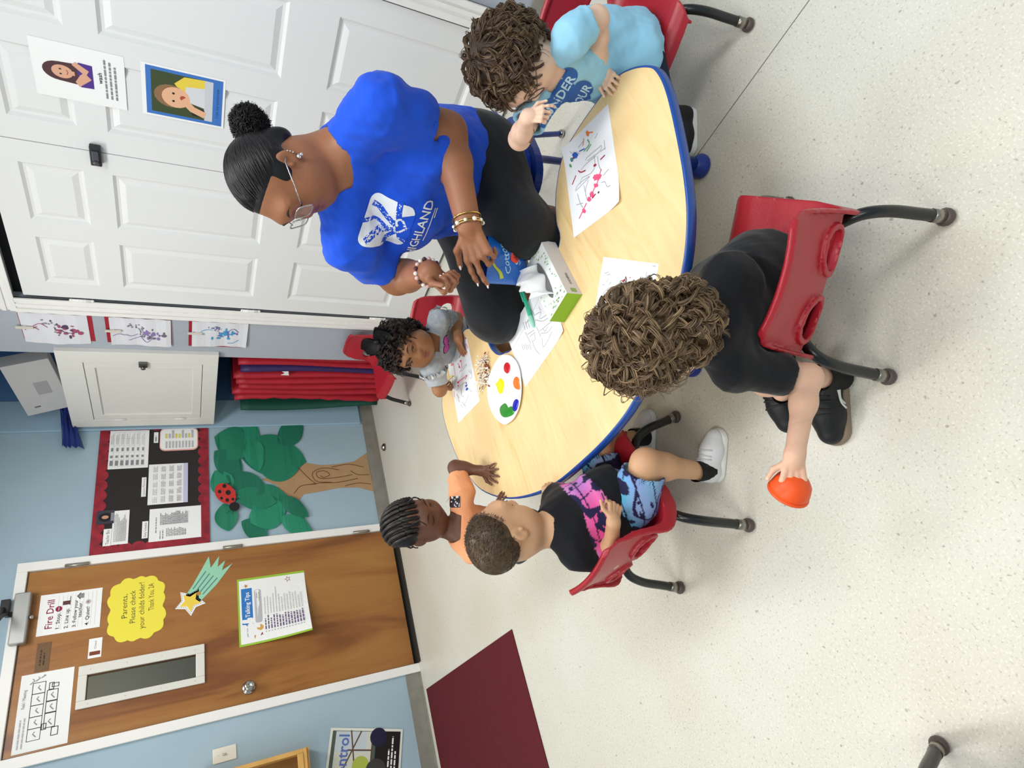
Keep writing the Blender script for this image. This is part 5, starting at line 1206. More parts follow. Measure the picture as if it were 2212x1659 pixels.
sock(rf, Jf['ankL']-V3(0, 0, .045), (0, 0, 0), .0285, SOCKB, .05); sock(rf, Jf['ankR']-V3(0, 0, .045), (0, 0, 0), .0285, SOCKB, .05)
face_lines(Hf, rf, bvf, '#8a6a4c', True)
def curly(Hd, root, seed, cols, basec, n, length, crown=(0, -.25, .97), face=(.30, .28), grav=.5, low=-.75, curl=.008, lift=.016, r=.0022, back=True, turns=2.2, extra=1.0, wd=.005):
    k = Hd.s; c = Hd.p(0, -.075, .125); rad = V3(.385, .445, .388)*k; cr = nrm(V3(*crown))
    S = Solid(); S.ell(c, rad*1.02, Hd.A, .01); S.ell(Hd.p(0, .50, -.20), V3(.50, .38, .46)*k, Hd.A, .05, True); S.ell(Hd.p(0, .25, -.62), V3(.6, .45, .30)*k, Hd.A, .03, True)
    S.ell(Hd.p(0, -.20, -.14), V3(.35, .27, .24)*k, Hd.A, .03); S.wrinkle(140, .004, seed); v, f = S.mesh(.003)
    ok = lambda x, y, z: (y < face[0]+.75*max(0, z-.1)) and z > low and not (y > .1 and z < -.25)
    flow = lambda x, y, z: (V3(x, y, z)-cr)*1.0
    s1 = locks(c, Hd.A, rad*1.005, ok, n, seed, length, curl, turns, r, lift, flow, grav, .65, k=15, spread=.28)
    s3 = locks(c-Hd.d(0, .12, .22)*k, Hd.A, rad*.93, lambda x, y, z: y < .0 and z < .25 and z > -.8, int(n*.30), seed+2, length, curl, turns, r, lift, None, 1.0, .5, k=15, spread=.3)
    s2 = locks(c, Hd.A, rad*1.02, ok, int(n*.22*extra), seed+1, (length[0]*1.0, length[1]*1.2), curl*1.4, turns*1.2, r*.55, lift*1.5, flow, grav, .5, k=18, spread=.5)
    s1 = clump(*s1, 12, wd, seed+3); s3 = clump(*s3, 10, wd, seed+4); s2 = clump(*s2, 3, .0016, seed+5)
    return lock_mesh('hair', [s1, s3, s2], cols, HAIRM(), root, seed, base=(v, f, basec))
BR = [lin(c) for c in ('#6e5843', '#7a6349', '#5f4b39', '#8c7556', '#574433')]
curly(Hf, rf, 31, BR, lin('#54432f'), 430, (.05, .085), curl=.010, lift=.012, r=.0009, turns=1.5)
finish(rf, .66, .545)

# ---- child in light blue
Jb = joints(pel=(1.505, .53, .295), neck=dep(1195, 148, 1.47), shL=dep(1232, 82, 1.37), shR=dep(1172, 212, 1.53), elL=dep(1290, 40, 1.385), wrL=onz(1298, 150, .414), elR=dep(1122, 300, 1.50), wrR=dep(1140, 252, 1.39),
            hipL=(1.50, .475, .27), kneeL=(1.27, .575, .235), ankL=(1.36, .70, .07), hipR=(1.49, .585, .27), kneeR=(1.31, .66, .24), ankR=(1.43, .60, .07))
hf = nrm(-Rh*.86-Fh*.05-UZ*.50); Hb = Head(dep(1106, 140, 1.43), hf, UZ*.9-Rh*.3, .195)
hp = [dict(a=(Jb['wrL'], nrm(onz(1330, 192, .395)-Jb['wrL']), nrm(-UZ+Fh*.1), .095, 'L'), k=dict(curl=((.35, .5), (.35, .5), (.4, .5), (.5, .5)), spread=.12, thumb=(.4, .2))),
      dict(a=(Jb['wrR'], nrm(dep(1170, 246, 1.37)-Jb['wrR']), nrm(Fh+Rh*.1), .082, 'R'), k=dict(curl=((.3, .5), (.9, 1.2), (1.0, 1.2), (1.0, 1.2)), spread=.05))]
LBL = M('tee_sky', '#96cdea', .85, .2, sheen=.1, bump=.15, bs=700)
def drape(S): S.flat(Jb['pel']+V3(.01, -.01, -.05), Jb['pel']+V3(-.03, .0, .14), .118, .10, .04); S.ell(V3(1.425, .535, .285), (.09, .115, .062), None, .03)
rb, Tb, bvb, sbvb, shb, bdb = kid('b', 'curly haired person in light blue tee and glasses leaning at the table end', Jb, Hb, hp, '#e2bda6', '#cf8b80', dict(mat=LBL, seed=15, hem=-.28, sleeve=.62, cuff=1.7, loose=1.22, fold=.0055, extra=drape), seed=7)
shorts(rb, Jb, Tb, KID, M('shorts_navy', '#20283c', .85, .2), .85, .06)
shoe(rb, Jb['ankR']+Rh*.03, Jb['ankR']-Rh*.1, .15, (SHB, WSOLE, LACEW), 'sneaker'); shoe(rb, Jb['ankL']+Rh*.03, Jb['ankL']-Rh*.1, .15, (SHB, WSOLE, LACEW), 'sneaker')
face_lines(Hb, rb, bvb, '#6b5138', True)
BR2 = [lin(c) for c in ('#4d3b31', '#574437', '#43322a', '#66503a', '#705a3e')]
curly(Hb, rb, 41, BR2, lin('#3a2c25'), 400, (.06, .11), face=(.22, .2), low=-.95, grav=.8, curl=.009, lift=.010, r=.0009, turns=1.5)
def glasses(Hd, root, mat, r=.0014, w=.115, hgt=.085, y=.47, z=-.02, temple=True, rect=True):
    g = bpy.data.objects.new('glasses', None); COL.objects.link(g); g.parent = root; k = Hd.s; fm = MB(); ln = MB()
    for q in (-1, 1):
        pts = [Hd.p(q*.155+w*np.sign(cos(a))*abs(cos(a))**.5, y-.06*abs(q*.155+w*cos(a)), z+hgt*np.sign(sin(a))*abs(sin(a))**.5) for a in np.linspace(0, 2*pi, 29)]
        fm.tube(pts, r, 7, cap=False); ln.add(pts[:-1], [tuple(range(28))])
        if temple: fm.tube([Hd.p(q*(.155+w), y-.05, z+hgt*.4), Hd.p(q*.385, .28, z+.05), Hd.p(q*.40, -.0, .0), Hd.p(q*.385, -.06, -.05)], r*.9, 7)
    fm.tube([Hd.p(-.05, y, z+.01), Hd.p(0, y+.015, z+.025), Hd.p(.05, y, z+.01)], r, 7)
    fm.build('rim', mat, g); ln.build('lens', M('lens_clear', '#ffffff', .02, trans=1), g); return g
glasses(Hb, rb, M('rim_dark', '#50484a', .3, metal=.5), .0014)
INKB = M('print_royal', '#2b5fae', .7); INKL = M('print_pale_blue', '#bfe0f2', .7)
c = dep(1215, 220, 1.5); xa = nrm(dep(1245, 180, 1.47)-dep(1195, 255, 1.53)); nn = nrm(-Fh*.55-Rh*.45+UZ*.55); s = Sheet(c, xa, np.cross(nn, xa))
s.n = nrm(nn); s.ex = nrm(xa-s.n*(xa@s.n)); s.ey = np.cross(s.n, s.ex)
for x, y, r in ((.062, .02, .018), (.03, .012, .022), (.005, .012, .022), (-.02, .014, .020), (.05, -.022, .020), (.025, -.026, .022), (.0, -.026, .023), (-.03, -.02, .022), (-.05, .005, .020), (-.055, -.02, .018)): s.disc(x, y, r, INKB)
s.text('UNDER', -.05, .005, .026, INKL, .115, .02); s.text('ARMOUR', -.055, -.035, .026, INKL, .12, .02)
s.wrap('shirt_print', sbvb, shb, reach=.12)
finish(rb, 1.475, .50)

# ---- boy in orange with braids
Jo = joints(pel=(.655, 1.905, .325), neck=dep(985, 1140, 2.06), shL=dep(1000, 1064, 2.08), shR=dep(1025, 1192, 2.04), elL=dep(984, 1010, 2.15), wrL=onz(1040, 1017, .412), elR=(.60, 1.74, .38), wrR=(.68, 1.74, .40),
            hipL=(.695, 1.935, .29), kneeL=(.72, 1.92, .18), ankL=(.71, 1.96, .07), hipR=(.61, 1.885, .29), kneeR=(.64, 1.87, .18), ankR=(.62, 1.91, .07))
hf = nrm(Rh*.52-Fh*.72-UZ*.42); Ho = Head(dep(897, 1127, 2.0), hf, UZ-hf*.1+Rh*.0, .195)
hp = [dict(a=(Jo['wrL'], nrm(onz(1075, 1022, .395)-Jo['wrL']), -UZ, .10, 'L'), k=dict(curl=((.12, .12), (.1, .1), (.1, .12), (.14, .14)), spread=.45, thumb=(.15, .1))),
      dict(a=(Jo['wrR'], nrm(V3(.5, -.8, 0)), -UZ, .095, 'R'), k=dict(curl=((.2, .3),)*4))]
PEACH = M('tee_peach', '#f0a577', .85, .2, sheen=.1, bump=.15, bs=700)
ro, To, bvo, sbvo, sho, bdo = kid('o', 'braided person in an orange tee with one hand spread on the table', Jo, Ho, hp, '#6a4636', '#6b3d38', dict(mat=PEACH, seed=25, hem=-.1, sleeve=.66, cuff=1.6, loose=1.25, fold=.0055, neckf=.012, neckr=.050), seed=9)
shorts(ro, Jo, To, KID, M('shorts_grey', '#4a4c52', .85, .2), .85, .06)
for q_ in 'LR': shoe(ro, Jo['ank'+q_]-nrm(V3(.3, -.5, 0))*.03, Jo['ank'+q_]+nrm(V3(.3, -.5, 0))*.1, .15, (SHB, WSOLE, LACEW), 'sneaker')
face_lines(Ho, ro, bvo, '#1c1412', True, .0024, '#0c0808', .0016)
k = Ho.s; c = Ho.p(0, -.085, .12); S = Solid(); S.ell(c, V3(.395, .45, .39)*k, Ho.A, .01); S.ell(Ho.p(0, .48, -.16), V3(.52, .38, .42)*k, Ho.A, .05, True); S.ell(Ho.p(0, .2, -.56), V3(.6, .45, .30)*k, Ho.A, .03, True)
for q_ in (-1, 1): S.ell(Ho.p(q_*.40, .06, -.12), V3(.10, .15, .14)*k, Ho.A, .02, True)
v, f = S.mesh(.0028); paths = []
for r in range(9):
    a = -1.05+r*.2625; P = []
    for t in np.linspace(0, 1, 26):
        e = .35+t*2.35; d = V3(sin(a)*(.9+.1*cos(e)), cos(e)*cos(a*.8), sin(e)*cos(a*.9)+.0); d = nrm(d); P.append(c+((V3(.395, .45, .39)*k*(1.03+.012*abs(sin(t*40))))*d) @ Ho.A)
    paths.append(P)
P1 = np.array(paths); R1 = np.tile(.0062*(1+.18*np.abs(np.sin(np.linspace(0, 40, 26)))), (9, 1)); tails = []
g = random.Random(4)
for r in range(9):
    p = P1[r][-1]; q = [p+(-UZ*.02*i/3+Ho.d(0, -.3, -.6)*.010*i+V3(g.gauss(0, .004), g.gauss(0, .004), 0)) for i in range(10)]; tails.append(q)
for sx in (.30, -.05):
    p0 = Ho.p(sx-.1, .30, .38); tails.append([p0+Ho.d(0, .10*sin(t*2.6), .10*sin(t*1.9)-.14*t*t)*k*3.1*t+Ho.d(sx*.3*t, 0, 0)*k for t in np.linspace(0, 1, 10)])
lock_mesh('hair', [(P1, R1), (np.array(tails), np.tile(np.linspace(.0036, .0022, 10), (len(tails), 1)))], [lin('#1b1614'), lin('#241d1a')], HAIRM(), ro, 3, base=(v, f, lin('#15110f')), n=7)
c = dep(985, 1082, 2.0); s = Sheet(c, Rh, UZ); s.n = nrm(-Fh*.9+UZ*.35+Rh*.2); s.ex = nrm(Rh-s.n*(Rh@s.n)); s.ey = np.cross(s.n, s.ex); g = random.Random(2)
s.rect(-.022, -.016, .038, .034, M('print_plum', '#3a2c34', .7))
for i in range(26): s.rect(-.021+.034*g.random(), -.015+.030*g.random(), g.uniform(.003, .008), g.uniform(.002, .005), M('print_pale', '#dfe3ea') if i % 2 else BLACKINK)
s.wrap('shirt_print', sbvo, sho, reach=.1)
finish(ro, .64, 1.91)

# ---- little girl in grey
Jg = joints(pel=(1.56, 1.86, .29), neck=dep(927, 746, 2.31), shL=dep(947, 693, 2.32), shR=dep(935, 796, 2.27), elL=dep(985, 688, 2.42), wrL=onz(990, 733, .412), elR=dep(950, 842, 2.30), wrR=onz(957, 836, .425),
            hipL=(1.53, 1.80, .275), kneeL=(1.40, 1.71, .26), ankL=(1.42, 1.74, .07), hipR=(1.50, 1.91, .275), kneeR=(1.36, 1.81, .26), ankR=(1.38, 1.84, .07))
hf = nrm(-Fh*.86-Rh*.42-UZ*.10); Hg = Head(dep(874, 750, 2.22), hf, UZ-Rh*.10, .198)
hp = [dict(a=(Jg['wrL'], nrm(onz(1000, 768, .395)-Jg['wrL']), -UZ, .090, 'L'), k=dict(curl=((.25, .4), (.25, .4), (.3, .4), (.35, .4)), spread=.06, thumb=(.3, .2))),
      dict(a=(Jg['wrR'], nrm(onz(972, 838, .415)-Jg['wrR']), nrm(-UZ*.5+Rh*.8), .085, 'R'), k=dict(curl=((1.0, 1.2), (1.2, 1.3), (1.2, 1.3), (1.2, 1.3)), spread=.05, thumb=(.8, .3)))]
GREYT = M('tee_grey', '#aeb4ba', .9, .2, var=.14, vs=60, sheen=.1)
rg_, Tg, bvg, sbvg, shg, bdg = kid('g', 'dark curly haired person in a grey tee with a black hair bow, painting', Jg, Hg, hp, '#a2714f', '#8e4f45', dict(mat=GREYT, seed=35, hem=-.1, sleeve=.72, cuff=1.6, loose=1.25, fold=.004), closed=False, seed=11)
shorts(rg_, Jg, Tg, KID, M('shorts_navy', '#20283c', .85, .2), .85, .06)
for q_ in 'LR': shoe(rg_, Jg['ank'+q_]+V3(.02, .01, 0), Jg['ank'+q_]-V3(.1, .05, 0), .14, (SHW, WSOLE, LACEW), 'sneaker')
eyes(Hg, rg_, nrm(-Fh-Rh*.2-UZ*.1)); face_lines(Hg, rg_, bvg, '#2a1a12', False, .0022)
DK = [lin(c) for c in ('#1d1614', '#2a1f1b', '#120e0d', '#3a2a22')]
curly(Hg, rg_, 51, DK, lin('#15100e'), 360, (.05, .09), face=(.24, .2), low=-.9, grav=.7, curl=.010, lift=.011, r=.0010, turns=1.7)
bw = bpy.data.objects.new('hair_bow', None); COL.objects.link(bw); bw.parent = rg_; bc = Hg.p(-.20, .12, .60); b = MB(); X = nrm(Hg.d(-.55, .25, -.45)); Y = nrm(np.cross(X, Hg.d(0, 1, .3)))
for sg in (-1, 1):
    for (dy, tw) in ((.0, .3), (.008, -.4)):
        L_ = .058; g0 = []
        for i in range(7):
            t = i/6; w = .010+.028*sin(pi*min(1, t*.85+.08)); off = np.cross(X, Y)*(.012*sin(pi*t)+dy)+Y*sg*tw*.02*t
            g0.append([bc+X*sg*L_*t+Y*w*u+off+np.cross(X, Y)*.006*cos(u*3) for u in np.linspace(-1, 1, 6)])
        m = 6; fl = [p for r in g0 for p in r]; b.add(fl+[p-np.cross(X, Y)*.0015 for p in fl], [f_ for i in range(6) for j in range(5) for f_ in ((i*m+j, i*m+j+1, (i+1)*m+j+1, (i+1)*m+j), (42+(i+1)*m+j, 42+(i+1)*m+j+1, 42+i*m+j+1, 42+i*m+j))], 0, True)
BOWM = M('bow_black', '#17171b', .6, .3); b.build('loops', BOWM, bw); MB().ball(bc+np.cross(X, Y)*.006, (.010, .010, .012)).build('knot', BOWM, bw)
fr = MB()
for q_ in 'LR':
    d = nrm(Jg['el'+q_]-Jg['sh'+q_]); a = np.cross(d, Tg[1]); a = nrm(a); b2 = np.cross(d, a); c0_ = Jg['sh'+q_]+d*.010; P = [c0_+(.058+.004*sin(9*t))*(cos(t)*a+sin(t)*b2)+d*.006*sin(14*t) for t in np.linspace(0, 2*pi, 60)]
    P2 = [c0_+(.050)*(cos(t)*a+sin(t)*b2)+d*.016 for t in np.linspace(0, 2*pi, 60)]
    fr.add(P+P2, [(i, i+1, 60+i+1, 60+i) for i in range(59)]+[(60+i, 60+i+1, i+1, i) for i in range(59)], 0, True)
fr.build('ruffle', M('ruffle_grey', '#c3c8cd', .9), rg_)
c = dep(968, 759, 2.25); s = Sheet(c, Rh, UZ); s.n = nrm(-Fh*.85-Rh*.4+UZ*.25); s.ex = nrm(Rh-s.n*(Rh@s.n)); s.ey = np.cross(s.n, s.ex); BOWP = M('print_magenta', '#d75fc4', .7)
for q_, m_, e in ((0, BLACKINK, 1.18), (1, BOWP, 1.0)):
    for sg in (-1, 1): s.disc(sg*.016, 0, .015*e, m_, .012*e)
    s.disc(0, 0, .007*e, m_)
s.text('YOU', .012, -.030, .014, BLACKINK, .026); s.wrap('shirt_print', sbvg, shg, reach=.1)
finish(rg_, 1.56, 1.86)
# ---- the teacher
ADU = dict(hip=.185, belly=.178, chest=.165, neck=.058, arm=(.060, .050, .033), leg=(.112, .082, .045), bust=.105, bf=.03)
Ja = joints(pel=(1.60, 1.06, .56), neck=dep(722, 338, 1.55), shL=dep(822, 232, 1.43), shR=dep(752, 520, 1.63), elL=dep(966, 285, 1.60), wrL=dep(1012, 488, 1.57), elR=dep(858, 600, 1.84), wrR=dep(928, 588, 1.63),
            hipL=(1.58, .955, .52), kneeL=(1.285, .985, .48), ankL=(1.30, 1.04, .10), hipR=(1.58, 1.16, .52), kneeR=dep(1068, 678, 2.0), ankR=(1.25, 1.29, .10))
hf = nrm(-Rh*.90-Fh*.16-UZ*.42); Ha = Head(dep(604, 388, 1.48), hf, UZ, .228, False); Ja['headb'] = Ha.p(0, -.16, -.28)
ra = empty('person', (0, 0, 0), 0, 'seated teacher in a royal blue shirt and glasses, holding a blue bag', 'person', PG); Ta = limb_frame(Ja)
S = Solid(); body_prims(S, Ja, Ta, ADU, 0, True, True); S.cone(Ja['neck']-Ta[2]*.05, Ja['headb'], .066, .058, .04)
S.cone(Ja['headb']+Ha.d(0, .2, -.25)*.1, Ja['neck']+Ta[1]*.03, .045, .05, .05); Ha.add(S, True, 1.12); S.ell(Ha.p(0, .12, -.40), V3(.26, .24, .12)*Ha.s, Ha.A, .03)
nl = []; hL = nrm(dep(1046, 592, 1.60)-Ja['wrL']); hR = nrm(dep(968, 616, 1.62)-Ja['wrR'])
hand(S, Ja['wrL'], hL, nrm(-UZ*.8+Fh*.5), .178, 'L', ((.12, .22), (.12, .25), (.6, 1.1), (.8, 1.2)), .05, (.3, .3), nl); nlL = len(nl)
hand(S, Ja['wrR'], hR, nrm(Rh*.75+UZ*.55+Fh*.1), .158, 'R', ((1.35, 1.2), (1.45, 1.35), (1.5, 1.4), (1.5, 1.4)), .06, (.75, .5), nl)
SKA = '#9a6649'; pts = Ha.paints(LIPC('#8f4f48')); v_, bva = build_body('body', S, Ha, Ja, ADU, SKA, pts, ra, [(Ja['wrL']+hL*.07, .178), (Ja['wrR']+hR*.06, .158)], h=.0062, hf=.0024, hh=.0024, seed=13)
NAILW = M('nail_white', '#e8dedd', .25, .6)
for i, (p, r) in enumerate(nl):
    d = hL if i < nlL else hR; b = MB(); b.ball((0, 0, 0), (r*.9, r*1.5, r*.45), n=10); A = frame_of(d, UZ); b.v = [A.T @ q+p+d*r*.5 for q in b.v]; b.build('nail', NAILW, ra)
face_lines(Ha, ra, bva, '#1d1310', True, .0022)
ROYAL = M('tee_royal', '#1c52d4', .8, .2, sheen=.1, bump=.12, bs=700)
sha, sbva, _, _ = shirt(Ja, Ta, ADU, .012, .60, 1.12, 1.36, .080, -.22, 45, .0075, .0056, .022, 'shirt', ROYAL, ra)
LEGG = M('leggings_black', '#17191d', .8, .25, sheen=.15, bump=.15, bs=600)
S = Solid(); S.ell(Ja['pel']-UZ*.02, (.205, .205, .16), Ta, .05)
for q in 'LR': S.chain([Ja['hip'+q], Ja['knee'+q], Ja['ank'+q]], [.120, .089, .05], .05)
S.wrinkle(40, .004, 3); S.wrinkle(110, .002, 4); v, f = S.mesh(.006); mesh_obj('leggings', v, f, LEGG, ra, True)
for q in 'LR':
    d = nrm(V3(-1, .1 if q == 'L' else .2, 0)); shoe(ra, Ja['ank'+q]-d*.05, Ja['ank'+q]+d*.2, .245, (SHB, WSOLE, LACEW), 'sneaker', wd=.027, hgt=.045, h=.0038)
# hair pulled back into a puff
k = Ha.s; c = Ha.p(0, -.075, .13); rad = V3(.375, .44, .38)*k
S = Solid(); S.ell(c, rad, Ha.A, .01); S.ell(Ha.p(0, .47, -.19), V3(.50, .36, .40)*k, Ha.A, .05, True); S.ell(Ha.p(0, .2, -.58), V3(.6, .45, .32)*k, Ha.A, .04, True)
for q in (-1, 1): S.ell(Ha.p(q*.42, .03, -.12), V3(.10, .13, .16)*k, Ha.A, .02, True); S.ell(Ha.p(q*.30, .0, .02), V3(.07, .18, .10)*k, Ha.A, .02)
S.ell(Ha.p(0, -.42, -.16), V3(.22, .12, .18)*k, Ha.A, .04); v, f = S.mesh(.0034); puff = Ha.p(0, -.64, .03)
ok = lambda x, y, z: y < .30+.6*max(0, z) and z > -.45 and not (abs(x) > .8 and y > -.1 and z < -.1)
tgt = nrm(V3(0, -.99, .0)); flow = lambda x, y, z: (tgt-V3(x, y, z))*1.6
s1 = locks(c, Ha.A, rad*1.005, ok, 2600, 61, (.05, .10), .0, 0, .0011, .0015, flow, .0, 1.1, k=10, spread=.06)
S2 = Solid(); S2.ell(Ha.p(0, -.53, .03), V3(.13, .13, .13)*k, Ha.A, .02); S2.ell(puff, V3(.15, .16, .14)*k, Ha.A, .02); S2.wrinkle(110, .008, 5); v2, f2 = S2.mesh(.0034)
s2 = locks(puff, Ha.A, V3(.15, .17, .14)*k, lambda x, y, z: y < .6, 1300, 63, (.02, .045), .005, 2.5, .0009, .012, lambda x, y, z: V3(x, y-.6, z), .2, .3, k=10, spread=.9)
v = np.concatenate([v, v2]); f = np.concatenate([f, f2+len(v)-len(v2)])
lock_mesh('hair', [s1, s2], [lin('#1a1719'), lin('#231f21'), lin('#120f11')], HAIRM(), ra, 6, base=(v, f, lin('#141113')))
MB().tube([Ha.p(.085*cos(t), -.50, .03+.085*sin(t)) for t in np.linspace(0, 2*pi, 20)], .006, 8).build('hair_tie', BOWM, ra)
glasses(Ha, ra, M('rim_clear', '#b9b6b8', .15, metal=.7), .0017, .125, .095, .475, -.03)
SILV = M('stud_silver', '#e6e6ea', .12, metal=1)
er = MB()
for x, y, z, r in ((-.40, -.02, -.165, .0062), (-.405, -.035, -.20, .0045), (-.405, -.075, -.125, .0022), (-.41, -.09, -.10, .0020), (-.41, -.10, -.075, .0018)): er.ball(Ha.p(x, y, z), r, n=8)
er.build('earring', SILV, ra)
# gold bracelets, bead bracelet
GOLD = M('gold', '#d8b866', .2, metal=1); ax = nrm(Ja['wrL']-Ja['elL']); a_ = nrm(np.cross(ax, UZ)); b_ = np.cross(ax, a_); br = MB(); o_ = Ja['wrL']-ax*.012
for t0, rr in ((-.010, .0020), (.006, .0016), (.012, .0016)): br.tube([o_+ax*t0+.0385*(cos(t)*a_+sin(t)*b_) for t in np.linspace(0, 2*pi, 33)], rr, 7, cap=False)
br.build('bangle', GOLD, ra); br = MB()
for i in range(10):
    t = i*2*pi/10; br.ball(o_+ax*.009+.0395*(cos(t)*a_+sin(t)*b_), .0062 if i % 2 else .0048, n=7)
br.build('clover_charms', M('pearl', '#efe9dc', .25), ra)
ax = nrm(Ja['wrR']-Ja['elR']); a_ = nrm(np.cross(ax, UZ)); b_ = np.cross(ax, a_); br = MB(); o_ = Ja['wrR']-ax*.010
for i in range(18): t = i*2*pi/18; br.ball(o_+.0375*(cos(t)*a_+sin(t)*b_), .0062, m=i % 3, n=7)
br.build('bead_bracelet', [M('bead_pink', '#d9b3ad', .3), M('bead_plum', '#4a2630', .3), M('bead_white', '#e4ded8', .3)], ra)
# print on the shirt
c = dep(852, 476, 1.64); xa = nrm(dep(918, 420, 1.62)-dep(872, 548, 1.68)); nn = nrm(-Rh*.62-Fh*.72+UZ*.30); s = Sheet(c, Rh, UZ); s.n = nn; s.ex = nrm(xa-nn*(xa@nn)); s.ey = np.cross(s.n, s.ex); PW = M('print_white', '#e9edf4', .7)
w = .062
s.rect(-w, -.045, 2*w, .125, PW, .022)
RB = ROYAL
s.line(bez([(-.012, -.05), (-.015, .0), (-.03, .04), (-.05, .06)], 6), .018, RB); s.line(bez([(-.01, -.03), (.012, .02), (.03, .05), (.034, .07)], 6), .016, RB); s.line(bez([(-.018, .01), (-.005, .05), (-.008, .088)], 6), .010, RB); s.line(bez([(.0, -.02), (.03, -.005), (.066, .002)], 6), .016, RB); s.line(bez([(-.02, -.01), (-.045, .01), (-.066, .012)], 6), .012, RB)
s.poly([(-.05, -.047), (-.035, -.02), (-.005, -.005), (.03, -.015), (.045, -.047)], RB)
hp_ = [(.020*(16*sin(t)**3)/16, .018*(13*cos(t)-5*cos(2*t)-2*cos(3*t)-cos(4*t))/16-.018) for t in np.linspace(0, 2*pi, 40)]
s.line(hp_, .006, PW); s.text('HIGHLAND', -.088, -.083, .034, PW, .176, .012); s.rect(-.03, -.094, .10, .0025, PW); s.rect(.045, -.100, .025, .003, PW)
s.wrap('shirt_print', sbva, sha, off=.0015, step=.007, reach=.16)
finish(ra, 1.60, 1.06)
# blue stool under her
ac = empty('stool', (1.64, 1.08, 0), 0, 'blue legged stool under the seated teacher', 'stool')
b = MB(); o_ = V3(1.64, 1.08, 0); b.prism([tuple(.19*np.array([np.sign(cos(t))*abs(cos(t))**.6, np.sign(sin(t))*abs(sin(t))**.6])) for t in np.linspace(0, 2*pi, 40, endpoint=False)], .345, .372); b.build('seat', M('chair_blue', '#1b3f97', .36, .5), ac)
for fx, fy, top, r in ((2.005, 1.048, (1.80, 1.03, .345), .0105), (1.75, 1.01, (1.57, .93, .345), .0130), (1.98, 1.30, (1.79, 1.22, .345), .0105), (1.40, 1.22, (1.50, 1.20, .345), .0130)):
    p0 = V3(*top)-o_; p1 = V3(fx, fy, .012)-o_; m_ = p0*.62+p1*.38+V3(0, 0, .05)
    lg = MB().tube(bez([p0, m_, p1], 8), r, 12).build('leg', LEGB, ac); MB().lathe([(0, -.012), (.012, -.011), (.017, -.005), (.017, .003), (.012, .009), (0, .010)], 14, o=tuple(p1)).build('glide', CHROME, lg)
# blue bag of cotton balls between her knees
# ------------------------------------------------------------------ things on the table
PP = 'colouring sheets on the table'; PAPER = M('sheet_white', '#f1f3f7', .75)
class TablePaper:
    def __init__(s, a, b, w, h, curl=(), lift=.0004):
        """a: photo point of one corner, b: photo point along its first edge"""
        P, Q = onz(*a, TZ), onz(*b, TZ); s.ex = nrm(Q-P); s.ey = np.cross(UZ, s.ex); s.O = P+UZ*lift; s.w, s.h = w, h
        s.s = Sheet(s.O, s.ex, s.ey, UZ, .0003)
        if curl: s.s.warp = lambda x, y: sum(k*max(0, 1-math.hypot(x/w-cx, y/h-cy)/r)**1.7 for cx, cy, r, k in curl)
        s.s.grid(w, h, PAPER, 18, 14)
    def q(s, x, y): p = onz(x, y, TZ)-s.O; return (p@s.ex, p@s.ey)
    def line(s, pts, wd, m): s.s.line(bez([s.q(*p) for p in pts], 4) if len(pts) > 2 else [s.q(*p) for p in pts], wd, m)
    def blob(s, x, y, r, m, ry=None, rot=0, seed=1):
        g = random.Random(seed); c = s.q(x, y); s.s.poly([(c[0]+(r*cos(a)*cos(rot)-(ry or r)*sin(a)*sin(rot))*g.uniform(.7, 1.15), c[1]+(r*cos(a)*sin(rot)+(ry or r)*sin(a)*cos(rot))*g.uniform(.7, 1.15)) for a in np.linspace(0, 2*pi, 18, endpoint=False)], m)
    def done(s, nm, lab): return tag(s.s.build(nm, smooth=True), lab, 'paper', PP)
z1 = lambda X, Y: (1200+X*.1989, 200+Y*.1989)
def L1(t, pts, wd, m): t.line([z1(*p) for p in pts], wd, m)
t = TablePaper((1344, 436), (1312.5, 215), .279, .216, ((0, 0, .28, .010), (1, 1, .25, .006)))
DIM = M('pencil_grey', '#a7a9ae', .8)
for pts in (((330, 740), (350, 700), (470, 600), (500, 575), (480, 640), (350, 740)), ((280, 840), (340, 770), (440, 690)), ((420, 680), (430, 800), (380, 880), (290, 930), (270, 1000)), ((215, 1060), (260, 990), (370, 910), (330, 960), (220, 1070)), ((310, 1010), (330, 1100), (350, 1180)), ((360, 950), (330, 1050), (330, 1120)), ((500, 980), (540, 970), (560, 1020), (600, 1010)), ((460, 690), (470, 780), (500, 850)), ((530, 520), (540, 620)), ((490, 640), (545, 600)), ((520, 900), (580, 830)), ((430, 500), (460, 440)), ((250, 600), (310, 520)), ((240, 1100), (270, 1200), (300, 1250)), ((230, 1220), (300, 1200))): L1(t, pts, .0022, DIM)
for k in range(9): L1(t, ((160+k*12, 640+(k % 3)*10), (168+k*12, 650+(k % 3)*10)), .002, DIM)
for X, Y, r, ry, m, rt in ((350, 445, .011, .006, ORANGEINK, .4), (215, 680, .017, .010, BLUEINK, .9), (180, 730, .010, .007, M('ink_tealg', '#4d8a92', .7), .9), (195, 712, .004, .003, REDINK, 0), (165, 795, .009, .004, GREENINK, .6), (455, 920, .020, .009, PINKINK, 1.1), (440, 1010, .012, .006, PINKINK, .9), (400, 1110, .014, .007, PINKINK, .7), (370, 1160, .010, .006, PINKINK, .7), (312, 1285, .011, .006, PINKINK, .8), (432, 790, .007, .004, REDINK, 1.2), (470, 1085, .003, .004, BLACKINK, 0)): t.blob(*z1(X, Y), r, m, ry, rt, int(X))
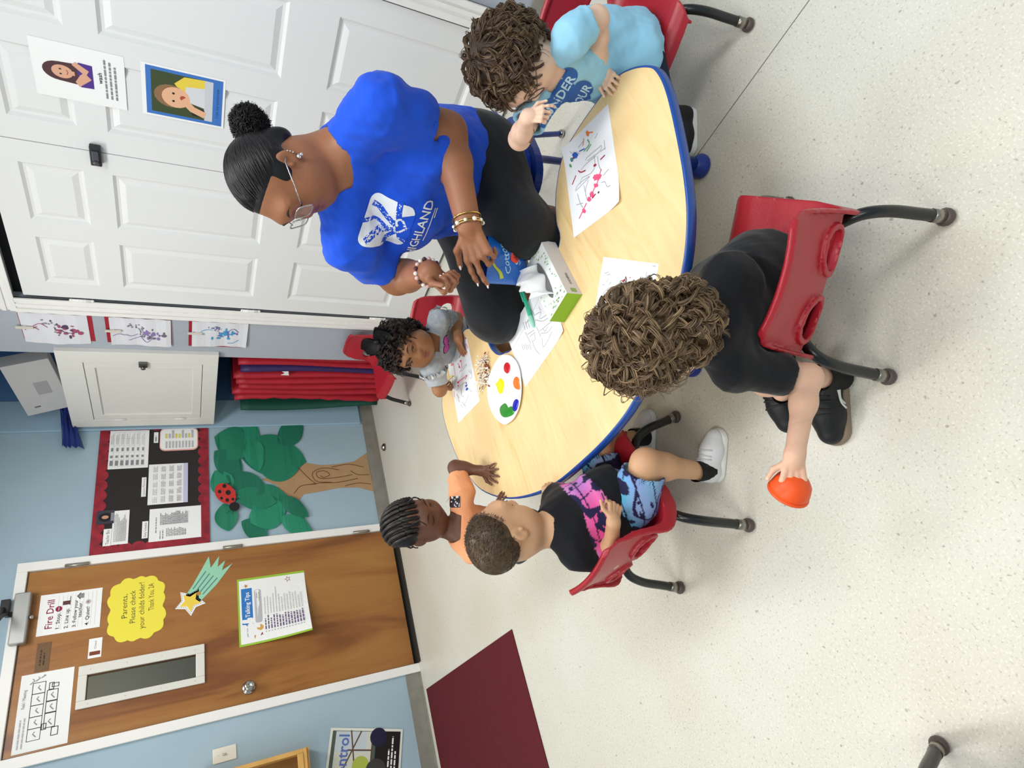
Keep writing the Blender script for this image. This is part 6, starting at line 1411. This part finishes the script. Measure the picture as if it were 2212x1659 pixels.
for pts, m in ((((355, 440), (410, 430)), ORANGEINK), (((310, 500), (300, 580)), ORANGEINK), (((350, 510), (370, 560), (310, 640)), GREENINK), (((390, 560), (340, 640)), GREENINK), (((260, 640), (320, 610)), BLUEINK), (((250, 850), (280, 865), (330, 845)), REDINK), (((225, 900), (185, 1000)), REDINK), (((500, 830), (450, 1000)), PINKINK), (((430, 1030), (360, 1180)), PINKINK), (((440, 1100), (400, 1150)), REDINK), (((340, 1200), (260, 1370)), PINKINK), (((540, 680), (490, 730)), REDINK)): L1(t, pts, .0034, m)
t.done('colouring_sheet', 'painted sheet with pink and blue splotches at the right end of the table')
# the sheet in front of the child in black
z2 = lambda X, Y: (1000+X*.2411, 450+Y*.2411)
t = TablePaper((1423.5, 570), (1303, 555), .216, .279)
for X, Y, r, m in ((1440, 650, .006, REDINK), (1445, 690, .004, PINKINK), (1500, 620, .003, PINKINK), (1655, 655, .004, REDINK), (1370, 710, .003, GREENINK), (1430, 715, .003, GREENINK)): t.blob(*z2(X, Y), r, m, r*.6, .5, X)
for pts in (((1270, 585), (1310, 570)), ((1290, 600), (1325, 590)), ((1300, 640), (1290, 660)), ((1250, 690), (1270, 680)), ((1640, 610), (1650, 570)), ((1310, 680), (1330, 660)), ((1240, 790), (1300, 720), (1380, 700)), ((1200, 900), (1260, 830), (1330, 780)), ((1180, 1010), (1250, 900), (1300, 860)), ((1700, 515), (1730, 520))): t.line([z2(*p) for p in pts], .002, DIM)
t.done('colouring_sheet', 'white colouring sheet half hidden under the head of the child in black')
# the sheet under the pen
t = TablePaper((1135, 836), (1228, 704), .279, .216, ((1, 0, .2, .006),))
for pts in (((560, 1110), (590, 1170), (610, 1210)), ((580, 1130), (640, 1090)), ((600, 1150), (650, 1110)), ((640, 1130), (650, 1170), (630, 1190)), ((690, 1100), (740, 1060), (800, 1010)), ((700, 1120), (760, 1110), (800, 1060)), ((710, 1160), (720, 1240), (760, 1190), (800, 1100)), ((640, 960), (700, 930), (690, 990), (760, 950)), ((650, 1000), (720, 1010), (790, 960)), ((680, 880), (700, 920)), ((560, 1030), (600, 1000)), ((660, 1060), (700, 1150)), ((620, 1180), (650, 1260), (690, 1310)), ((720, 1080), (740, 1100), (760, 1060)), ((640, 950), (610, 900))): t.line([z2(*p) for p in pts], .0022, DIM)
for k in range(5): t.line([z2(530+k*17, 1215+(k % 2)*8), z2(545+k*17, 1270-(k % 2)*10)], .002, DIM)
for k in range(4): t.line([z2(540+k*20, 1020-k*12), z2(560+k*20, 1090-k*10)], .002, DIM)
t.done('colouring_sheet', 'colouring sheet under the tissue box with a green pen lying on it')
# the girl's sheet
z3 = lambda X, Y: (920+X*.14467, 680+Y*.14467)
t = TablePaper((1036.4, 866), (1008, 726), .279, .216)
for pts in (((500, 870), (540, 800), (610, 740), (590, 780), (520, 850)), ((460, 1130), (520, 1060), (600, 1000)), ((470, 1170), (490, 1260), (510, 1310)), ((520, 1080), (540, 1180)), ((570, 1360), (620, 1250), (640, 1190)), ((560, 1010), (530, 1180), (570, 1230)), ((650, 1110), (680, 1140), (700, 1160)), ((640, 830), (690, 900), (670, 960)), ((670, 820), (690, 870)), ((720, 1020), (735, 1050)), ((500, 1240), (460, 1190)), ((520, 1340), (560, 1390)), ((540, 1300), (600, 1370))): t.line([z3(*p) for p in pts], .0022, DIM)
for X, Y, r, m, ry, rt in ((605, 1060, .011, BLUEINK, .005, 1.5), (615, 1110, .014, BLUEINK, .006, 1.4), (605, 1020, .006, M('ink_navy', '#1f3a78', .6), .003, 1.5), (485, 1010, .011, PINKINK, .005, 1.2), (485, 1060, .008, PINKINK, .004, 1.2), (530, 570, .010, M('ink_scarlet', '#e0424a', .7), .006, 1.2), (520, 690, .009, PINKINK, .004, 1.3), (500, 780, .006, REDINK, .004, 0), (600, 350, .005, REDINK, .004, 1), (395, 745, .014, M('ink_coral', '#e58a7c', .7), .006, 1.2), (390, 920, .016, M('ink_lemon', '#eee77c', .7), .005, 1.2)): t.blob(*z3(X, Y), r, m, ry, rt, X)
for pts, m in ((((530, 680), (540, 790)), PINKINK), (((480, 720), (520, 800)), PINKINK), (((490, 1000), (560, 950), (610, 900)), PINKINK), (((570, 500), (620, 600)), M('ink_coral', '#e58a7c')), (((600, 430), (630, 500)), PINKINK), (((415, 720), (440, 900)), M('ink_coral', '#e58a7c')), (((420, 1140), (430, 1230)), PINKINK), (((590, 960), (620, 900)), REDINK), (((520, 600), (500, 640)), REDINK), (((395, 930), (400, 1040)), M('ink_lemon', '#eee77c'))): t.line([z3(*p) for p in pts], .0034, m)
t.done('colouring_sheet', 'painted sheet in front of the girl in grey')
# paint plate
z4 = lambda X, Y: (1040+X*.11458, 740+Y*.11458)
egg = [onz(*z4(X, Y), TZ+.009) for X, Y in ((430, 230), (540, 245), (640, 330), (710, 480), (745, 680), (755, 900), (735, 1100), (690, 1280), (600, 1440), (480, 1535), (400, 1535), (300, 1460), (200, 1320), (130, 1120), (105, 900), (130, 680), (200, 500), (290, 330), (360, 250))]
pc = np.mean(egg, 0); pl_ = empty('paint_plate', (pc[0], pc[1], TZ), 0, 'white oval foam plate with five blobs of paint', 'plate')
o2 = [p[:2]-pc[:2] for p in closed(egg, 4)]; b = MB(); n = len(o2); prof = [(.80, .0015), (.90, .002), (.985, .0088), (1.0, .0094), (1.0, .0084), (.97, .0072), (.86, .0), (.0, .0)]
rings = [[(p[0]*k, p[1]*k, z) for p in o2] for k, z in [(0, .0016)]+prof[:-1]]+[[(p[0]*0, p[1]*0, 0) for p in o2]]
b.add([q for r in rings for q in r], [(k*n+i, k*n+(i+1) % n, (k+1)*n+(i+1) % n, (k+1)*n+i) for k in range(len(rings)-1) for i in range(n)], 0, True)
ar = sum(o2[i][0]*o2[(i+1) % n][1]-o2[(i+1) % n][0]*o2[i][1] for i in range(n))
if ar > 0: b.f = [q[::-1] for q in b.f]
b.f = [q[::-1] for q in b.f]; b.build('plate', M('foam_white', '#f4f4f2', .5), pl_)
def paint(nm, pts, col):
    P = [onz(*z4(*p), TZ+.004)[:2]-pc[:2] for p in pts]; P = closed([V3(p[0], p[1], 0) for p in P], 4); c = np.mean(P, 0); b = MB(); n = len(P)
    R = [[(c[0]+(p[0]-c[0])*k, c[1]+(p[1]-c[1])*k, z) for p in P] for k, z in ((1, .0017), (.97, .0032), (.85, .0042), (.5, .0050), (0, .0052))]
    b.add([q for r in R for q in r], [(k*n+i, k*n+(i+1) % n, (k+1)*n+(i+1) % n, (k+1)*n+i) for k in range(4) for i in range(n)], 0, True)
    ar = sum(P[i][0]*P[(i+1) % n][1]-P[(i+1) % n][0]*P[i][1] for i in range(n))
    if ar < 0: b.f = [q[::-1] for q in b.f]
    tag(b.build(nm, M('wet_'+nm+col, col, .12, .6), pl_), {'#c8202c': 'red paint', '#f2e21c': 'yellow paint', '#f07a2c': 'orange paint', '#2f8a2a': 'green paint', '#1c1fae': 'blue paint'}[col])
paint('paint_blob', ((480, 372), (525, 420), (532, 500), (500, 570), (460, 580), (420, 530), (412, 450), (440, 390)), '#c8202c')
paint('paint_blob', ((345, 672), (395, 710), (425, 800), (405, 900), (355, 970), (310, 930), (285, 840), (255, 780), (295, 740)), '#f2e21c')
paint('paint_blob', ((650, 640), (695, 680), (712, 770), (718, 870), (680, 888), (620, 860), (588, 770), (605, 680)), '#f07a2c')
paint('paint_blob', ((420, 1145), (465, 1170), (500, 1225), (560, 1200), (610, 1290), (585, 1360), (470, 1410), (380, 1395), (335, 1300), (345, 1210)), '#2f8a2a')
paint('paint_blob', ((655, 1065), (690, 1100), (685, 1190), (655, 1270), (610, 1300), (578, 1240), (590, 1140), (620, 1080)), '#1c1fae')
# cotton swabs: a loose heap, every swab its own thing
SWW = M('swab_white', '#eee3d2', .8); SWT = M('swab_cotton', '#f4ede0', .95); rgs = random.Random(8)
tipc = [M('tip_red', '#a83a2c', .9), M('tip_black', '#3a2a24', .9), M('tip_rust', '#9c5a3c', .9)]
hc = onz(1048, 803, TZ); protos = []
for pm in [SWT]+tipc:
    b = MB(); b.tube([(-.033, 0, 0), (.033, 0, 0)], .00135, 6); sm_ = 0
    for sg in (-1, 1): b.lathe([(0, -.0065), (.0016, -.006), (.0027, -.002), (.0027, .002), (.0020, .006), (0, .0072)], 7, m=1 if sg > 0 else 2, o=(sg*.0335, 0, 0), ax=(sg, 0, 0))
    o = b.build('cotton_swab', [SWW, pm, SWT]); protos.append(o)
used = set()
for k in range(52):
    pi_ = 0 if rgs.random() < .72 else rgs.choice((1, 2, 3)); o = protos[pi_]
    if pi_ in used: o = o.copy(); COL.objects.link(o)
    used.add(pi_); ly = k//14; u = rgs.uniform(-1, 1); v_ = rgs.gauss(0, .45)
    p = hc+nrm(onz(1050, 840, TZ)-onz(1047, 770, TZ))*u*.052+nrm(onz(1062, 800, TZ)-onz(1035, 806, TZ))*v_*.014
    o.location = (p[0], p[1], TZ+.0032+ly*.0048); o.rotation_euler = (0, rgs.uniform(-.05, .05), rgs.choice((0, 0, pi))+math.atan2(*(nrm(onz(1060, 795, TZ)-onz(1035, 808, TZ))[[1, 0]]))+rgs.gauss(0, .45))
    tag(o, 'white cotton swab in the loose heap beside the paint plate', 'cotton swab', 'cotton swabs heaped on the table')
for i, o in enumerate(protos):
    if i not in used: bpy.data.objects.remove(o)
b = MB(); p0 = onz(940, 853, TZ+.05); p0 = dep(938, 852, 2.28); p1 = onz(980, 812, TZ+.003); d = nrm(p1-p0); p0 = p1-d*.085
b.tube([p0, p1-d*.012], .0014, 6); b.lathe([(0, -.0065), (.0016, -.006), (.0027, -.002), (.0027, .002), (.0020, .006), (0, .0072)], 8, m=1, o=p0, ax=d); b.lathe([(0, -.0065), (.0016, -.006), (.0027, -.002), (.0027, .002), (.0020, .006), (0, .0072)], 8, m=2, o=p1-d*.007, ax=d)
tag(b.build('cotton_swab', [SWW, SWT, M('tip_yellow', '#e6dc7a', .9)]), 'cotton swab with a yellow tip held by the girl in grey', 'cotton swab')
# tissue box
A, B, Cc = onz(1258, 636, TZ), onz(1211, 545, TZ), onz(1224, 690, TZ); ex = nrm(A-B); ey = np.cross(UZ, ex)
if ey@(Cc-A) < 0: ey = -ey
W_, D_, HT = .222, .112, .052; tx = empty('tissue_box', (0, 0, 0), 0, 'white tissue box with green leaf pattern and a tissue pulled up', 'box'); o_ = A-ex*W_
b = MB(); cs = [o_, A, A+ey*D_, o_+ey*D_]; b.add(cs+[p+UZ*HT for p in cs], [(0, 1, 5, 4), (1, 2, 6, 5), (2, 3, 7, 6), (3, 0, 4, 7), (4, 5, 6, 7), (3, 2, 1, 0)]); b.m = [1, 2, 1, 2, 0, 0]; bc_ = sum(cs)/4+UZ*HT/2
TXW = M('tissue_card', '#eef5f2', .5); carton = b.build('carton', [TXW, M('tissue_grey', '#d3d1d6', .5), M('tissue_lime', '#86b72c', .45)], tx)
bm = bmesh.new(); bm.from_mesh(carton.data); bmesh.ops.recalc_face_normals(bm, faces=bm.faces); bm.to_mesh(carton.data); bm.free()
s = Sheet(o_+UZ*(HT+.0004), ex, ey if np.cross(ex, ey)[2] > 0 else ey, UZ, .0003); g = random.Random(5); lf_ = [M('leaf_mint', '#9fc7ae', .6), M('leaf_moss', '#6f9a5c', .6), M('leaf_pale', '#c9ddd2', .6), M('leaf_olive', '#8aa860', .6)]
for i in range(120):
    x, y = g.uniform(.006, W_-.006), g.uniform(.006, D_-.006)
    if ((x-W_/2)/.075)**2+((y-D_/2)/.035)**2 < 1: continue
    r = g.uniform(.0025, .0045); s.disc(x, y, r*.55, g.choice(lf_), r, 8)
s.disc(W_/2, D_/2, .072, M('slot_dark', '#6c6a68'), .016)
if np.cross(ex, ey)[2] < 0: s.F = [q[::-1] for q in s.F]
s.build('top_print', tx)
fn_ = -ey; s = Sheet(o_+fn_*.0006, ex, UZ, fn_, .0003); s.text('embrace', W_*.62, .018, .016, M('ink_slate', '#4a4a50', .7), .045); s.rect(W_*.90, .014, .014, .018, M('leaf_olive', '#8aa860')); s.build('side_print', tx)
tc_ = (cs[0]+cs[2])/2+UZ*HT; S = Solid(); g = random.Random(9); N = 26; grid = []
ct = [dep(1113, 583, 1.62), dep(1150, 560, 1.66), dep(1166, 640, 1.60)]
tiss = []
for i in range(N):
    u = i/(N-1)
    row = []
    for j in range(N):
        v = j/(N-1); base = tc_+ex*(u-.5)*.135*(1-.15*v)+ey*(.010*sin(u*11)*(1-v)); peak = .095*v*(1-.35*abs(u-.45)*2)
        lean = -ex*.040*v*v+ey*.075*v**1.5*(1-.5*abs(u-.4)); rip = .010*sin(u*17+v*3)*v+.006*sin(u*31-v*5)*v
        row.append(base+UZ*(peak*(1-.55*v*v)+.002)+lean+(ey*.7+UZ*.3)*rip)
    tiss.append(row)
b = MB(); fl = [p for r in tiss for p in r]; m_ = N*N; fc = [(i*N+j, i*N+j+1, (i+1)*N+j+1, (i+1)*N+j) for i in range(N-1) for j in range(N-1)]
b.add(fl+[p-UZ*.0008 for p in fl], fc+[tuple(m_+q for q in f[::-1]) for f in fc], 0, True); b.build('tissue', M('tissue_white', '#f0f1f2', .9, .1), tx); finish(tx, bc_[0], bc_[1]); tx.location.z = TZ
for c in tx.children: c.matrix_parent_inverse = Matrix.Translation((-bc_[0], -bc_[1], -TZ))
# pen
pa, pb = onz(1135, 650, TZ+.012), onz(1153, 708, TZ+.006); d = nrm(pb-pa); pa = pb-d*.145; pn = empty('pen', tuple(pa), 0, 'mint green click pen lying across the sheet by the tissue box', 'pen'); rel = lambda t: tuple(pb+d*t-pa)
TQ = M('pen_green', '#3fc294', .35, coat=.2); b = MB()
b.lathe([(0, -.145), (.0032, -.145), (.0034, -.136), (.0052, -.134), (.0064, -.128), (.0066, -.045), (.0064, -.042)], 16, o=rel(0), ax=d); b.build('barrel', TQ, pn)
b = MB(); b.lathe([(.0066, -.042), (.0068, -.040), (.0067, -.014), (.0030, -.002), (.0014, 0), (0, .001)], 16, o=rel(0), ax=d); b.build('grip', M('pen_pale', '#9fe0c8', .4), pn)
b = MB(); sd = np.cross(d, UZ); b.tube([np.array(rel(-.132))+UZ*.007, np.array(rel(-.128))+UZ*.010, np.array(rel(-.095))+UZ*.0085], .0022, 8); b.build('clip', TQ, pn)
# bag of cotton balls between the teacher's knees
bg = empty('cotton_ball_bag', (0, 0, 0), 0, 'blue plastic bag of cotton balls held between the teacher and the tissue box', 'bag')
tl, trr, bl_, br_ = dep(1046, 612, 1.66), dep(1052, 508, 1.70), dep(1150, 618, 1.84), dep(1128, 528, 1.86)
n_ = nrm(np.cross(bl_-tl, trr-tl)); n_ = n_ if n_@(C0-tl) > 0 else -n_; N = 22; F_ = []; K_ = []
for i in range(N):
    v = i/(N-1); 
    for j in range(N):
        u = j/(N-1); p = tl*(1-u)*(1-v)+trr*u*(1-v)+bl_*(1-u)*v+br_*u*v; bulge = (sin(pi*u)**.6)*(sin(pi*min(1, v*.9+.06))**.7)
        F_.append(p+n_*(.030*bulge+.004*sin(9*u+5*v)*bulge+.003*sin(21*u-13*v)*bulge)); K_.append(p-n_*.030*bulge)
fc = [(i*N+j, i*N+j+1, (i+1)*N+j+1, (i+1)*N+j) for i in range(N-1) for j in range(N-1)]; m_ = N*N
b = MB(); b.add(F_+K_, fc+[tuple(m_+q for q in f[::-1]) for f in fc], 0, True); bag = b.build('pouch', M('bag_blue', '#1565c4', .3, .5, bump=.3, bs=60), bg)
bm = bmesh.new(); bm.from_mesh(bag.data); bmesh.ops.remove_doubles(bm, verts=bm.verts, dist=.0004); bmesh.ops.recalc_face_normals(bm, faces=bm.faces); bm.to_mesh(bag.data); bm.free()
bbv = BVHTree.FromPolygons([tuple(v.co) for v in bag.data.vertices], [tuple(p.vertices) for p in bag.data.polygons])
zb = lambda X, Y: (900+X*.13264, 440+Y*.13264)
eyb = nrm(tl-bl_); exb = nrm((trr-tl)-eyb*((trr-tl)@eyb)); s = Sheet(tl*.5+br_*.5, exb, eyb, n_, .0004)
if np.cross(exb, eyb)@n_ < 0: pass
def bq(X, Y):
    r = ray(*zb(X, Y)); q = C0+r*((s.O-C0)@n_)/(r@n_)-s.O; return q@s.ex, q@s.ey
SKY = M('print_ice', '#a9d2f2', .5)
def btext(t, a, c, size, m):
    p, q = np.array(bq(*a)), np.array(bq(*c)); s.text(t, p[0], p[1], size, m, np.linalg.norm(q-p), .01, math.atan2(*(q-p)[::-1]))
btext('Cotton', (1415, 1180), (1300, 690), .034, SKY); btext('Swabs', (1535, 1050), (1420, 560), .034, SKY)
s.poly([bq(1115, 940), bq(1320, 1240), bq(1270, 1255), bq(1115, 990)], M('print_lime', '#b9c832', .5))
s.poly([bq(1060, 1240), bq(1180, 1330), bq(1080, 1370)], M('print_jade', '#4fa88a', .5))
bx_ = [bq(1560, 760), bq(1700, 740), bq(1730, 925), bq(1600, 935)]; s.line(bx_+bx_[:1], .002, SKY); c_ = np.mean(bx_, 0); s.disc(c_[0], c_[1], .009, SKY, .011)
s.lay = 30; c_ = bq(1440, 920); s.disc(c_[0], c_[1], .019, M('sticker_red', '#ee4a3c', .5)); s.lay = 60; btext('100', (1395, 880), (1480, 985), .016, BLACKINK)
s.wrap('front_print', bbv, bag, off=.0008, step=.006, reach=.1); cc_ = (tl+br_)/2; finish(bg, cc_[0], cc_[1])
